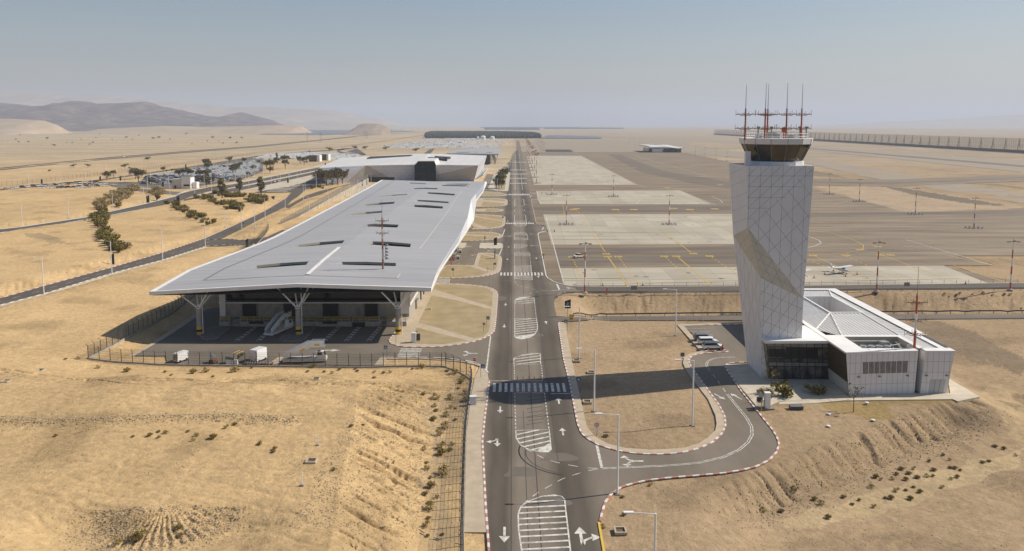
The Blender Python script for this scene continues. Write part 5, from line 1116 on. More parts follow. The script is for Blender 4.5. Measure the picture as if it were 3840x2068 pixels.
for s_ in ((905, 1006, 1148, 998, 5.0), (1236, 997, 1484, 996, 4.4), (1070, 929, 1284, 919, 6.0), (1356, 921, 1538, 926, 6.5), (1340, 856, 1490, 856, 7.5), (1288, 807, 1430, 801, 6.5), (1339, 773, 1476, 769, 8.5), (1398, 741, 1526, 736, 6), (1526, 779, 1660, 781, 8.5), (1541, 759.5, 1683, 761, 6.5), (1581, 729.5, 1705, 732, 9), (1531, 711, 1640, 711, 8), (1520, 685, 1597, 688, 6), (1638, 695.5, 1756, 696, 8), (1656, 689.5, 1762, 688.5, 7)): slot(*s_)
verts = []; edges = []
def ring(pts):
    o = len(verts); verts.extend(Vector((p[0], p[1])) for p in pts); n = len(pts); edges.extend((o + i, o + (i + 1) % n) for i in range(n)); return o
out = [(r[1], r[0]) for r in rows] + [(XM, rows[-1][0])] + [(r[4], r[0]) for r in rows[::-1]] + [(XM, rows[0][0])]
ring(out); holes = []
for a, b_, dep, sk in SLOT:
    q = [(a.x, a.y), (b_.x, b_.y), (b_.x - .6, b_.y + dep), ((a.x + b_.x) / 2, (a.y + b_.y) / 2 + dep * 1.12), (a.x + 2.2, a.y + dep * .9)]; holes.append(q); ring(q)
for r in rows[1:-1]: verts.append(Vector((XM, r[0])))
o_ = len(verts) - (len(rows) - 2); chain = [len(rows) * 2 + 1] + list(range(o_, len(verts))) + [len(rows)]
edges += list(zip(chain, chain[1:]))
cv, ce, cf, *_ = delaunay_2d_cdt(verts, edges, [], 0, 1e-4)
def inp(x, y, q): return bool(inpoly(np.array([x]), np.array([y]), [(k[0], k[1]) for k in q])[0])
b = MB(); V3 = [cl_((p.x, p.y, zroof(p.x, p.y))) for p in cv]; fs = []
for f in cf:
    mx = sum(cv[i].x for i in f) / len(f); my = sum(cv[i].y for i in f) / len(f)
    if not inp(mx, my, out) or any(inp(mx, my, h) for h in holes): continue
    A, B, C = (V3[i] for i in f[:3]); fs.append(tuple(f) if (B - A).cross(C - A).z > 0 else tuple(f[::-1]))
b.add(V3, fs)
def roofmat():
    m, t, p = nodes('seam_roof'); N = t.nodes.new; L = t.links.new
    g = N('ShaderNodeNewGeometry'); P = g.outputs['Position']
    w1 = N('ShaderNodeTexWave'); w1.bands_direction = 'Y'; w1.inputs['Scale'].default_value = .5; w1.inputs['Distortion'].default_value = .3; L(P, w1.inputs['Vector'])
    mp = N('ShaderNodeMapping'); mp.inputs['Scale'].default_value = (.04, 1.4, 1); L(P, mp.inputs[0])
    n = N('ShaderNodeTexNoise'); n.inputs['Scale'].default_value = .8; n.inputs['Detail'].default_value = 6; L(mp.outputs[0], n.inputs['Vector'])
    n2 = N('ShaderNodeTexNoise'); n2.inputs['Scale'].default_value = .03; n2.inputs['Detail'].default_value = 4; L(P, n2.inputs['Vector'])
    r = N('ShaderNodeValToRGB'); r.color_ramp.elements[0].position = .3; r.color_ramp.elements[1].position = .7; r.color_ramp.elements[0].color = (.35, .342, .338, 1); r.color_ramp.elements[1].color = (.45, .44, .432, 1); L(n.outputs[0], r.inputs[0])
    mr = N('ShaderNodeMapRange'); mr.inputs[3].default_value = .9; mr.inputs[4].default_value = 1.1; L(n2.outputs[0], mr.inputs[0])
    mv = N('ShaderNodeVectorMath'); mv.operation = 'SCALE'; L(r.outputs[0], mv.inputs[0]); L(mr.outputs[0], mv.inputs['Scale']); L(mv.outputs[0], p.inputs['Base Color'])
    p.inputs['Roughness'].default_value = .42; p.inputs['Metallic'].default_value = .08
    bp = N('ShaderNodeBump'); bp.inputs['Distance'].default_value = .03; bp.inputs['Strength'].default_value = .6; L(w1.outputs[0], bp.inputs['Height']); L(bp.outputs[0], p.inputs['Normal']); M['seam_roof'] = m
roofmat(); b.build('roof', 'seam_roof', CT)
for (a, b_, dep, sk), q in zip(SLOT, holes):
    P = [cl_((x, y, zroof(x, y))) for x, y in q]; dn = Vector((0, 0, -2.6)); s_ = MB()
    face(s_, [P[0] + dn * .25, P[0] + (P[1] - P[0]) * .0 + dn * .3, P[4] + dn, P[4]], 0) if False else None
    n = len(P); md = Vector((0, 0, -.62))
    for i in range(n):
        j = (i + 1) % n; face(s_, [P[j] + md, P[i] + md, P[i], P[j]], 0 if i in (2, 3) else 1); face(s_, [P[j] + dn, P[i] + dn, P[i] + md, P[j] + md], 2)  # lower walls painted black for the unlit interior under the slot
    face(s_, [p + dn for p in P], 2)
    wl_ = P[0].lerp(P[1], .07); face(s_, [P[0] + Vector((0, 0, .02)), wl_ + dn * .15, P[4].lerp(P[3], .05) + dn * .3, P[4] + Vector((0, 0, .02))], 3)
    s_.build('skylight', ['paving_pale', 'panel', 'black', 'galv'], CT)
b = MB()
def rim(pts, wd, z_=.06, h=.9, inward=1):
    for (a, c) in zip(pts, pts[1:]):
        a3 = Vector((a[0], a[1], zroof(*a))); c3 = Vector((c[0], c[1], zroof(*c))); d = (c3 - a3).normalized(); n_ = Vector((-d.y, d.x, 0)) * wd * inward; u = Vector((0, 0, z_)); l = Vector((0, 0, -h))
        i1, i2 = a3 + n_, c3 + n_
        b.hexa([cl_(p + l) for p in (a3, c3, i2, i1)], [cl_(p + u) for p in (a3, c3, i2, i1)])
rim([(r[1], r[0]) for r in rows], 1.1, inward=-1, h=.7); rim([(rows[0][1], rows[0][0]), (XM, rows[0][0]), (rows[0][4], rows[0][0])], .7, inward=1, h=.75); rim([(rows[-1][1], rows[-1][0]), (XM, rows[-1][0]), (rows[-1][4], rows[-1][0])], .8, inward=-1)
b.build('roof_rim', 'rim_white', CT)
b = MB(); prs = [(1797, 726, 1812, 716), (1765.5, 748.7, 1786.5, 748.7), (1754, 812.5, 1777, 820), (1730, 861, 1752, 861), (1698, 917, 1718.7, 910), (1640, 1011, 1650, 1008), (1608, 1078.6, 1617, 1084)]
I_, O_ = [], []
for x, y, x2, y2 in prs:
    p = G(x, y, 12.4); yy = min(max(p.y, 174.7), 504); p = Vector((rrow(yy)[4], yy, zroof(rrow(yy)[4], yy) + .03)); I_.append(p); O_.append(GD(x2, y2, yy))
pe = Vector((rows[-1][4], 504.9, zroof(rows[-1][4], 504) + .03)); I_.insert(0, pe); O_.insert(0, pe + Vector((.9, 0, -.5)))
for i in range(len(I_) - 1):
    face(b, [cl_(I_[i]), cl_(I_[i + 1]), cl_(O_[i + 1]), cl_(O_[i])]); face(b, [cl_(O_[i]), cl_(O_[i + 1]), cl_(O_[i + 1] + Vector((0, 0, -.8))), cl_(O_[i] + Vector((0, 0, -.8)))])
b.build('roof_fascia', 'rim_white', CT)
b = MB()
b.strip([cl_(Vector((x, y, zroof(x, y) + .1))) for x, y in [(r[1] + 9, max(r[0], 183)) for r in rows]], .28); b.strip([cl_(Vector((x, y, zroof(x, y) + .1))) for x, y in [(-26.8, 183), (-26.2, 240), (-26.2, 320), (-27, 400), (-26, 500)]], .3, mi=1); b.strip([cl_(Vector((x, 183, zroof(x, 183) + .1))) for x in (-71.5, -48, -26.8)], .25); b.strip([cl_(Vector((XM + (y - 190) * -.02, y, zroof(XM, y) + .14))) for y in (184, 203, 222)], 1.0, mi=2)
b.build('roof_gutter', ['grey_steel', 'panel_tan', 'rim_white'], CT)
b = MB(); face(b, [cl_((r[1] + .4, r[0] + .5, r[2] - .9)) for r in (rows[0],)] + [cl_((rows[-1][1], rows[-1][0], 11.2)), cl_((rows[-1][4], rows[-1][0], 11.2)), cl_((rows[0][4] - .3, rows[0][0] + .5, 10.9))]); b.build('soffit', 'concrete_dark', CT)
WX0, WX1, WY = -71.6, -25.2, 191.2
b = MB()
b.box(cl_(((WX0 + WX1) / 2, WY + 150, 2.4)), (WX1 - WX0, 300, 4.8), 0); b.box(cl_(((WX0 + WX1) / 2, WY + 151, 8.2)), (WX1 - WX0 - 1.2, 298, 6.6), 1); b.box(cl_(((WX0 + WX1) / 2, WY - .05, 4.75)), (WX1 - WX0, .7, .3), 2)
b.build('wall', ['concrete', 'glass_dark', 'panel'], CT)
b = MB(); b.box(cl_((WX1 + .25, WY + 150, 7.4)), (.3, 301.5, 7.0), 0); b.box(cl_((WX1 - .9, WY - .2, 6.6)), (2.2, .6, 9.0), 0); b.box(cl_((WX0 + 1.0, WY - .25, 6.4)), (1.4, .9, 9.8), 0)
for k in range(40): b.box(cl_((WX1 + .41, WY + k * 3.2 - .6, 7.4)), (.03, .07, 7.0), 1)
b.build('wall_panel', ['panel', 'panel_joint'], CT)
for x0, x1 in ((911.6, 962), (1065.6, 1111), (1213, 1268), (1369, 1416)):
    a, c = GD(x0, 1160, WY).x, GD(x1, 1160, WY).x; d = MB(); d.box(cl_(((a + c) / 2, WY - .06, 2.95)), (c - a, .1, 3.3)); d.box(cl_((a - .12, WY - .15, 3.0)), (.2, .3, 3.5), 1); d.box(cl_((c + .12, WY - .15, 3.0)), (.2, .3, 3.5), 1)
    d.build('dock_door', ['black', 'concrete_dark'], CT)
for x0, x1 in ((1027.7, 1045), (1335, 1351.6)):
    a, c = GD(x0, 1160, WY).x, GD(x1, 1160, WY).x; d = MB(); d.box(cl_(((a + c) / 2, WY - .05, 2.4)), (c - a, .08, 2.3)); d.box(cl_((c - .2, WY - .12, 2.3)), (.1, .06, .2), 1); d.build('door', ['grey_steel', 'black'], CT)
b = MB(); DY = 186.2
for x0, x1 in ((-69.9, -67.4), (-65.0, -42), (-42, -31.4), (-30.0, -25.2)): b.box(cl_(((x0 + x1) / 2, (DY + WY) / 2, .6)), (x1 - x0, WY - DY - .02, 1.2))
for x0 in (-67.4, -31.4):
    for k in range(5): b.box(cl_((x0 + (1.2 if x0 < -50 else .7), DY + .6 + k * .5, .12 + k * .12)), (2.4 if x0 < -50 else 1.4, .5, .24 + k * .24))
b.build('loading_dock', 'concrete', CT)
for x in (-61, -43.5): d = MB(); d.box(cl_((x, DY - .1, 1.0)), (3.4, .25, .5)); d.build('dock_bumper', 'rubber', CT)
b = MB(); b.box(cl_((-36.6, DY - .05, .55)), (3.0, .2, 1.05)); b.build('dock_pit', 'black', CT)
def yrail(x0, x1, y, z, xs=None):
    b = MB(); n = max(1, round((x1 - x0) / 1.9))
    for k in range(n + 1):
        for e in (0,): b.tube(cl_((x0 + (x1 - x0) * k / n, y, z)), cl_((x0 + (x1 - x0) * k / n, y, z + 1.1)), .065, n=5)
    for h in (.55, 1.1): b.tube(cl_((x0, y, z + h)), cl_((x1, y, z + h)), .065, n=5)
    b.build('safety_railing', 'yellow_paint', CT)
for x0, x1 in ((-69.8, -67.5), (-64.8, -60), (-59.4, -53), (-52.5, -47), (-46.4, -43), (-42.6, -38.8), (-38, -34.8), (-34.2, -31.6), (-29.8, -25.4)): yrail(x0, x1, DY + .15, 1.2)
for k in range(9):
    d = MB(); yy = 205 + k * 9 + (k % 2) * 2; d.box(cl_((WX1 + .1, yy, 1.3)), (.3, 2.2, 2.4)); d.box(cl_((WX1 + .42, yy, 2.55)), (.5, 2.6, .1), 1); d.build('door', ['glass_dark', 'grey_steel'], CT)
# tree columns
for px_, sd_ in ((749, 0), (1120, 0), (1493.7, 0)):
    p = G(px_, 1255.5); p.z = 0; d = MB(); d.tube(cl_(p), cl_(p + Vector((0, 0, 6.6))), .62, .58, 14); c_ = d.build('column', 'concrete', CT)
    d = MB(); d.lathe([(.64, .2), (.64, .75)], 14, cl_(p), 0); d.lathe([(.645, .75), (.645, 1.3)], 14, cl_(p), 1); d.lathe([(.64, 1.3), (.64, 2.0)], 14, cl_(p), 0); d.build('warning_band', ['yellow_paint', 'black'], c_)
    d = MB()
    for dx, dy in ((-4.6, -1.5), (-1.9, 3.6), (2.2, 3.6), (3.4, -2.6), (4.3, 1.2)):
        q = Vector((p.x + dx, p.y + dy, 0)); q.z = zroof(min(max(q.x, -79), -19), q.y) - .8; d.tube(cl_(p + Vector((dx * .05, dy * .05, 6.3))), cl_(q), .2, .15, 8)
    d.lathe([(.7, 6.2), (.45, 6.6), (.3, 7.1)], 10, cl_(p)); d.build('branch', 'white_steel', c_)
    d = MB(); q = p + Vector((.85, -.1, 0)); d.tube(cl_(q + Vector((0, 0, .2))), cl_(q + Vector((0, 0, 11.2))), .1, n=6); d.build('drainpipe', 'white_steel', c_)
rm = GD(1436, 1003, G(1436, 1003, 13.2).y); antenna(rm.x - CO.x, rm.y - CO.y, zroof(rm.x, rm.y) - .2, CT, 12.6, 4.6, (9.0, 12.0), nb=5, wl=1.5, r=.24, cols=('mast_dull', 'mast_pale'))
b = MB(); q = cl_((rm.x, rm.y, zroof(rm.x, rm.y)))
for k in range(5): b.lathe([(.36, -.2), (.4, 0), (.3, .2)], 8, q + Vector((1.05, 0, 2.6 + k * .8)))
b.box(q + Vector((.7, 0, 4.2)), (.12, .12, 4.0)); b.box(q + Vector((.3, 0, 3.0)), (.8, .08, .08)); b.box(q + Vector((.3, 0, 5.6)), (.8, .08, .08)); b.build('antenna_drum', 'grey_steel', CT)

# ---------------- passenger terminal behind
PT = thing('passenger_terminal', 'white roofed passenger terminal with diamond panelled grey facade and tall dark entrance', 'terminal', (-90, 665, 0)); PO = Vector((-90, 665, 0)); pl = lambda p: Vector(p) - PO
r14 = 14.0
LT, P1, E1, E2, RF = G(1194, 630.8, 13.0), G(1370, 621.6, r14), G(1554.6, 618, r14), G(1635.6, 618.8, r14), G(1793.5, 621, 13.8)
K1, K2, K3, K4 = G(1277.8, 593, 14.5), G(1543, 577.7, 15.5), G(1607.7, 577, 15.5), G(1825.7, 584, 13.5)
base = lambda p, dx=0, dy=3: Vector((p.x + dx, p.y + dy, -.5))
RM = G(1590, 598, 16.6); RM1 = G(1440, 600, 15.2)
b = MB()
for q in ([LT, P1, RM1, K1], [P1, E1, RM, RM1], [E2, RF, K4, K3, RM], [RM1, RM, K3, K2], [K1, RM1, K2]): face(b, [pl(p) for p in q])
joints(b, [pl(p) for p in (E2, RF, K4, K3, RM)], [(90, 9, 0), (0, 12, 0)], wd=.3, off=.05, udir=(1, 0, 0)); joints(b, [pl(p) for p in (P1, E1, RM, RM1)], [(90, 9, 0), (0, 12, 0)], wd=.3, off=.05, udir=(1, 0, 0)); joints(b, [pl(p) for p in (RM1, RM, K3, K2)], [(90, 9, 0), (0, 14, 0)], wd=.3, off=.06, udir=(1, 0, 0)); joints(b, [pl(p) for p in (LT, P1, RM1, K1)], [(90, 9, 0), (0, 12, 0)], wd=.3, off=.05, udir=(1, 0, 0))
mat('roof_joint', (.5, .49, .47), None); b.build('roof', ['roof_white', 'roof_joint'], PT)
fac = [[base(LT, 6), base(P1), P1, LT], [base(P1), base(E1), E1, P1], [base(E2), base(RF, -4), RF, E2], [base(RF, -4), base(K4, -4, 0), K4, RF], [base(K4, -4, 0), base(K2, 0, 0), K2, K4], [base(K1, 5, 0), base(LT, 6), LT, K1], [base(K2, 0, 0), base(K1, 5, 0), K1, K2]]
b = MB()
for q in fac: face(b, [pl(p) for p in q])
for q in fac[:3]: joints(b, [pl(p) for p in q], [(0, 2.6, 0), (60, 2.6, 0), (-60, 2.6, 0)], wd=.055, off=.03)
b.build('facade', ['panel_b', 'panel_joint'], PT)
mat('panel_shade', (.42, .41, .395), (.38, .37, .36), .35, .5)
for q, tri in ((fac[1], [(0, 0), (.62, 0), (.05, 1), (0, 1)]), (fac[2], [(0, 0), (1, 0), (1, 1), (0, .42)]), (fac[0], [(.45, 0), (1, 0), (1, 1)])):
    b = MB(); P = [pl(quadpt(q, u, v, .05)) for u, v in tri]; face(b, P); joints(b, P, [(0, 2.6, 0), (60, 2.6, 0), (-60, 2.6, 0)], wd=.055, off=.03, origin=pl(q[0])); b.build('facade_panel', ['panel_shade', 'panel_joint'], PT)
eY = min(E1.y, E2.y) - 2.5; ez = GD(1600, 605, eY).z
ex0, ex1, et0, et1 = GD(1554.6, 640, eY).x, GD(1635.6, 640, eY).x, GD(1568, 605, eY).x, GD(1629, 605, eY).x
b = MB(); oct_ = [(ex0, eY, 0), (ex1, eY, 0), (ex1, eY, ez - 3.6), (et1, eY, ez), (et0, eY, ez), (ex0, eY, ez - 3.6)]; face(b, [pl(p) for p in oct_]); b.build('entrance_glazing', 'entrance_glass', PT)
b = MB(); joints(b, [pl(p) for p in oct_], [(90, 6.4, 0), (0, 6.2, 0)], wd=.12, mi=0, off=.05); b.build('mullion', 'dark_steel', PT)
b = MB(); bk = 34
top = [oct_[2], oct_[3], oct_[4], oct_[5]]
for a, c in zip(top, top[1:]): a = Vector(a); c = Vector(c); face(b, [pl(a + Vector((0, -.3, .25))), pl(a + Vector((0, bk, 1.2))), pl(c + Vector((0, bk, 1.2))), pl(c + Vector((0, -.3, .25)))]); face(b, [pl(a + Vector((0, -.3, -.25))), pl(a + Vector((0, -.3, .25))), pl(c + Vector((0, -.3, .25))), pl(c + Vector((0, -.3, -.25)))])
for x in (ex0, ex1): face(b, [pl((x, eY, 0)), pl((x, eY + bk, 0)), pl((x, eY + bk, ez - 2.2)), pl((x, eY, ez - 3.4))])
b.build('portal', 'roof_white', PT)
b = MB()
for q in ([(1376, 592.5), (1390, 587.5), (1547.5, 580.5), (1536, 584)], [(1602, 589.5), (1660, 591), (1677, 597), (1620, 592)], [(1630, 585.5), (1690, 588.5), (1676, 591.5), (1640, 588)]):
    z_ = 16.2; P = [G(x, y, z_) for x, y in q]; b.hexa([pl(p - Vector((0, 0, 2))) for p in P], [pl(p) for p in P])
b.build('skylight', 'interior_dark', PT)
b = MB(); q = [GD(1782, 672, 640), GD(1812, 655, 640), GD(1830, 630, 660), GD(1811, 632, 660)]; b.hexa([pl(p - Vector((0, 0, .8))) for p in q], [pl(p) for p in q]); b.build('canopy', 'roof_white', PT)
b = MB(); b.box(pl((P1.x + 12, P1.y + 1.2, 2)), (24, 1.5, 4.5)); b.build('service_gate', 'black', PT)
# third terminal
TT = thing('pier_terminal', 'small flat grey roofed terminal on slanted columns beyond the white terminal', 'terminal', (-20, 1000, 0)); QO = Vector((-20, 1000, 0)); ql = lambda p: Vector(p) - QO
b = MB(); ro = [G(1674.7, 576, 13), G(1869, 578, 13), G(1880, 568, 13.5), G(1881.5, 558.5, 13.5), G(1795, 555, 13.5), G(1712.4, 562, 13.5)]
b.add([ql(p) for p in ro] + [ql(p - Vector((0, 0, 1.5))) for p in ro], [tuple(range(6))] + [tuple(range(11, 5, -1))] + [(i, i + 6, (i + 1) % 6 + 6, (i + 1) % 6) for i in range(6)]); b.build('roof', 'seam_roof', TT)
b = MB()
for q in ([(1711, 573.6), (1764, 571), (1764, 571.8), (1711, 574.6)], [(1776, 570.5), (1791, 571), (1791, 571.8), (1776, 571.3)], [(1825, 572), (1846, 572.5), (1846, 573.3), (1825, 572.8)]): face(b, [ql(G(x, y, 13.3)) for x, y in q][::-1])
b.build('skylight', 'interior_dark', TT)
b = MB(); b.box(ql((ro[1].x - 35, ro[1].y + 80, 5.5)), (50, 130, 11)); b.build('wall', 'glass_blue', TT)
for k in range(5):
    b = MB(); b.tube(ql((ro[1].x - 4, ro[1].y + 8 + k * 22, 0)), ql((ro[1].x - 8, ro[1].y + 2 + k * 22, 11.6)), .5, n=6); b.tube(ql((ro[1].x - 4, ro[1].y + 8 + k * 22, 0)), ql((ro[1].x - 1, ro[1].y + 14 + k * 22, 11.6)), .5, n=6); b.build('column', 'galv', TT)
# remote terminal on the far side of the apron
RT2 = thing('remote_terminal', 'low remote terminal with wavy pale roof far across the apron', 'terminal', G(2490, 571)); ROo = RT2.location.copy()
def rpt(x, y): return GD(x, y, 1380) - ROo
b = MB(); fr = [(2426, 549), (2440, 554), (2470, 553.5), (2497, 552.5), (2520, 556), (2545, 559), (2567, 555)]; bk_ = [(2426, 549), (2448, 548.5), (2470, 549), (2495, 551.5), (2520, 549.5), (2540, 549.5), (2567, 555)]
for i in range(6): b.hexa([rpt(*fr[i]), rpt(*fr[i + 1]), rpt(*bk_[i + 1]) + Vector((0, 90, -.5)), rpt(*bk_[i]) + Vector((0, 90, -.5))], [rpt(*fr[i]) + Vector((0, 0, .9)), rpt(*fr[i + 1]) + Vector((0, 0, .9)), rpt(*bk_[i + 1]) + Vector((0, 90, .4)), rpt(*bk_[i]) + Vector((0, 90, .4))])
b.build('roof', 'roof_white', RT2)
x0, x1 = rpt(2434, 560).x, rpt(2556, 560).x; b = MB(); b.box(((x0 + x1) / 2, 10, 3.6), (x1 - x0, 60, 7.4), 0); b.box((x0 + 16, -20.3, 3.4), (20, .6, 6), 1); b.build('wall', ['glass_blue', 'panel'], RT2)
for k in range(6): b = MB(); b.box((x0 + 26 + k * 4.6, -20.4, 3), (4, .4, 4.4)); b.build('window', 'glass_dark', RT2)
# gatehouse, kiosks
GH = thing('gatehouse', 'white cube gatehouse with tan wing beside the upper road', 'building', G(700, 709)); g0 = GH.location.copy()
def gq(x, y, Y): return GD(x, y, Y) - g0
ga_, gb_ = gq(681, 709.5, g0.y), gq(715, 710.5, g0.y)
b = MB(); b.box(((ga_.x + gb_.x) / 2, 4, 4.6), (gb_.x - ga_.x, 8, 9.4)); b.build('main_block', 'panel', GH)
tl_ = gq(645, 709, g0.y); b = MB(); b.box(((tl_.x + ga_.x) / 2 - .1, 4.5, 3.6), (ga_.x - tl_.x, 7, 7.4)); b.build('wing', 'panel_tan', GH)
b = MB(); b.box((gb_.x + 1.8, 5, 2.4), (3.6, 5, 4.8)); b.build('side_block', 'panel', GH)
b = MB(); b.box(((ga_.x + gb_.x) / 2 + .5, -.05, 2.6), (4.4, .3, 1.3)); b.build('window', 'glass_dark', GH); b = MB(); b.box((gb_.x + .05, 3, 2.9), (.3, 2.6, 1.2)); b.build('window', 'glass_dark', GH); b = MB(); b.box((tl_.x + 2.2, .95, 1.3), (1.3, .3, 2.5)); b.build('door', 'glass_dark', GH)
b = MB(); b.box(((ga_.x + gb_.x) / 2 + .6, 5, 9.7), (gb_.x - ga_.x + .6, 9, .7)); b.build('roof_plant', 'galv', GH)
for xa, xb, yb_, h_, lb in ((1159, 1199, 607, 8, 'brown walled kiosk with white end, nearer of two by the car park'), (1204, 1232, 602.5, 8, 'brown walled kiosk with white end, farther of two by the car park')):
    k0 = G(xa, yb_); K = thing('kiosk', lb, 'kiosk', k0, 0, 'kiosks by the car park'); x1 = G(xb, yb_).x - k0.x
    b = MB(); b.box((x1 * .36, 6, h_ / 2 - .1), (x1 * .74, 12, h_)); b.build('wall', 'bark', K); b = MB(); b.box((x1 * .87, 6, h_ / 2 + .15), (x1 * .26, 12.6, h_ + .5)); b.build('end_wall', 'panel', K); b = MB(); b.box((x1 * .35, 6, h_ + .1), (x1 * .8, 13, .4)); b.build('roof', 'galv', K)
# retaining wall with its fence
b = MB(); RWp = [(-109, 372, .2), (-109, 430, 2.4), (-109, 500, 4.8), (-109, 602, 7.8)]
RWo = thing('retaining_wall', 'pale concrete retaining wall rising beside the cargo roof, topped with a fence', 'wall', (-109, 372, 0)); w0 = Vector((-109, 372, 0))
for a, c in zip(RWp, RWp[1:]): b.hexa([Vector((a[0] - .4, a[1], -.5)) - w0, Vector((a[0] + .4, a[1], -.5)) - w0, Vector((c[0] + .4, c[1], -.5)) - w0, Vector((c[0] - .4, c[1], -.5)) - w0], [Vector((a[0] - .4, a[1], a[2])) - w0, Vector((a[0] + .4, a[1], a[2])) - w0, Vector((c[0] + .4, c[1], c[2])) - w0, Vector((c[0] - .4, c[1], c[2])) - w0])
mat('wall_stone', (.50, .44, .34), (.30, .265, .21), .35, .9, .03, 2); b.build('wall_body', 'wall_stone', RWo)
b = MB()
zw = lambda y: np.interp(y, [p[1] for p in RWp], [p[2] for p in RWp])
for k in range(12): y = 385 + k * 19; b.box((.41, y - 372, zw(y) / 2), (.06, .18, zw(y)))
b.build('joint', 'concrete_dark', RWo)
b = MB()
for k in range(46): y = 373 + k * 5; b.tube((0, y - 372, zw(y) - .2), (0, y - 372, zw(y) + 3.0), .09, n=4); b.tube((0, y - 372, zw(y) + 3.0), (.5, y - 372, zw(y) + 3.5), .07, n=4)
tag(b.build('fence_post', 'grey_steel', RWo), kind='stuff')
b = MB()
for a, c in zip(RWp, RWp[1:]): b.quad((0, a[1] - 372, a[2] - .1), (0, c[1] - 372, c[2] - .1), (0, c[1] - 372, c[2] + 3.0), (0, a[1] - 372, a[2] + 3.0))
b.build('fence_mesh', 'dense_mesh', RWo)
b = MB(); b.box((.44, 222, 5.5), (.08, 6, 4.6)); b.build('vent_panel', 'galv', RWo); b = MB(); b.box((.46, 205, 6), (.08, 4, 4.4)); b.box((.51, 205, 6.5), (.03, 2.6, .5), 1); b.box((.51, 205, 5.5), (.03, 2.0, .4), 1); b.build('wall_sign', ['sign_blue', 'sign_white'], RWo)
sheet('wall_lane', [(-108.5, 372), (-96, 372), (-84, 500), (-84, 640), (-108.5, 640)], .031, 'asphalt_yard')
# ================================================================== cars
def prof(b, pts, y0, y1, mi=0, inset=0):
    """side profile (x,z) extruded between y0 and y1"""
    n = len(pts); b.add([(x, y0, z) for x, z in pts] + [(x, y1, z) for x, z in pts], [tuple(range(n)), tuple(range(2 * n - 1, n - 1, -1))] + [((i + 1) % n, i, n + i, n + (i + 1) % n) for i in range(n)], mi)
def cabin(b, lo, hi, wlo, whi, mi=0):
    """tapered greenhouse: lo/hi = (x0,x1,z)"""
    b.hexa([(lo[0], -wlo, lo[2]), (lo[1], -wlo, lo[2]), (lo[1], wlo, lo[2]), (lo[0], wlo, lo[2])], [(hi[0], -whi, hi[2]), (hi[1], -whi, hi[2]), (hi[1], whi, hi[2]), (hi[0], whi, hi[2])], mi)
SUVB = [(-2.2, .35), (-2.28, .6), (-2.25, 1.0), (-2.1, 1.08), (.75, 1.06), (1.75, .98), (2.15, .82), (2.25, .6), (2.2, .33), (1.75, .3), (-1.75, .3)]
def car_full(name, label, col, roofc, loc, rz, group=None):
    root = thing(name, label, 'car', loc, rz, group)
    b = MB(); prof(b, SUVB, -.9, .9, 0); b.box((0, 0, .42), (4.3, 1.84, .2), 1); cabin(b, (-1.95, 1.1, 1.55), (-1.85, .35, 1.62), .76, .7, 2); b.build('body', [col, 'black', roofc], root)
    b = MB(); cabin(b, (-2.1, 1.15, 1.06), (-1.85, .38, 1.56), .86, .73); b.build('window', 'glass_dark', root)
    for x in (-1.38, 1.4):
        for y in (-.82, .82):
            b = MB(); b.tube((x, y - .13, .35), (x, y + .13, .35), .35, n=14); wq = b.build('wheel', 'rubber', root); b = MB(); s = 1 if y > 0 else -1; b.tube((x, y, .35), (x, y + s * .15, .35), .21, n=10); b.build('rim', 'foil', wq)
    for y in (-.62, .62): b = MB(); b.box((2.14, y, .76), (.16, .42, .12), 0, -.2 if y > 0 else .2); b.build('headlight', 'foil', root)
    for y in (-.7, .7): b = MB(); b.box((-2.27, y, .95), (.06, .22, .25)); b.build('tail_light', 'sign_red', root)
    for y in (-.98, .98): b = MB(); b.box((.75, y, 1.1), (.16, .16, .12)); b.build('mirror', roofc, root)
    return root
tl3 = 'cars parked at the tower'
car_full('parked_car', 'white car with black roof, nearest of three by the tower driveway', 'car_white', 'car_black', G(2674, 1311), R(4), tl3)
car_full('parked_car', 'all white car, middle one of three by the tower driveway', 'car_white', 'car_white', G(2655, 1292), R(4), tl3)
car_full('parked_car', 'dark grey car, farthest of three by the tower driveway', 'car_grey', 'car_grey', G(2640, 1278), R(4), tl3)
# small cars for the car parks: one mesh each
def car_small(name, col, kind):
    b = MB(); h = (1.48, 1.66, 1.95)[kind]
    prof(b, [(-2.15, .3), (-2.2, .9), (-2.0, 1.0), (1.0, .98), (2.0, .82), (2.15, .5), (2.1, .3)], -.86, .86, 0); x1 = (.7, .9, 1.2)[kind]; x0 = (-1.8, -2.0, -2.05)[kind]
    cabin(b, (x0, x1 + .4, .97), (x0 + .3, x1 - .3, h - .05), .82, .68, 1); cabin(b, (x0 + .28, x1 - .25, h - .08), (x0 + .4, x1 - .4, h), .70, .62, 0)
    for x in (-1.35, 1.35):
        for y in (-.78, .78): b.tube((x, y - .1, .33), (x, y + .1, .33), .33, n=8, mi=2)
    return b.build(name, [col, 'glass_dark', 'rubber'])
CCOL = ['white'] * 7 + ['silver', 'silver', 'black', 'grey', 'grey', 'blue', 'beige']
CARS = {}; ncar = [0]
CN = {'white': 'white', 'silver': 'silver', 'black': 'black', 'grey': 'dark grey', 'blue': 'blue', 'beige': 'beige', 'red': 'red'}
def pcar(p, rz, where, group, col=None):
    col = col or rng.choice(CCOL); kind = rng.choice((0, 0, 1, 1, 2)); k = (col, kind)
    if k not in CARS:
        o = CARS[k] = car_small('parked_car', 'car_' + col, kind)
    else: o = CARS[k].copy(); COL.objects.link(o)
    o.location = p; o.rotation_euler = (0, 0, rz); tag(o, f'{CN[col]} car ' + where, 'car', group + ', ' + CN[col]); ncar[0] += 1; return o
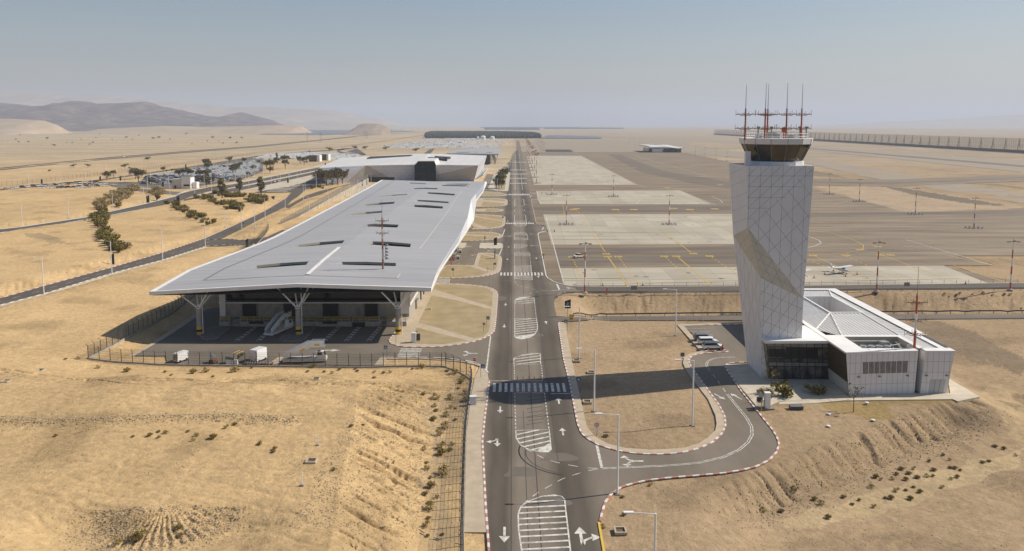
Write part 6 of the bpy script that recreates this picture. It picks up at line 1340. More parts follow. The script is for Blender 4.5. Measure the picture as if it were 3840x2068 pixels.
def rowcars(a, c, n, rz, where, group, jit=.3):
    A, B = Rt(*a), Rt(*c)
    for k in range(n): p = A.lerp(B, (k + rng.uniform(-jit, jit) * .5) / max(1, n - 1)); pcar((p.x, p.y, .0 + max(0, hz(p.x, p.y))), rz + .5 + rng.uniform(-.1, .1), where, group)
g1 = 'cars on the open sand lot'
rowcars((22, 712), (165, 698), 8, .15, 'parked in the rows on the open sand at the left edge', g1); rowcars((172, 699), (270, 692), 7, .1, 'parked in the rows on the open sand at the left edge', g1)
rowcars((215, 705), (300, 704), 5, .1, 'parked in the rows on the open sand at the left edge', g1); rowcars((295, 706), (425, 697), 9, .1, 'parked in the rows on the open sand at the left edge', g1); rowcars((225, 694), (360, 684), 8, .1, 'parked in the rows on the open sand at the left edge', g1); rowcars((300, 696), (395, 690), 6, .1, 'parked in the rows on the open sand at the left edge', g1)
pcar(Rt(165, 706), .6, 'standing first of the three in front of the sand lot rows', g1 + ' front', 'white'); pcar(Rt(194, 707), .6, 'standing second of the three in front of the sand lot rows', g1 + ' front', 'white'); pcar(Rt(222, 707), .6, 'standing third of the three in front of the sand lot rows', g1 + ' front', 'grey')
lotpx = [(525, 692), (562, 652), (640, 640), (760, 612), (960, 592), (978, 640), (900, 668), (800, 690), (690, 698), (600, 700)]
lw = px2(lotpx); cand = []
for i in range(14):
    x = -338 + i * 8.2 + (i % 2) * -1.4
    for j in range(150):
        y = 630 + j * 3.1
        if rng.random() < .80 and inp(x, y, lw) and (j % 23) > 1: cand.append((x, y, (.5 if rng.random() < .9 else .1) + (math.pi if rng.random() < .5 else 0)))
cand.sort(key=lambda q: q[1]); ind = cand[:215]; restc = cand[215:]
for x, y, rz in ind: pcar((x, y, .05), rz, 'parked among the trees in the big car park', 'cars in the tree planted car park')
for (x, y, rz, lb, c) in ((1028, 684, math.pi / 2, 'driving beside the pale island before the terminal', 'white'), (1042, 682, math.pi / 2, 'driving just ahead of another before the terminal', 'white'), (1176, 656, math.pi / 2, 'driving beside the dark trees before the terminal', 'white'), (948, 664, math.pi / 2, 'parked at the car park edge by the low posts', 'white'), (900, 676, .3, 'parked under trees at the car park edge', 'black'), (870, 681, .3, 'parked at the near corner of the car park edge', 'grey'), (463, 589.5, 1.2, 'driving on the distant highway across the desert', 'white'), (519, 704, .3, 'parked alone behind the dry bush row', 'white'), (1148, 610, .4, 'parked near the brown kiosks', 'blue')): pcar(G(x, y, .05), rz, lb, 'lone cars by the roads ' + str(x), c)
def carmass(name, pts, label):
    b = MB(); cols = ['white', 'silver', 'black', 'grey', 'blue', 'beige', 'red']; w_ = [14, 1.5, .3, .4, .2, .3, .1]
    for x, y, rz in pts:
        k = rng.choices(range(7), w_)[0]; c, s = math.cos(rz), math.sin(rz); T = lambda q: (x + q[0] * c - q[1] * s, y + q[0] * s + q[1] * c, q[2])
        lo = [(-2.15, -.88, .25), (2.15, -.88, .25), (2.15, .88, .25), (-2.15, .88, .25)]; hi = [(-2.1, -.86, .98), (2.0, -.86, .85), (2.0, .86, .85), (-2.1, .86, .98)]; b.hexa([T(q) for q in lo], [T(q) for q in hi], k)
        lo = [(-1.9, -.8, .95), (1.1, -.8, .95), (1.1, .8, .95), (-1.9, .8, .95)]; hi = [(-1.75, -.78, 1.16), (.8, -.78, 1.16), (.8, .78, 1.16), (-1.75, .78, 1.16)]; b.hexa([T(q) for q in lo], [T(q) for q in hi], 7)
        b.hexa([T((q[0], q[1], 1.16)) for q in hi], [T((q[0] * .85, q[1] * .92, 1.52)) for q in hi], k)
    o = b.build(name, ['car_' + c for c in cols] + ['glass_dark']); return tag(o, label, 'cars', None, 'stuff')
carmass('parked_cars', restc, 'mass of cars at the far end of the tree planted car park')
lot3 = px2([(951, 597), (1000, 583), (1150, 574), (1345, 581), (1350, 592), (1240, 600), (1100, 597)]); pts = []
for i in range(34):
    x = -398 + i * 5.0 + (i % 2) * .6
    for j in range(200):
        y = 1090 + j * 2.7
        if rng.random() < .8 and inp(x, y, lot3) and j % 40 > 2: pts.append((x, y, .66 + rng.choice((0, math.pi)) + rng.uniform(-.05, .05)))
carmass('parked_cars', pts, 'packed white cars in the lot behind the brown kiosks')
lot4 = px2([(1410, 552), (1600, 521), (1800, 519), (1906, 533), (1880, 549), (1840, 556), (1640, 556), (1520, 558)]); pts = []
for i in range(50):
    x = -285 + i * 5.6
    for j in range(330):
        y = 1520 + j * 4.2
        if rng.random() < .55 and inp(x, y, lot4) and j % 12 > 2 and vn(np.array([x / 60.]), np.array([y / 120.]), 5)[0] > .25: pts.append((x, y, .66 + rng.choice((0, math.pi)) + rng.uniform(-.1, .1)))
carmass('parked_cars', pts[:4200], 'packed rows of white cars in the distant storage lot before the plantation')

# ================================================================== apron vehicles and yard equipment
PK = thing('pickup_truck', 'white pickup truck with yellow stripe and roof light on the apron', 'pickup', G(2172, 967), R(215))
b = MB(); prof(b, [(-2.6, .5), (-2.6, 1.05), (1.3, 1.08), (2.3, .98), (2.5, .75), (2.5, .4), (-2.5, .4)], -.9, .9, 0); cabin(b, (-.55, 1.0, 1.6), (-.5, .45, 1.72), .74, .68, 0); b.box((-1.65, 0, 1.06), (1.7, 1.5, .08), 1); b.box((-.3, .91, .85), (3.4, .03, .22), 2); b.box((-.3, -.91, .85), (3.4, .03, .22), 2); b.build('body', ['car_white', 'black', 'yellow_paint'], PK)
b = MB(); cabin(b, (-.7, 1.35, 1.06), (-.55, .55, 1.66), .84, .72); b.build('window', 'glass_dark', PK); b = MB(); b.box((.1, 0, 1.8), (.35, 1.2, .14)); b.build('roof_light', 'orange', PK); b = MB()
for y in (-.75, .75): b.tube((-1.0, y, 1.05), (-1.0, y, 1.85), .05, n=5); b.tube((-1.0, y, 1.85), (-1.8, y, 1.1), .05, n=5)
b.tube((-1.0, -.75, 1.85), (-1.0, .75, 1.85), .05, n=5); b.build('roll_bar', 'black', PK)
for x in (-1.6, 1.6):
    for y in (-.8, .8): b = MB(); b.tube((x, y - .14, .38), (x, y + .14, .38), .38, n=12); wq = b.build('wheel', 'rubber', PK); b = MB(); b.tube((x, y, .38), (x, y + (.16 if y > 0 else -.16), .38), .22, n=9); b.build('rim', 'foil', wq)
for y in (-.6, .6): b = MB(); b.box((2.48, y, .8), (.1, .4, .14)); b.build('headlight', 'foil', PK)
def plane(loc, rz, label):
    A = thing('light_aircraft', label, 'aeroplane', loc, rz, 'light aircraft on the apron'); A.scale = (.92,) * 3
    b = MB(); st = [(2.6, 1.2, .16, .16), (2.3, 1.25, .42, .40), (1.4, 1.35, .52, .55), (.4, 1.55, .56, .75), (-.6, 1.6, .54, .72), (-1.6, 1.5, .40, .48), (-3.4, 1.55, .2, .26), (-4.9, 1.65, .08, .16)]; n = 12; v = []; fs = []
    for x, z, ry, rz_ in st:
        for i in range(n): t = 2 * math.pi * i / n; v.append((x, ry * math.cos(t), z + rz_ * math.sin(t)))
    for k in range(len(st) - 1):
        for i in range(n): fs.append((k * n + i, k * n + (i + 1) % n, (k + 1) * n + (i + 1) % n, (k + 1) * n + i))
    fs += [tuple(range(n)), tuple(range(len(st) * n - 1, (len(st) - 1) * n - 1, -1))]; b.add(v, fs); b.build('fuselage', 'car_white', A, smooth=True)
    b = MB(); q = lambda y, c0, c1, z, t: [(c0, y, z - t), (c1, y, z - t * .3), (c1, y, z + t * .3), (c0, y, z + t)]
    sec = [q(-5.5, .55, -.55, 2.42, .05), q(-2.5, .9, -.75, 2.34, .1), q(0, .9, -.75, 2.28, .12), q(2.5, .9, -.75, 2.34, .1), q(5.5, .55, -.55, 2.42, .05)]
    b.add([p for s in sec for p in s], [f for k in range(4) for f in [(k * 4 + i, k * 4 + (i + 1) % 4, k * 4 + 4 + (i + 1) % 4, k * 4 + 4 + i) for i in range(4)]] + [(3, 2, 1, 0), (16, 17, 18, 19)]); b.build('wing', 'car_white', A)
    b = MB(); b.hexa([(-4.1, -1.7, 1.68), (-4.9, -1.7, 1.68), (-4.9, 1.7, 1.68), (-4.1, 1.7, 1.68)], [(-4.2, -1.6, 1.76), (-4.9, -1.6, 1.74), (-4.9, 1.6, 1.74), (-4.2, 1.6, 1.76)]); b.build('tailplane', 'car_white', A)
    b = MB(); b.hexa([(-3.6, -.06, 1.7), (-4.95, -.06, 1.7), (-4.95, .06, 1.7), (-3.6, .06, 1.7)], [(-4.7, -.04, 3.0), (-5.3, -.04, 3.0), (-5.3, .04, 3.0), (-4.7, .04, 3.0)]); b.build('fin', 'car_white', A)
    b = MB(); b.hexa([(1.5, -.5, 1.75), (-.9, -.5, 1.75), (-.9, .5, 1.75), (1.5, .5, 1.75)], [(.85, -.45, 2.3), (-.8, -.45, 2.3), (-.8, .45, 2.3), (.85, .45, 2.3)]); b.build('window', 'glass_dark', A)
    b = MB(); b.lathe([(.2, 0), (.14, .2), (.02, .38)], 8); 
    b.v = [(2.6 + z, x, 1.2 + y) for x, y, z in b.v]; b.box((2.68, 0, 1.2), (.05, .16, 1.9), 1, 0, R(60)); b.build('propeller', ['car_white', 'black'], A)
    b = MB()
    for s in (-1, 1): b.tube((.4, s * .5, 1.0), (.45, s * 2.6, 2.3), .05, n=5); b.tube((-.3, s * .4, .95), (-.3, s * 1.25, .3), .06, n=5)
    b.tube((1.9, 0, .9), (2.0, 0, .3), .06, n=5); b.build('strut', 'car_white', A)
    for x, y in ((2.0, 0), (-.3, 1.3), (-.3, -1.3)): b = MB(); b.tube((x, y - .09, .22), (x, y + .09, .22), .22, n=10); b.build('wheel', 'rubber', A)
    b = MB(); b.box((-.6, 0, 1.3), (5, 1.02, .06)); b.build('stripe', 'sign_navy', A)
plane(G(3156, 1026), R(-58), 'white high wing light aircraft parked on the stand above the annex'); pp = G(2998, 1042); plane((pp.x, pp.y, 0), R(-58), 'white light aircraft mostly hidden behind the tower, one wing showing')
# passenger stairs
def stairs_truck(loc, rz, label):
    A = thing('passenger_stairs', label, 'boarding stairs', loc, rz, 'boarding stair trucks')     # drives towards +x, stairs climb towards +x
    b = MB(); prof(b, [(-4.2, .25), (-4.3, .75), (3.9, .95), (4.3, .8), (4.3, .3)], -1.1, 1.1, 0); b.box((0, -1.12, .62), (8.2, .04, .14), 1); b.box((0, 1.12, .62), (8.2, .04, .14), 1); b.build('chassis', ['car_white', 'yellow_paint'], A)
    b = MB(); prof(b, [(2.5, .9), (2.5, 2.3), (3.7, 2.3), (4.2, 1.5), (4.3, .8)], -1.05, 0.1, 0); b.build('cab', 'car_white', A); b = MB(); b.box((3.1, -1.06, 1.85), (.9, .03, .6)); b.hexa([(3.78, -1.0, 2.2), (3.8, 0, 2.2), (4.2, 0, 1.5), (4.2, -1.0, 1.5)], [(3.82, -1.0, 2.22), (3.84, 0, 2.22), (4.24, 0, 1.52), (4.24, -1.0, 1.52)]); b.build('window', 'glass_dark', A)
    b = MB(); n = 15
    for k in range(n): b.box((-3.9 + 5.2 * k / n, 0, .9 + 2.2 * k / n), (.36, 1.5, .16))
    b.build('steps', 'galv', A)
    for y in (-.82, .82): b = MB(); b.add([(-4.2, y, .7), (1.3, y, 3.0), (1.3, y, 4.15), (.6, y, 4.1), (-4.2, y, 1.75)], [(0, 1, 2, 3, 4)]); b.add([(-4.2, y + .06, .7), (1.3, y + .06, 3.0), (1.3, y + .06, 4.15), (.6, y + .06, 4.1), (-4.2, y + .06, 1.75)], [(4, 3, 2, 1, 0)]); b.box((-.4, y + (-.03 if y < 0 else .09), 2.6), (1.0, .03, .35), 1, 0, 0, -.42); b.tube((-4.2, y, 1.8), (.6, y, 4.2), .04, n=5); b.build('side_panel', ['car_white', 'yellow_paint'], A)
    b = MB(); b.box((2.6, 0, 3.05), (2.7, 2.0, .16)); b.build('platform', 'galv', A)
    b = MB()
    for y in (-1.0, 1.0): b.box((2.5, y, 3.6), (2.5, .06, .95)); b.tube((1.3, y, 4.3), (3.9, y, 4.3), .03, n=4)
    for x in (1.4, 2.6, 3.8):
        for y in (-1.0, 1.0): b.tube((x, y, 4.1), (x, y, 4.3), .03, n=4)
    b.box((2.6, -1.05, 3.7), (1.0, .03, .35), 1); b.build('platform_rail', ['car_white', 'yellow_paint'], A)
    b = MB()
    for y in (-.8, .8): b.tube((1.2, y, .9), (2.6, y, 3.0), .09, n=6); b.tube((2.6, y, .9), (1.4, y, 3.0), .07, n=6)
    b.build('support', 'car_white', A)
    for x in (-2.8, 2.8):
        for y in (-.95, .95): b = MB(); b.tube((x, y - .14, .38), (x, y + .14, .38), .38, n=12); b.build('wheel', 'rubber', A)
p = G(1145, 1357); stairs_truck((p.x, p.y, .04), R(4), 'white boarding stairs truck parked in the sun behind the fence')
p = G(1046, 1246); stairs_truck((p.x, p.y, .04), R(72), 'white boarding stairs truck parked in the canopy shade by the dock')
def trailer(px_, label, w_, l_, h_, rz):
    p = G(*px_); A = thing('box_trailer', label, 'trailer', (p.x, p.y, .04), rz, 'box trailers')
    b = MB(); b.hexa([(-w_ / 2, 0, .35), (w_ / 2, 0, .35), (w_ / 2, l_, .35), (-w_ / 2, l_, .35)], [(-w_ / 2 * .94, .12, h_), (w_ / 2 * .94, .12, h_), (w_ / 2 * .94, l_ - .05, h_), (-w_ / 2 * .94, l_ - .05, h_)]); b.build('body', 'car_white', A)
    b = MB(); b.box((0, -.02, .4 + (h_ - .4) * .5), (w_ * .8, .04, (h_ - .4) * .7)); b.build('rear_door', 'grey_steel' if h_ < 2.2 else 'panel', A)
    for x in (-.35, .35): b = MB(); b.box((x * w_, -.05, .75), (.2, .04, .5)); b.build('light_strip', 'yellow_paint', A)
    for x in (-w_ / 2 + .1, w_ / 2 - .1):
        for y in (.6, l_ - .6): b = MB(); b.tube((x - .12, y, .28), (x + .12, y, .28), .28, n=10); b.build('wheel', 'rubber', A)
    return A
trailer((657.5, 1363.5), 'small white box trailer with grey rear door behind the fence', 1.35, 2.9, 1.95, R(-24)); trailer((950, 1361), 'tall white box trailer with yellow light strips behind the fence', 2.0, 3.0, 2.55, R(-24))
p = G(800, 1362); A = thing('ground_power_unit', 'small silver wheeled tank unit behind the fence', 'equipment', (p.x, p.y, .04), R(35)); b = MB(); b.tube((0, -.9, 1.0), (0, .9, 1.15), .55, n=14); b.build('tank', 'foil', A); b = MB(); b.box((0, 0, .4), (1.1, 1.9, .18)); b.box((0, -1.1, .7), (.7, .5, .6)); b.build('frame', 'mast_rust', A)
for x in (-.55, .55):
    for y in (-.6, .7): b = MB(); b.tube((x - .1, y, .25), (x + .1, y, .25), .25, n=9); b.build('wheel', 'rubber', A)
p = G(868, 1363); A = thing('belt_loader', 'grey ramp equipment with wire cage behind the fence', 'equipment', (p.x, p.y, .04), R(-20)); b = MB(); b.box((0, 0, .9), (2.0, 1.1, 1.1)); b.build('body', 'grey_steel', A); b = MB(); b.box((.7, 1.2, 1.0), (.9, 3.0, .14), 0, 0, .2); b.build('belt', 'rubber', A); b = MB()
for y in (0, 1.2, 2.4): b.tube((1.2, y, .8), (1.2, y, 2.0), .04, n=4); b.tube((.2, y, .9), (.2, y, 2.0), .04, n=4)
for x in (.2, 1.2): b.tube((x, 0, 2.0), (x, 2.4, 2.0), .04, n=4)
b.build('railing', 'yellow_paint', A); b = MB(); b.box((0, -.5, .3), (1.8, .3, .3)); b.build('base', 'yellow_paint', A)
for k, x in enumerate((860, 880)): p = G(x, 1367); b = MB(); b.hexa([(-.65, -.3, 0), (.65, -.3, 0), (.65, .3, 0), (-.65, .3, 0)], [(-.6, -.1, .9), (.6, -.1, .9), (.6, .1, .9), (-.6, .1, .9)]); o = b.build('barrier', 'sign_white', None, (p.x, p.y, .04)); tag(o, 'white plastic barrier in front of the cage equipment', 'barrier', 'white barriers')
for x, n, lb in ((952, 4, 'longer low roller dolly in front of the tall white trailer'), (1005, 2, 'shorter low roller dolly beside the pale pavement strip')):
    p = G(x, 1369); A = thing('roller_dolly', lb, 'dolly', (p.x, p.y, .04), 0, 'roller dollies'); L_ = n * 1.0; b = MB(); b.box((0, -.55, .4), (L_, .08, .1)); b.box((0, .55, .4), (L_, .08, .1)); b.build('frame', 'mast_rust', A); b = MB()
    for k in range(n * 2): b.tube((-L_ / 2 + .25 + k * .5, -.55, .42), (-L_ / 2 + .25 + k * .5, .55, .42), .07, n=6)
    b.build('roller', 'galv', A)
    for sx in (-1, 1): b = MB(); b.tube((sx * L_ * .38, -.6, .16), (sx * L_ * .38, .6, .16), .16, n=8); b.build('wheel', 'rubber', A)
def tug(px_, label, fork):
    p = G(*px_); A = thing('forklift' if fork else 'baggage_tug', label, 'forklift' if fork else 'tug', (p.x, p.y, .04), R(2)); b = MB(); prof(b, [(-1.4, .3), (-1.4, 1.0), (.1, 1.0), (.4, 1.15), (1.5, 1.05), (1.6, .35)], -.65, .65); b.build('body', 'car_white', A); b = MB(); b.box((-.5, 0, 1.1), (.7, 1.0, .25)); b.build('seat', 'black', A)
    if fork is not None:
        b = MB()
        for x in (-1.0, .3):
            for y in (-.55, .55): b.tube((x, y, 1.0), (x, y, 2.1), .05, n=5)
        b.build('frame', 'black', A); b = MB(); b.box((-.35, 0, 2.14), (1.6, 1.3, .08)); b.build('roof', 'car_white', A)
    if fork: b = MB(); b.box((-1.6, -.4, 1.0), (.1, .12, 1.9)); b.box((-1.6, .4, 1.0), (.1, .12, 1.9)); b.box((-2.1, -.35, .2), (1.0, .14, .06)); b.box((-2.1, .35, .2), (1.0, .14, .06)); b.build('fork', 'mast_rust', A)
    for x in (-.95, 1.0):
        for y in (-.6, .6): b = MB(); b.tube((x, y - .13, .33), (x, y + .13, .33), .33, n=10); b.build('wheel', 'rubber', A)
tug((1716, 949), 'white baggage tug parked by the roof edge', None if False else 0); tug((1708, 972), 'white forklift parked by the roof edge', True)
p = G(1697, 978); A = thing('pallet_truck', 'low orange and dark pallet truck beside the forklift', 'pallet truck', (p.x, p.y, .04)); b = MB(); b.box((0, 0, .35), (1.6, .7, .35)); b.build('body', 'orange', A); b = MB(); b.box((-.9, 0, .8), (.3, .6, .9)); b.build('mast', 'dark_steel', A); b = MB(); b.tube((.5, -.4, .2), (.5, .4, .2), .2, n=8); b.build('wheel', 'rubber', A)

# ================================================================== signs and small street furniture
def sign(base, panel, kind, label, cat='road sign', w_=.75, z=0.0):
    p = Rt(*base); h = CH + (GD(panel[0], panel[1], p.y).z - CH) - p.z; h = max(h, 1.0)
    A = thing('road_sign', label, cat, p); dx = GD(panel[0], panel[1], p.y).x - p.x; b = MB(); b.tube((0, 0, -.1), (0, 0, h + .3), .045, n=6); b.build('post', 'grey_steel', A)
    b = MB(); y = -.07
    if kind in ('ped', 'board', 'yellow', 'plain'):
        c = {'ped': 'sign_blue', 'board': 'grey_steel', 'yellow': 'sign_yellow', 'plain': 'sign_navy'}[kind]; hh = w_ * (1.5 if kind == 'yellow' else 1.0); b.box((dx, y, h), (w_, .04, hh), 0)
        if kind == 'ped': b.add([(dx - .26, y - .03, h - .24), (dx + .26, y - .03, h - .24), (dx, y - .03, h + .26)], [(0, 1, 2)], 1); b.box((dx, y - .04, h - .05), (.07, .01, .2), 2); b.box((dx - .05, y - .04, h - .17), (.05, .01, .14), 2, 0, 0, .4); b.box((dx + .05, y - .04, h - .17), (.05, .01, .14), 2, 0, 0, -.4); b.box((dx, y - .04, h + .09), (.07, .01, .07), 2)
        if kind == 'yellow': b.tube((dx, y - .03, h + .15), (dx, y - .05, h + .15), .26, n=16, mi=1); b.tube((dx, y - .05, h + .15), (dx, y - .055, h + .15), .19, n=16, mi=3); b.box((dx, y - .06, h + .15), (.42, .01, .06), 1, 0, 0, .78); b.box((dx, y - .03, h - .3), (.5, .01, .08), 2); b.box((dx, y - .03, h - .43), (.4, .01, .06), 2)
        b.build('panel', [c, 'sign_white' if kind == 'ped' else 'sign_red', 'black', 'sign_white'], A)
    elif kind == 'stop': b.tube((dx, y, h), (dx, y - .04, h), .36, n=20, mi=1); b.tube((dx, y - .04, h), (dx, y - .05, h), .33, n=20, mi=0); b.box((dx, y - .06, h), (.5, .02, .13), 1); b.build('panel', ['sign_red', 'sign_white'], A)
    elif kind == 'blue': b.tube((dx, y, h), (dx, y - .04, h), .36, n=20, mi=0); b.box((dx, y - .05, h), (.1, .02, .4), 1); b.add([(dx - .4, y, h + .95), (dx, y, h + .35), (dx + .4, y, h + .95)], [(0, 1, 2)], 1); b.add([(dx - .25, y - .02, h + .87), (dx, y - .02, h + .5), (dx + .25, y - .02, h + .87)], [(0, 1, 2)], 2); b.build('panel', ['sign_blue', 'sign_white', 'sign_red'], A)
    elif kind == 'speed':
        b.tube((dx, y, h), (dx, y - .04, h), .38, n=20, mi=0); b.tube((dx, y - .04, h), (dx, y - .05, h), .29, n=20, mi=1)
        for cx2, ss in ((-.11, ((0, .15, .14, .03), (0, 0, .12, .03), (0, -.15, .14, .03), (.07, .075, .03, .15), (.07, -.075, .03, .15))), (.1, ((0, .15, .12, .03), (0, -.15, .12, .03), (-.06, 0, .03, .3), (.06, 0, .03, .3)))):
            for a, c, sx, sz in ss: b.box((dx + cx2 + a, y - .06, h + c), (sx, .01, sz), 2)
        b.box((dx, y - .03, h - .75), (.4, .03, .6), 1); b.build('panel', ['sign_red', 'sign_white', 'black'], A)
    return A
sign((1824.7, 1228.7), (1830, 1193), 'ped', 'blue crossing sign at the corner of the paved terminal verge'); sign((1803, 1420), (1810, 1374), 'ped', 'blue crossing sign at the end of the big crossing, left side'); sign((2176.5, 1474), (2170, 1422), 'ped', 'blue crossing sign at the end of the big crossing beside the field'); sign((2127.5, 1241.7), (2122, 1205), 'ped', 'blue crossing sign where the field pavement begins'); sign((1451, 1352), (1446, 1303), 'ped', 'blue crossing sign beside the yard entry crossing'); sign((1851, 1019.7), (1856, 990), 'ped', 'blue crossing sign on the island beside the parking bays'); sign((1700, 1040), (1698, 1011), 'ped', 'pale blue crossing sign near the roof corner'); sign((1887, 840), (1886, 815), 'ped', 'blue crossing sign on the farther island beside the second crossing')
sign((1781, 1393), (1779.5, 1349), 'stop', 'round red no entry sign beside the fence corner'); sign((2143, 1211.5), (2142, 1190.6), 'yellow', 'yellow warning board at the service road entry', w_=.95); sign((2237.8, 1636), (2237.8, 1594), 'speed', 'round speed limit 30 sign by the driveway mouth'); sign((2558, 1376.8), (2559, 1330), 'board', 'dark square board on a post by the driveway bend', w_=.8); sign((1818, 913), (1818, 894), 'blue', 'blue disc sign under a yield triangle by the round island'); sign((1485, 1292), (1484, 1252), 'plain', 'sign post seen edge on beside the yard kerb', w_=.12); sign((1829, 1029), (1828.5, 1004), 'plain', 'edge on sign post at the island tip', w_=.12); sign((1690, 1069), (1690, 1040), 'plain', 'edge on sign post beside the side street crossing', w_=.12); sign((1836, 1093), (1836, 1065), 'plain', 'edge on sign post at the verge corner', w_=.12); sign((1814, 1252), (1815, 1215), 'stop', 'round sign on the terminal verge seen from behind'); sign((2876, 1508), (2843, 1467), 'board', 'small white board by the driveway cabinet', w_=.6); sign((912, 852), (911, 838), 'ped', 'blue sign on the access road lamp post')
def pylon(px_, yt, label, w_=1.1, edge=False, foot=0):
    p = Rt(*px_); h = GD(px_[0], yt, p.y).z - p.z; A = thing('pylon_sign', label, 'pylon sign', p); b = MB(); d = (.3, 1.2) if edge else (w_, .3)
    z0 = foot; b.hexa([(-d[0] / 2, -d[1] / 2, z0), (d[0] / 2, -d[1] / 2, z0), (d[0] / 2, d[1] / 2, z0), (-d[0] / 2, d[1] / 2, z0)], [(-d[0] / 2, -d[1] / 2, h - .5), (d[0] / 2, -d[1] / 2, h), (d[0] / 2, d[1] / 2, h), (-d[0] / 2, d[1] / 2, h - .5)]); b.build('panel', 'sign_navy', A)
    if foot: b = MB(); b.tube((0, 0, -.2), (0, 0, foot), .06, n=6); b.build('post', 'grey_steel', A)
    if not edge and h > 4:
        b = MB(); y = -d[1] / 2 - .012; b.tube((0, y, h * .83), (0, y - .01, h * .83), .17, n=14); b.tube((0, y - .01, h * .83), (0, y - .015, h * .83), .1, n=14, mi=1); b.box((0, y, h * .75), (w_ * .5, .01, .08)); b.box((0, y, h * .72), (w_ * .5, .01, .06)); b.build('emblem', ['sign_white', 'sign_navy'], A)
    return A
pylon((1857.7, 922), 890, 'dark pylon sign standing on the round edged island', 1.25); pylon((1855.7, 973), 936, 'dark pylon sign seen edge on beside the parking bays', edge=True); pylon((2128.7, 1189), 1123, 'tall dark pylon sign on a post beside the service road', 1.5, foot=2.2); pylon((423, 992), 951, 'dark pylon sign beside the access road lamp post', 1.1); pylon((555, 761), 733, 'dark pylon sign before the dry bush cluster', 1.8); pylon((668, 758), 734, 'dark pylon sign on the upper road by the hedge', 1.7); pylon((927, 927), 895, 'dark pylon sign at the side road behind the roof edge', 1.0)
for x, y, yt in ((1080, 686, 668), (973.5, 688, 676), (1220, 623, 611), (611, 701, 682), (376, 679, 661), (452, 678, 660), (157, 690, 672), (1160, 575, 564), (697, 637, 617)): pylon((x, y), yt, 'small dark pylon sign among the roads before the terminal', 1.4)['group'] = 'small pylon signs'
def gadget(name, px_, label, cat, parts, rz=0, group=None):
    p = Rt(*px_); A = thing(name, label, cat, (p.x, p.y, max(p.z, 0) + .02 if abs(p.z) < .3 else p.z), rz, group)
    for nm, m, fn in parts: b = MB(); fn(b); b.build(nm, m, A)
    return A
gadget('utility_cabinet', (1774, 1521), 'white utility cabinet beside the pavement and fence', 'cabinet', [('body', 'panel', lambda b: b.box((0, 0, .75), (1.1, .7, 1.5))), ('lid', 'rim_white', lambda b: b.box((0, 0, 1.53), (1.2, .8, .08))), ('door', 'panel_b', lambda b: b.box((0, -.36, .75), (.9, .03, 1.2)))], R(10))
gadget('utility_cabinet', (1552, 1289), 'tall grey utility cabinet near the yard entry crossing', 'cabinet', [('body', 'panel', lambda b: b.box((0, 0, 1.2), (1.0, .8, 2.2))), ('plinth', 'paving', lambda b: b.box((0, 0, .08), (1.5, 1.3, .3))), ('side_box', 'dark_steel', lambda b: b.box((.95, .4, 1.2), (.8, .5, 1.5))), ('bracket', 'grey_steel', lambda b: [b.tube((.2, .6 + k * .2, 2.2), (.8, .6 + k * .2, 2.4), .06, n=5) for k in range(3)])])
gadget('utility_cabinet', (2876, 1535), 'tall white cabinet with small fence beside the driveway', 'cabinet', [('body', 'rim_white', lambda b: b.box((0, 0, 1.4), (.9, .8, 2.8))), ('lid', 'rim_white', lambda b: b.box((0, 0, 2.85), (1.0, .9, .1))), ('door', 'panel', lambda b: b.box((0, -.41, 1.4), (.7, .03, 2.3))), ('plinth', 'concrete_dark', lambda b: b.box((-.2, 0, .1), (2.6, 1.4, .3))), ('railing', 'grey_steel', lambda b: [b.tube((-2.0 + k * .22, -.9 + .12 * k, .1), (-2.0 + k * .22, -.9 + .12 * k, 1.5), .035, n=4) for k in range(8)] + [b.tube((-2.0, -.9, z), (-.4, 0, z), .04, n=4) for z in (.3, 1.5)]), ('side_box', 'dark_steel', lambda b: b.box((-1.1, .6, 1.4), (.9, .5, .9))), ('post', 'yellow_paint', lambda b: b.tube((-1.3, -1.2, 0), (-1.3, -1.2, 2.0), .05, n=5))])
gadget('bench', (2985, 1535), 'dark slatted utility bench on the sand before the annex', 'bench', [('top', 'grey_steel', lambda b: [b.box((0, -.5 + .34 * k, .62), (2.2, .28, .08)) for k in range(4)]), ('base', 'dark_steel', lambda b: b.box((0, 0, .3), (2.1, 1.1, .55)))])
gadget('hydrant', (1556 - 53, 1240), 'red fire hydrant beside the striped terminal column', 'hydrant', [('body', 'sign_red', lambda b: b.tube((0, 0, 0), (0, 0, 1.2), .12, n=8)), ('cap', 'sign_red', lambda b: b.lathe([(.2, 1.1), (.22, 1.25), (.1, 1.4)], 8))])
gadget('hydrant', (2276, 1104), 'red hydrant on the bank beside the guard rail', 'hydrant', [('body', 'sign_red', lambda b: b.tube((0, 0, 0), (0, 0, 1.7), .16, n=8)), ('cap', 'sign_red', lambda b: b.box((0, 0, 1.6), (.5, .3, .2)))])
gadget('hydrant', (1692, 998), 'red hydrant by the blue parking bay', 'hydrant', [('body', 'sign_red', lambda b: b.tube((0, 0, 0), (0, 0, 1.3), .14, n=8)), ('cap', 'sign_red', lambda b: b.box((0, 0, 1.25), (.45, .3, .2)))])
gadget('hydrant', (2710, 1318), 'red hydrant in front of the parked cars at the tower', 'hydrant', [('body', 'sign_red', lambda b: b.tube((0, 0, 0), (0, 0, 1.2), .12, n=8)), ('cap', 'sign_red', lambda b: b.box((0, 0, 1.15), (.4, .26, .18)))])
gadget('marker_light', (2037, 976), 'yellow topped marker light post on the right kerb', 'marker', [('post', 'black', lambda b: b.tube((0, 0, 0), (0, 0, 1.6), .1, n=6)), ('head', 'yellow_paint', lambda b: b.box((0, 0, 1.9), (.9, .4, .8)))])
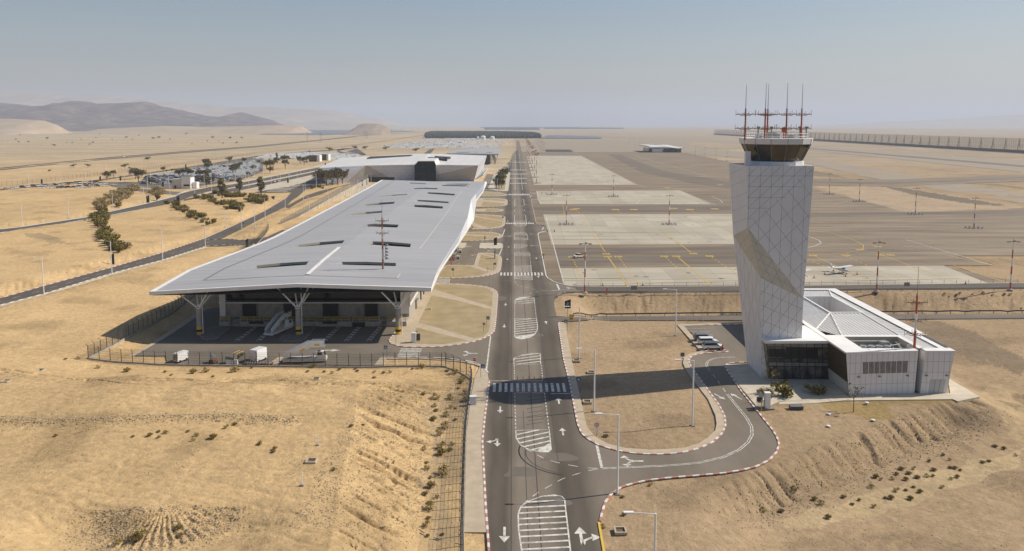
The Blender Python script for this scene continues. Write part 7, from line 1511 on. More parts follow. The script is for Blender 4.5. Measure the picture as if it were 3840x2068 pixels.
gadget('notice_board', (2377, 1102), 'grey board on two legs at the apron guard rail', 'board', [('panel', 'grey_steel', lambda b: b.box((0, 0, 1.7), (1.7, .08, 1.1))), ('leg', 'grey_steel', lambda b: [b.tube((x, 0, 0), (x, 0, 1.3), .04, n=4) for x in (-.7, .7)])])
gadget('notice_board', (3400, 1090), 'grey board on two legs above the annex roof', 'board', [('panel', 'grey_steel', lambda b: b.box((0, 0, 1.7), (1.6, .08, 1.1))), ('leg', 'grey_steel', lambda b: [b.tube((x, 0, 0), (x, 0, 1.3), .04, n=4) for x in (-.7, .7)])])
for x, y, lb in ((2326, 1999, 'square concrete drain pit nearest the picture bottom'), (2216, 1400, 'square concrete drain pit above the tower shadow'), (2202, 1512, 'square concrete drain pit below the tower shadow'), (2161.8, 1358, 'square concrete drain pit beside the upper field lamp'), (1168, 1733, 'square concrete drain pit on the sand plateau'), (150.6, 1391, 'grated drain pit behind another at the left edge'), (21.6, 1431, 'grated drain pit nearest the left edge'), (1185, 1425, 'grated drain pit near the fence shrubs'), (1608, 1165, 'drain pit on the terminal verge')):
    gadget('drain_pit', (x, y), lb, 'drain pit', [('frame', 'paving', lambda b: [b.box((sx * .62, 0, .12), (.2, 1.5, .34)) for sx in (-1, 1)] + [b.box((0, sy * .65, .12), (1.04, .2, .34)) for sy in (-1, 1)]), ('grate', 'bark', lambda b: b.box((0, 0, .06), (1.04, 1.1, .1)))])
for x, y, yt, lb in ((1192.6, 1670, 1640, 'thin white marker post on the plateau, farther one'), (1134, 1821, 1787, 'thin white marker post on the plateau, nearer one')):
    p = Rt(x, y); gadget('marker_post', (x, y), lb, 'marker post', [('post', 'sign_white', lambda b: b.tube((0, 0, -.2), (0, 0, 1.7), .05, n=6)), ('foot', 'concrete', lambda b: b.box((0, 0, .05), (.4, .4, .25)))])
for x, y, lb in ((3107, 1557, 'flat white garden lamp near the bare tree'), (3273, 1581, 'flat white garden lamp at the slope edge'), (3106, 1602, 'white boulder lamp on the bare sand'), (3250, 1518, 'round white manhole cover on the sand')):
    gadget('ground_lamp', (x, y), lb, 'ground lamp', [('cap', 'rim_white', lambda b: b.lathe([(.1, .1), (.36, .16), (.3, .25), (.1, .28)], 10)), ('base', 'concrete', lambda b: b.lathe([(.3, 0), (.3, .2)], 8))])
b = MB(); b.tube((0, 0, 0), (0, 0, 1.15), .06, n=6); b.tube((0, 0, .6), (0, 0, .85), .066, n=6, mi=1); mp = b.build('marker_post', ['mast_red', 'sign_white']); fst = True
for x in list(range(2115, 3840, 46)):
    o = mp if fst else mp.copy()
    if not fst: COL.objects.link(o)
    fst = False; yk = np.interp(x, [2113, 2145, 2200, 2700, 3000, 3400, 3840], [1070, 1075.5, 1077, 1075, 1072.5, 1068, 1062]); p = G(x, float(yk)); o.location = (p.x, p.y + .15, .1); tag(o, 'red and white marker post along the apron edge line', 'marker post', 'marker posts along the apron')
b = MB(); b.tube((0, 0, 0), (0, 0, .85), .05, n=6); bo = b.build('bollard', 'orange'); fst = True
for q, n, lb in (((1940, 1429, 2026, 1428), 5, 'thin orange bollard on the far side of the big crossing'), ((1938, 1475, 2040, 1474), 5, 'thin orange bollard on the near side of the big crossing'), ((1932, 1020, 1984, 1020), 5, 'thin orange bollard at the second crossing'), ((1935, 836, 1968, 836), 4, 'thin orange bollard at the third crossing')):
    for k in range(n):
        o = bo if fst else bo.copy()
        if not fst: COL.objects.link(o)
        fst = False; o.location = G(q[0] + (q[2] - q[0]) * k / (n - 1), q[1] + (q[3] - q[1]) * k / (n - 1)) + Vector((0, 0, .03)); tag(o, lb, 'bollard', lb + 's')
CNp = thing('traffic_cone', 'cone', 'cone'); b = MB(); b.lathe([(.2, .05), (.13, .4), (.05, .8)], 10); b.build('body', 'orange', CNp); b = MB(); b.box((0, 0, .03), (.5, .5, .06)); b.build('base', 'black', CNp); b = MB(); b.lathe([(.15, .38), (.11, .54)], 10); b.build('stripe', 'sign_white', CNp); fst = True
for x, y, lb in ((2261, 1073, 'cone beside the first dashed stand line'), (2411, 1072, 'cone at the end of a dashed stand line'), (3053, 1044, 'cone beside the half hidden aircraft'), (3093, 1031, 'cone left of the light aircraft'), (3214, 1031, 'cone right of the light aircraft'), (3171, 1038, 'cone at the nose of the light aircraft'), (3126, 1018, 'cone behind the light aircraft'), (3621, 1066, 'cone at the right end of the stand')):
    if fst: CNp.location = G(x, y) + Vector((0, 0, .04)); CNp['label'] = 'orange ' + lb; CNp['group'] = 'orange cones'; fst = False; CNp.scale = (1.2,) * 3
    else: dup(CNp, G(x, y) + Vector((0, 0, .04)), 0, 1.2, 'orange ' + lb, 'orange cones')
for x, y, lb in ((2150, 1102, 'near'), (2126, 871, 'beside the service entry, lower'), (2055, 728, 'upper')):
    if lb == 'near': continue
    p = G(x - 15 if lb == 'upper' else x - 60 + 0, y); A = thing('crowd_barrier', f'red and white barrier on weighted feet {"by the upper apron entry" if lb == "upper" else "by the lower apron entry"}', 'barrier', p); b = MB(); b.box((0, 0, .9), (3.4, .12, .2)); b.build('bar', 'sign_white', A); b = MB(); [b.box((sx * 1.6, 0, .5), (.3, .8, 1.0)) for sx in (-1, 1)]; b.build('foot', 'mast_rust', A)
for i, (x, y) in enumerate(((1860, 655), (1867, 652), (1873, 649), (1880, 646), (1887, 643))):
    p = G(x, y); A = thing('flagpole', 'slim white flagpole in the row by the terminal trees', 'flagpole', p, 0, 'flagpoles'); b = MB(); b.tube((0, 0, 0), (0, 0, 14), .12, .06, 6); b.build('pole', 'lamp_white', A); b = MB(); b.lathe([(.5, 0), (.5, .4)], 8); b.build('base', 'concrete', A)

# ================================================================== trees and shrubs
def leaves(b, cl, n, s, flat=.0, mi=0):
    """cl = clumps (centre, radius); n leaf faces of size s spread mostly through each clump's shell"""
    tot = sum(r ** 2 for _, r in cl)
    for c, r in cl:
        for _ in range(max(3, int(n * r * r / tot))):
            d = Vector((rng.gauss(0, 1), rng.gauss(0, 1), rng.gauss(0, 1))).normalized(); rad = r * (rng.random() ** .45) * rng.uniform(.75, 1.15)
            p = Vector(c) + Vector((d.x * rad, d.y * rad, d.z * rad * (1 - flat)))
            u = Vector((rng.gauss(0, 1), rng.gauss(0, 1), rng.gauss(0, .7))).normalized(); v = u.cross(d + Vector((rng.gauss(0, .4), rng.gauss(0, .4), rng.gauss(0, .4)))).normalized(); k = s * rng.uniform(.6, 1.4)
            b.add([p - u * k, p - v * k * .6, p + u * k, p + v * k * .6], [(0, 1, 2, 3)], mi)
def tree_proto(name, h, cr, n, s, leaf, tall=False, sparse=False):
    root = thing(name, 'tree', 'tree'); b = MB(); th = h * (.30 if not tall else .12)
    b.tube((0, 0, -.2), (.05, .03, th), h * .035, h * .026, 7); cl = []
    for k in range(7):
        a = k * 2.4 + rng.uniform(-.4, .4); rr = cr * rng.uniform(.35, .75) * (.6 if tall else 1); z = th + (h - th) * (.25 + .55 * (k / 6 if tall else rng.random())); e = Vector((rr * math.cos(a), rr * math.sin(a), z)); b.tube((.05, .03, th * rng.uniform(.7, 1)), e, h * .016, h * .005, 5)
        cl.append((e, cr * rng.uniform(.34, .58)))
        for _ in range(2): q = e + Vector((rng.uniform(-1, 1), rng.uniform(-1, 1), rng.uniform(-.4, .8))) * cr * .4; cl.append((q, cr * rng.uniform(.18, .34))); b.tube(e, q, h * .006, h * .003, 4)
    cl.append((Vector((0, 0, h - cr * .35)), cr * .42)); b.build('trunk', 'bark', root); b = MB(); leaves(b, cl, n, s, .15 if not sparse else .45); b.build('crown', leaf, root); return root
def bush_proto(name, w_, h, n, s, leaf, k_=6):
    root = thing(name, 'bush', 'bush'); b = MB(); cl = []
    for k in range(k_):
        a = rng.uniform(0, 6.28); r = w_ * .5 * math.sqrt(rng.random()) * .8; e = Vector((r * math.cos(a), r * math.sin(a), h * rng.uniform(.3, .68))); cl.append((e, w_ * rng.uniform(.16, .30))); b.tube((0, 0, -.1), e, h * .03, h * .012, 4)
    b.build('stem', 'bark', root); b = MB(); leaves(b, cl, n, s, .12); b.build('foliage', leaf, root); return root
def tuft_proto(name, w_, h, n, leaf):
    root = thing(name, 'shrub', 'shrub'); b = MB(); st = MB()
    for k in range(n):
        a = rng.uniform(0, 6.28); t = rng.uniform(.1, 1) ** .7; d = Vector((math.cos(a) * t * w_ * .5, math.sin(a) * t * w_ * .5, h * (1.05 - .55 * t) * rng.uniform(.7, 1.1)))
        q = d.cross(Vector((rng.gauss(0, 1), rng.gauss(0, 1), rng.gauss(0, 1)))).normalized() * .05; m_ = d * .5 + Vector((0, 0, h * .12)); b.add([q * .5, -q * .5, m_ - q, d, m_ + q], [(0, 1, 2, 3, 4)])
        if k % 3 == 0: leaves(b, [(d * rng.uniform(.6, 1.0), w_ * .10)], 4, .09)
    for k in range(5): a = k * 1.3; st.tube((0, 0, -.1), (math.cos(a) * w_ * .2, math.sin(a) * w_ * .2, h * .5), .03, .015, 4)
    b.build('foliage', leaf, root); st.build('stem', 'bark', root); return root
FIRST = {}
def plant(pr, p, sc, label, group, rz=None):
    rz = rng.uniform(0, 6.28) if rz is None else rz
    if pr.name not in FIRST: FIRST[pr.name] = 1; pr.location = p; pr.scale = (sc,) * 3; pr.rotation_euler = (0, 0, rz); pr['label'] = label; pr['group'] = group; return pr
    return dup(pr, p, rz, sc, label, group)
TA = tree_proto('acacia_tree', 9, 4.6, 1500, .34, 'leaf_tree'); TBt = tree_proto('acacia_tree', 9.5, 4.0, 1300, .34, 'leaf_tree'); TC = tree_proto('casuarina_tree', 12, 3.4, 1500, .34, 'leaf_tree', True); TD = tree_proto('acacia_tree', 6, 4.4, 800, .3, 'leaf_tree', False, True)
for (x, y, k, s, lb) in ((1201.7, 700, 0, 1.5, 'dark tree at the left end of the clump before the terminal'), (1225, 694, 1, 1.3, 'dark tree second in the clump before the terminal'), (1247, 696, 0, 1.25, 'dark tree third in the clump before the terminal'), (1266.6, 694, 1, 1.5, 'dark tree fourth in the clump before the terminal'), (1284, 690, 0, 1.25, 'dark tree at the right end of the clump before the terminal'), (1344, 676, 2, 1.12, 'tall grey green tree against the panelled facade'), (980, 737, 2, 1.15, 'tall tree above the hedge by the fan shaped pavement'), (900, 726, 2, .9, 'tree above the hedge left of the fan shaped pavement'), (833.5, 748, 2, 1.2, 'tree beside the upper road behind the hedge'), (1300, 680, 3, .8, 'small tree under the panelled facade'), (1318, 682, 3, .8, 'small tree close to the retaining wall end'),
    (401, 677, 0, .9, 'round tree behind the sand lot, left one'), (426, 667, 1, .75, 'round tree behind the sand lot, right one'), (509, 672, 0, 1.15, 'wide tree at the left end of the car park'), (519, 686, 1, 1.25, 'tree in front of the wide one at the car park end'), (532, 668, 3, 1.2, 'flat crowned tree at the left end of the car park')):
    plant((TA, TBt, TC, TD)[k], G(x, y), s, lb, 'trees before the terminal')
for x, y, k, s in ((612, 645, 0, .7), (622, 648, 3, .6), (644, 646, 3, .7), (672, 666, 0, 1.0), (688, 668, 1, 1.1), (703, 664, 0, 1.1), (718, 666, 1, .9), (775, 636, 1, 1.5), (781, 640, 0, 1.1), (752, 668, 0, 1.0), (768, 674, 1, 1.1), (780, 666, 0, 1.0), (799, 690, 2, .8), (768, 697, 0, 1.05), (775, 702, 1, .9), (782, 690, 3, 1.1), (860, 612, 0, 1.1), (838, 633, 3, .9), (883, 652, 0, 1.35), (874, 658, 1, 1.1), (560, 690, 3, .9), (569, 694, 0, .7), (884, 650, 1, 1.2), (918, 612, 0, .9), (968, 617, 3, 1.1), (1000, 636, 0, 1.3), (1015, 640, 1, 1.4), (1025, 630, 0, 1.2), (1039.5, 618, 0, 1.2), (1039, 597, 2, .9), (1062, 610, 0, 1.2), (1070, 634, 1, 1.3), (1076, 612, 1, 1.2), (1126, 616, 0, 1.3), (1141, 620, 1, 1.2), (1150, 612, 0, 1.2), (900, 628, 0, .8), (948, 640, 3, 1.2), (1012, 652, 0, .9), (933, 662, 3, .9)):
    plant((TA, TBt, TC, TD)[k], G(x, y), s * .85, 'dark tree standing among the cars of the big car park', 'trees in the car park')
for x, y, k, s in ((1862, 707, 1, .85), (1872, 709, 0, .7), (1881, 708, 0, .8), (1870, 693, 1, .9), (1882, 690, 0, .9), (1894, 668, 0, .9), (1884.6, 666, 1, .85), (1878, 676, 1, .8), (1900, 655, 0, .7)): plant((TA, TBt)[k], G(x, y), s, 'round dark tree in the paved plaza beside the distant main road', 'plaza trees')
BA = bush_proto('bush', 4.4, 3.0, 480, .26, 'leaf_bush'); BB = bush_proto('bush', 5.0, 2.6, 520, .26, 'leaf_bush', 8); BD = bush_proto('dry_bush', 5.2, 3.0, 620, .24, 'leaf_dry', 8); BC = bush_proto('bush', 3.6, 3.4, 420, .24, 'leaf_tree')
def brow(poly, n, protos, lb, gr, smin=.6, smax=1.15):
    w_ = px2(poly); xs = [p[0] for p in w_]; ys2 = [p[1] for p in w_]; k = 0; t = 0; pts = []
    while k < n and t < n * 60:
        t += 1; x, y = rng.uniform(min(xs), max(xs)), rng.uniform(min(ys2), max(ys2))
        if inp(x, y, w_) and all(math.hypot(x - a, y - c) > 1.5 for a, c in pts): pts.append((x, y)); plant(rng.choice(protos), (x, y, hz(x, y)), rng.uniform(smin, smax), lb, gr); k += 1
brow([(350, 800), (388, 805), (405, 850), (420, 900), (440, 930), (470, 955), (465, 965), (425, 965), (392, 925), (370, 880), (352, 835)], 56, [BA, BB, BA, BC], 'olive green bush in the dense row running down the sand', 'bush row on the sand', .75, 1.15)
brow([(420, 730), (500, 702), (521, 712), (500, 736), (470, 762), (430, 795), (365, 800), (380, 770)], 46, [BD, BD, BD, BA], 'dry brown bush in the straggling row beyond the upper road', 'dry bush row', .9, 1.35)
brow([(545, 720), (600, 712), (605, 735), (580, 765), (552, 758)], 12, [BD, BD, BC], 'brown and dark bush in the cluster behind the pylon sign', 'bush cluster', 1.1, 1.6)
brow([(615, 766), (640, 762), (690, 790), (735, 815), (810, 845), (800, 858), (760, 850), (700, 822), (645, 790)], 28, [BA, BB, BC], 'green bush in the hedge line below the upper road', 'first hedge line', .7, 1.0)
brow([(725, 738), (760, 735), (830, 765), (905, 790), (900, 805), (850, 795), (780, 765)], 26, [BA, BB], 'green bush in the second hedge line on the sand', 'second hedge line', .7, 1.0)
brow([(800, 725), (880, 718), (960, 742), (1020, 748), (1015, 758), (985, 765), (985, 775), (920, 770), (840, 745)], 34, [BA, BB, BB], 'green bush in the wide planting beside the fan shaped pavement', 'third hedge', .9, 1.25)
brow([(860, 770), (905, 780), (912, 795), (880, 796), (860, 790)], 8, [BA, BB], 'green bush at the near end of the planting', 'fourth hedge', .9, 1.3)
brow([(1160, 707), (1190, 700), (1240, 704), (1238, 712), (1170, 714)], 9, [BC, BA], 'dark bush under the trees before the terminal', 'bushes under the trees', .6, .9)
for x, y, k, s, lb in ((470, 935, BD, 1.1, 'grey brown bush at the right of the dense bush row'), (672, 778, BC, 1.2, 'dark bush behind the hedge by the pylon'), (698, 792, BD, .9, 'bare dry bush in front of the hedge'), (1028, 752, BC, .9, 'dark round bush right of the planting')): plant(k, gz(x, y), s, lb, 'lone bushes')
SH = [tuft_proto('desert_shrub', 1.6, 1.0, 150, 'leaf_shrub'), tuft_proto('desert_shrub', 1.7, .8, 130, 'leaf_dry'), bush_proto('desert_shrub', 1.8, 1.2, 260, .10, 'leaf_shrub', 9)]
big = S([(530, 55), (1320, 60), (1490, 410), (1400, 440), (1450, 545), (1450, 640), (1460, 685), (1465, 835), (1520, 285), (1600, 170), (1620, 140), (1560, 100), (1640, 300), (1640, 250), (1480, 500), (1380, 925), (1370, 1085), (1420, 290)], .5178, 900, 1350) + [(801, 1645), (880.7, 1395), (774, 1397), (723, 1402), (510, 2030), (535, 2012), (477, 1395)]
small = S([(835, 70), (945, 55), (970, 95), (1040, 100), (970, 135), (1172, 247), (1327, 258), (1560, 355), (1540, 620), (1520, 660), (1350, 750), (1360, 798), (1380, 858), (1340, 978), (1430, 1000), (1365, 1040), (1365, 1150), (1345, 1205), (1360, 1280), (1465, 1270), (680, 800), (805, 485), (890, 480), (140, 615), (250, 650), (240, 672), (1330, 655), (490, 90), (610, 90), (670, 100), (720, 75), (850, 85), (1090, 95), (1250, 70), (1500, 85), (1410, 340), (1420, 375), (1580, 210), (1530, 350), (1560, 440)], .5178, 900, 1350) + \
    S([(435, 120), (518, 120), (1090, 207), (1130, 228), (1362, 203), (1405, 240), (1660, 180), (650, 180), (370, 628), (1048, 600), (1095, 607), (990, 625), (878, 633), (1490, 575), (1550, 555), (1713, 683), (790, 1335), (1180, 1240), (1190, 1285), (1300, 625), (1050, 637), (1240, 600), (1280, 660)], .5682, 0, 1280) + \
    S([(1770, 525), (1535, 590), (1640, 585), (1495, 635), (1600, 630), (1460, 678), (1575, 680), (1670, 663), (1755, 655), (1805, 650), (1810, 600), (1950, 515), (2035, 602), (1950, 580), (1960, 675), (2010, 660), (2225, 535), (2510, 478), (2405, 420), (2330, 400), (1880, 745), (1695, 785), (1575, 770), (1490, 775), (1450, 840), (1400, 835), (1285, 740), (1180, 855), (1045, 828), (850, 890), (800, 850), (520, 950), (640, 770), (1615, 845), (1890, 470), (1300, 910), (915, 1005), (1120, 890), (365, 950), (1990, 585), (2280, 525), (1360, 680), (1320, 660), (1640, 745)], .44255, 2700, 1500) + \
    S([(1765, 545), (1885, 560), (2045, 550), (2150, 550), (2365, 570), (2235, 600), (1915, 612), (1810, 600), (2535, 665), (2415, 620), (1965, 600)], .37486, 2880, 900) + kz([(970, 660), (1250, 970), (1085, 1160), (1075, 1045), (950, 1240)])
for i, (x, y) in enumerate(big): plant(SH[2] if i % 3 else SH[0], Rt(x, y), rng.uniform(.8, 1.25), 'larger olive desert shrub growing by the fences and on the left plateau', 'larger desert shrubs')
for i, (x, y) in enumerate(small): plant(SH[i % 3], Rt(x, y), rng.uniform(.38, .68), 'small dry desert shrub growing out of the bare sand', 'small desert shrubs')
for x, y, k, s, lb in ((2945, 1488, BA, .95, 'big rounded green bush in front of the glass lobby'), (3057, 1478, BB, .75, 'lower spreading bush beside the annex forecourt'), (2943, 1448, BA, .4, 'small yellow green bush close to the lobby'), (2868, 1482, BD, .5, 'dry low bush by the white driveway cabinet')): plant(k, Rt(x, y), s, lb, 'bushes at the annex')
TS = thing('sapling', 'tree', 'tree'); b = MB(); b.tube((0, 0, -.1), (.05, 0, 2.4), .07, .05, 6); ends = []
for k in range(9): a = k * .9; e = Vector((math.cos(a) * 1.1, math.sin(a) * 1.1, 2.6 + (k % 3) * .6)); b.tube((.05, 0, 1.9 + .07 * k), e, .035, .012, 4); ends.append((e, .42))
b.build('trunk', 'bark', TS); b = MB(); leaves(b, ends, 110, .13); b.build('crown', 'leaf_bush', TS); TS['category'] = 'tree'
plant(TS, Rt(2890, 1482), 1.15, 'thin bare sapling beside the lobby bush', 'saplings'); plant(TS, Rt(3200.5, 1546), 1.2, 'thin bare sapling on the sand before the panelled wall', 'saplings')
# scattered desert acacias on the plain
k = 0
for (x, y) in S([(45, 600), (200, 612), (1090, 597), (160, 652), (475, 652), (1120, 655), (1265, 640), (1325, 652), (1590, 642), (285, 682), (185, 685), (665, 680), (725, 688), (895, 708), (930, 690), (1390, 612), (1530, 650), (2130, 643), (2300, 648), (2190, 672), (2230, 697), (2370, 695), (2420, 645), (1920, 697), (540, 722), (1250, 943), (1480, 868), (500, 968), (735, 935), (880, 930), (1000, 600), (700, 600), (2075, 672), (1700, 655), (1865, 605), (960, 635), (810, 655)], .37486, 0, 280): plant((TD, BB)[k % 4 == 3], G(x, y), rng.uniform(.7, 1.3) * (1.2 if y < 525 else .8), 'scattered low acacia on the open desert plain', 'acacias on the plain'); k += 1
for x, y in ((1235, 588 - 18), (1330, 563), (1448, 566), (1370, 564), (1560, 573)): plant(TD, G(x, y), 1.4, 'low tree on the sand strip behind the white terminal', 'trees behind the terminal')

# loose stones of the slopes, far too many to count
b = MB(); IC = [(0, 0, 1), (.9, 0, .3), (.28, .85, .35), (-.72, .53, .3), (-.7, -.55, .28), (.3, -.85, .32), (.1, .1, -.6)]
def rock(p, s):
    q = Matrix.Rotation(rng.uniform(0, 6.28), 3, 'Z'); sc = (rng.uniform(.6, 1.2), rng.uniform(.6, 1.2), rng.uniform(.5, .9)); b.add([p + q @ Vector((v[0] * s * sc[0], v[1] * s * sc[1], v[2] * s * sc[2])) for v in IC], [(0, 1, 2), (0, 2, 3), (0, 3, 4), (0, 4, 5), (0, 5, 1), (1, 6, 2), (2, 6, 3), (3, 6, 4), (4, 6, 5), (5, 6, 1)])
cx0 = []
for _ in range(8500): cx0.append((rng.uniform(-25, -11), rng.uniform(84, 142), .05, .15))
for _ in range(3800): t = rng.uniform(0, 1); x = 26 + 55 * t; cx0.append((x + rng.uniform(0, 6), 101.8 + (x - 27.5) * .686 - rng.uniform(-1.5, 6.5), .05, .19))
for _ in range(2600): x = rng.uniform(-78, -32); cx0.append((x, 117.5 + 1.6 * math.sin(x / 9.) + (x + 70) * -.05 + rng.gauss(0, 1.1), .06, .22))
for _ in range(1800): cx0.append((rng.uniform(20, 140), rng.uniform(216, 227), .06, .2))
for _ in range(5000):
    a = rng.uniform(0, 3.14); r = rng.gauss(6.4, 2.1); cx0.append((HC.x + r * math.cos(a), HC.y - r * .85 * math.sin(a), .05, .17))
for _ in range(9000):
    x, y = rng.uniform(-75, -12), rng.uniform(82, 150)
    if fbm(np.array([x / 9.]), np.array([y / 9.]), 4, 97)[0] > .07: cx0.append((x, y, .04, .15))
for _ in range(5000):
    x, y = rng.uniform(20, 92), rng.uniform(76, 140)
    if fbm(np.array([x / 9.]), np.array([y / 9.]), 4, 97)[0] > .05: cx0.append((x, y, .04, .16))
ar = np.array(cx0); hh = height(ar[:, 0], ar[:, 1]); mm_ = mask(ar[:, 0], ar[:, 1])
for (x, y, a, c), h, m_ in zip(cx0, hh, mm_):
    if m_ < .05 and y < 240 and not (x > 46 and y > 135 and y < 200): rock(Vector((x, y, h)), a + (c - a) * rng.random() ** 3)
tag(b.build('rubble', 'rock'), 'loose stones strewn over the sand slopes', 'stones', None, 'stuff')

# ================================================================== the far country
def ridge(name, prof_, Y, depth, m, seed, rough, kind='structure', col=None, foot=0):
    xs = np.linspace(prof_[0][0], prof_[-1][0], 260); ysn = np.interp(xs, [p[0] for p in prof_], [p[1] for p in prof_]); b = MB(); n = len(xs); K = 16; v = []
    for j in range(K + 1):
        t = j / K
        for i in range(n):
            u = (xs[i] - PX) / F; top = CH + (HZ - ysn[i]) / F * Y; en = min(1, i / (n * .07), (n - 1 - i) / (n * .07)); top = max(top, 1) * en * en * (3 - 2 * en)
            tt = min(1, t * 1.25) if t <= .8 else 1 - (t - .8) / .2
            y = Y - depth * .8 + depth * t; x = u * Y * (1 + .0 * t)
            nz = fbm(np.array([x / (depth * .22)]), np.array([y / (depth * .22)]), 5, seed)[0]
            h = top * (tt ** 1.15) + rough * nz * (1 - abs(tt - .5) * 1.9) * top * 2 * (t < .8) - 3 * (1 - tt)
            h += rough * .2 * top * fbm(np.array([x / (depth * .035)]), np.array([t]), 2, seed + 3)[0] * (t > .6) * (t < .9)
            v.append((x + (nz * depth * .1), y, h - foot))
    b.add(v, [(j * n + i, j * n + i + 1, (j + 1) * n + i + 1, (j + 1) * n + i) for j in range(K) for i in range(n - 1)]); o = b.build(name, m, smooth=False); o['kind'] = kind; return o
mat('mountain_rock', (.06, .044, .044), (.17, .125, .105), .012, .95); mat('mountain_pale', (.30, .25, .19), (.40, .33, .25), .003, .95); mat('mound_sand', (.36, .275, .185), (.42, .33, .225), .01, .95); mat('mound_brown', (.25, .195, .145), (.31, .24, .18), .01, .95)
d2 = lambda q: [(x * 1.4907, y * 1.4907) for x, y in q]
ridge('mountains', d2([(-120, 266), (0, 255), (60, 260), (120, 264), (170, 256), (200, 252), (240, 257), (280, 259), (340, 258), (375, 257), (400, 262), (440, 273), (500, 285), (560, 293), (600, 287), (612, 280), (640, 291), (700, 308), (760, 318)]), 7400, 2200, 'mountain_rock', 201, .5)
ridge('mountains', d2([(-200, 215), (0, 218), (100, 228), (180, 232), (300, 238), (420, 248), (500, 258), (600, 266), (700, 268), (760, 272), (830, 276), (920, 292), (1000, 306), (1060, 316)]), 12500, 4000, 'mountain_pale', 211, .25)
ridge('hill', d2([(-60, 292), (0, 296), (60, 298), (110, 302), (140, 312), (168, 327)]), 4300, 700, 'mound_sand', 221, .10)
ridge('hill', d2([(230, 326), (300, 322), (420, 316), (520, 318), (600, 317), (700, 314), (770, 317), (800, 326)]), 4400, 600, 'mound_sand', 231, .12)
ridge('hill', d2([(886, 328), (905, 313), (925, 309), (955, 310), (975, 318), (986, 328)]), 3900, 400, 'mound_brown', 241, .06)
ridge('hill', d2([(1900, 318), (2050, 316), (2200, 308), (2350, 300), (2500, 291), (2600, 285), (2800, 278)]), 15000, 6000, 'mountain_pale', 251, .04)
# highways
def farband(name, up, lo, z, m): b = MB(); b.prism(px2(up + lo[::-1]), None, z); return struct(b.build(name, m))
farband('highway', [(-60, 636), (0, 630), (400, 591), (700, 567), (960, 548), (1335, 511), (1597, 494.5)], [(-60, 640), (0, 633.5), (400, 594), (700, 569.5), (960, 550), (1335, 512.5), (1597, 495.4)], .03, 'asphalt')
farband('highway', [(-60, 642), (0, 635.5), (400, 596), (700, 571), (960, 551), (1335, 513.2)], [(-60, 645.5), (0, 639), (400, 599), (700, 573.5), (960, 553), (1335, 514.6)], .03, 'asphalt')
# plantation, solar field
def blobs(name, poly, step, r, h, m, label, jit=.3):
    w_ = px2(poly); xs = [p[0] for p in w_]; ys2 = [p[1] for p in w_]; b = MB(); y = min(ys2)
    while y < max(ys2):
        x = min(xs)
        while x < max(xs):
            px_ = x + rng.uniform(-jit, jit) * step; py_ = y + rng.uniform(-jit, jit) * step
            if inp(px_, py_, w_):
                hh2 = h * rng.uniform(.85, 1.1); rr = r * rng.uniform(.8, 1.2); b.lathe([(rr * .5, 0), (rr, hh2 * .45), (rr * .9, hh2 * .75), (rr * .3, hh2)], 6, (px_, py_, -.2), 0, rng.random())
            x += step
        y += step * (1 + (y - min(ys2)) / 1500)
    return tag(b.build(name, m), label, 'plantation', None, 'stuff')
blobs('plantation', [(1598, 519.5), (1790, 520), (2024, 519.5), (2026, 511), (1990, 504), (1900, 500), (1620, 500), (1596, 508)], 11, 6.5, 13, 'leaf_palm', 'dark dense palm plantation block at the end of the road')
b = MB()
for q in ([(1800, 478.2), (2160, 478.4), (2185, 480.2), (1800, 479.6)], [(1815, 481.5), (2020, 481.5), (2025, 487), (1820, 487)], [(2040, 480), (2330, 481.2), (2340, 483.6), (2040, 484)]):
    w_ = px2(q); b.prism([(x, y) for x, y in w_], -.3, 7.0)
tag(b.build('plantation', 'leaf_palm'), 'far green plantation strips below the horizon', 'plantation', None, 'stuff')
b = MB()
for poly, ny in (([(955, 505), (1200, 508), (1560, 494), (1400, 489.5), (1180, 489), (1000, 490)], 30), ([(2028, 521.5), (2256, 522.5), (2256, 517.5), (2200, 514), (2060, 510.5)], 16)):
    w_ = px2(poly); ys2 = [p[1] for p in w_]
    for k in range(ny):
        y = min(ys2) + (max(ys2) - min(ys2)) * (k + .5) / ny; xs = []
        for i in range(len(w_)):
            (x1, y1), (x2, y2) = w_[i], w_[i - 1]
            if (y1 > y) != (y2 > y): xs.append(x1 + (x2 - x1) * (y - y1) / (y2 - y1))
        xs.sort()
        if len(xs) >= 2: sp = (max(ys2) - min(ys2)) / ny * .75; b.hexa([(xs[0], y, 1.2), (xs[-1], y, 1.2), (xs[-1], y + sp, 3.0), (xs[0], y + sp, 3.0)], [(xs[0], y, 1.6), (xs[-1], y, 1.6), (xs[-1], y + sp, 3.4), (xs[0], y + sp, 3.4)])
tag(b.build('solar_field', 'solar'), 'blue grey solar panel fields on the far plain', 'solar field', None, 'stuff')
for x, r_, h_, lb in ((1812, 8, 13, 'white fuel tank left of the pair before the plantation'), (1846, 7.5, 11, 'white fuel tank right of the pair before the plantation'), (1792, 4, 10, 'narrow white tank beside the pair before the plantation')):
    p = G(x, 524); A = thing('storage_tank', lb, 'tank', p, 0, 'storage tanks'); b = MB(); b.lathe([(r_, 0), (r_, h_ * .75), (r_ * .5, h_ * .95), (r_ * .1, h_)], 16); b.build('shell', 'panel', A); b = MB(); b.tube((r_, 0, 0), (r_, 0, h_), .3, n=4); b.build('ladder', 'galv', A)
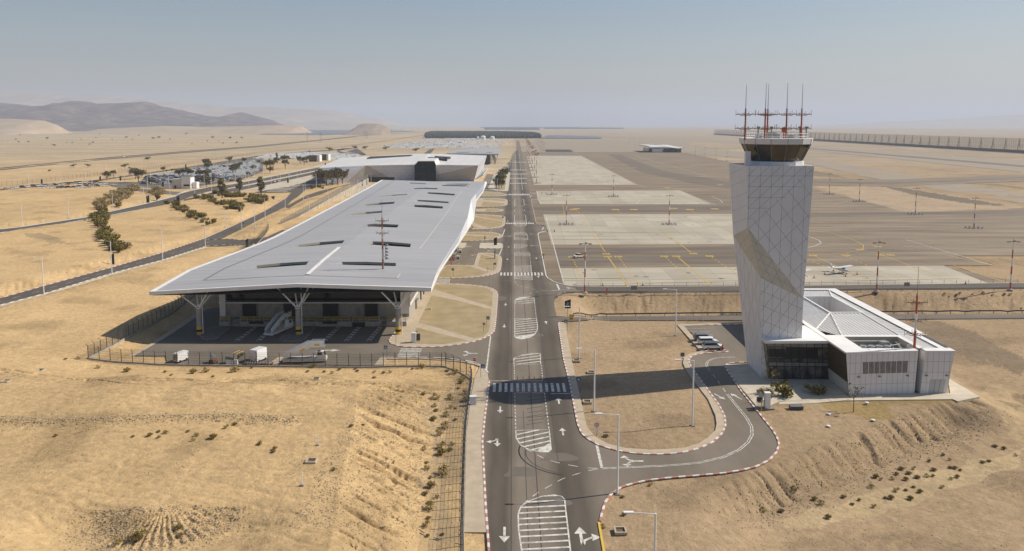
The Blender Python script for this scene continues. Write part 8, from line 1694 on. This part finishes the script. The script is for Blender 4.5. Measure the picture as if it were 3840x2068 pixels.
# the tall border fence on the right
TFc = thing('border_fence', 'very tall steel mesh fence with buttress towers running along the right horizon', 'fence', GD(3900, 582, 1280)); tf0 = TFc.location.copy(); tf0.z = 0; TFc.location = tf0
pa, pb_ = G(3990, 584.5), G(2677, 505.5); n = 46; b = MB(); tw = MB(); top_h = 25
b.quad(pa - tf0 + Vector((0, 0, 3)), pb_ - tf0 + Vector((0, 0, 3)), pb_ - tf0 + Vector((0, 0, top_h)), pa - tf0 + Vector((0, 0, top_h))); b.build('mesh_panel', 'tall_mesh', TFc)
b = MB(); b.hexa([pa - tf0 + Vector((-1, 0, 0)), pa - tf0 + Vector((1, 0, 0)), pb_ - tf0 + Vector((1, 0, 0)), pb_ - tf0 + Vector((-1, 0, 0))], [pa - tf0 + Vector((-.5, 0, 5)), pa - tf0 + Vector((.5, 0, 5)), pb_ - tf0 + Vector((.5, 0, 5)), pb_ - tf0 + Vector((-.5, 0, 5))]); b.build('base_wall', 'concrete_dark', TFc)
dv = pb_ - pa; f = None; L_ = dv.length; sp = 40; tot = int(L_ / sp); pr = MB(); e = dv.normalized()
for k in range(6): pr.tube((0, 0, k * 4.2), (0, 0, (k + 1) * 4.2), .28, n=4)
pr.tube((-5, 0, 0), (0, 0, 17), .35, n=4); pr.tube(Vector(e) * 5, Vector((0, 0, 25)), .3, n=4); pr.tube(Vector(e) * -5, Vector((0, 0, 25)), .3, n=4); pr.tube(Vector(e) * 2.5 + Vector((0, 0, 12)), Vector(e) * -2.5 + Vector((0, 0, 12)), .25, n=4)
for k in range(min(tot, 70)):
    p = pa + e * sp * k - tf0
    if f is None: f = pr.build('buttress', 'grey_steel', TFc, p)
    else: c = f.copy(); COL.objects.link(c); c.parent = TFc; c.location = p
b = MB()
for k in range(260): p = pa + e * 6.5 * k - tf0; b.tube(p, p + Vector((0, 0, 25)), .12, n=3)
tag(b.build('post', 'grey_steel', TFc), kind='stuff')
# pylons of the power line on the plain
PYp = thing('power_pylon', 'thin power pylon on the hazy plain behind the solar field', 'pylon', (0, 0, 0), 0, 'power pylons'); b = MB()
for sx in (-1, 1):
    for sy in (-1, 1): b.tube((sx * 2.2, sy * 2.2, 0), (0, 0, 26), .22, .15, 4)
b.build('mast', 'grey_steel', PYp); b = MB(); [b.tube((-5 + k, 0, 19 + k * 2.6), (5 - k, 0, 19 + k * 2.6), .2, n=4) for k in range(3)]; b.build('crossarm', 'grey_steel', PYp); fst = True
for x, y in S([(1085, 630), (1237, 605), (1357, 590), (1463, 575), (1553, 570), (1625, 562), (1688, 565), (1745, 555), (1800, 548), (1850, 545), (1900, 543), (650, 672), (515, 660), (1110, 640)], .37486, 960, 280):
    if fst: PYp.location = G(x, y); fst = False
    else: dup(PYp, G(x, y), rng.random())
# ------------------------------------------------------------------ haze: one closed box of even air round everything
hb = MB(); hb.box((0, 13800, 349), (72000, 36000, 702)); ho = hb.build('haze', 'black'); m = bpy.data.materials.new('haze'); m.use_nodes = True; t = m.node_tree; t.nodes.remove(t.nodes['Principled BSDF']); pv = t.nodes.new('ShaderNodeVolumePrincipled'); t.links.new(pv.outputs[0], t.nodes['Material Output'].inputs['Volume'])
pv.inputs['Color'].default_value = (.65, .735, .885, 1); pv.inputs['Density'].default_value = 0.9e-4; pv.inputs['Anisotropy'].default_value = .1
ho.data.materials.clear(); ho.data.materials.append(m); tag(ho, 'pale desert haze over the whole plain', 'haze', None, 'stuff')
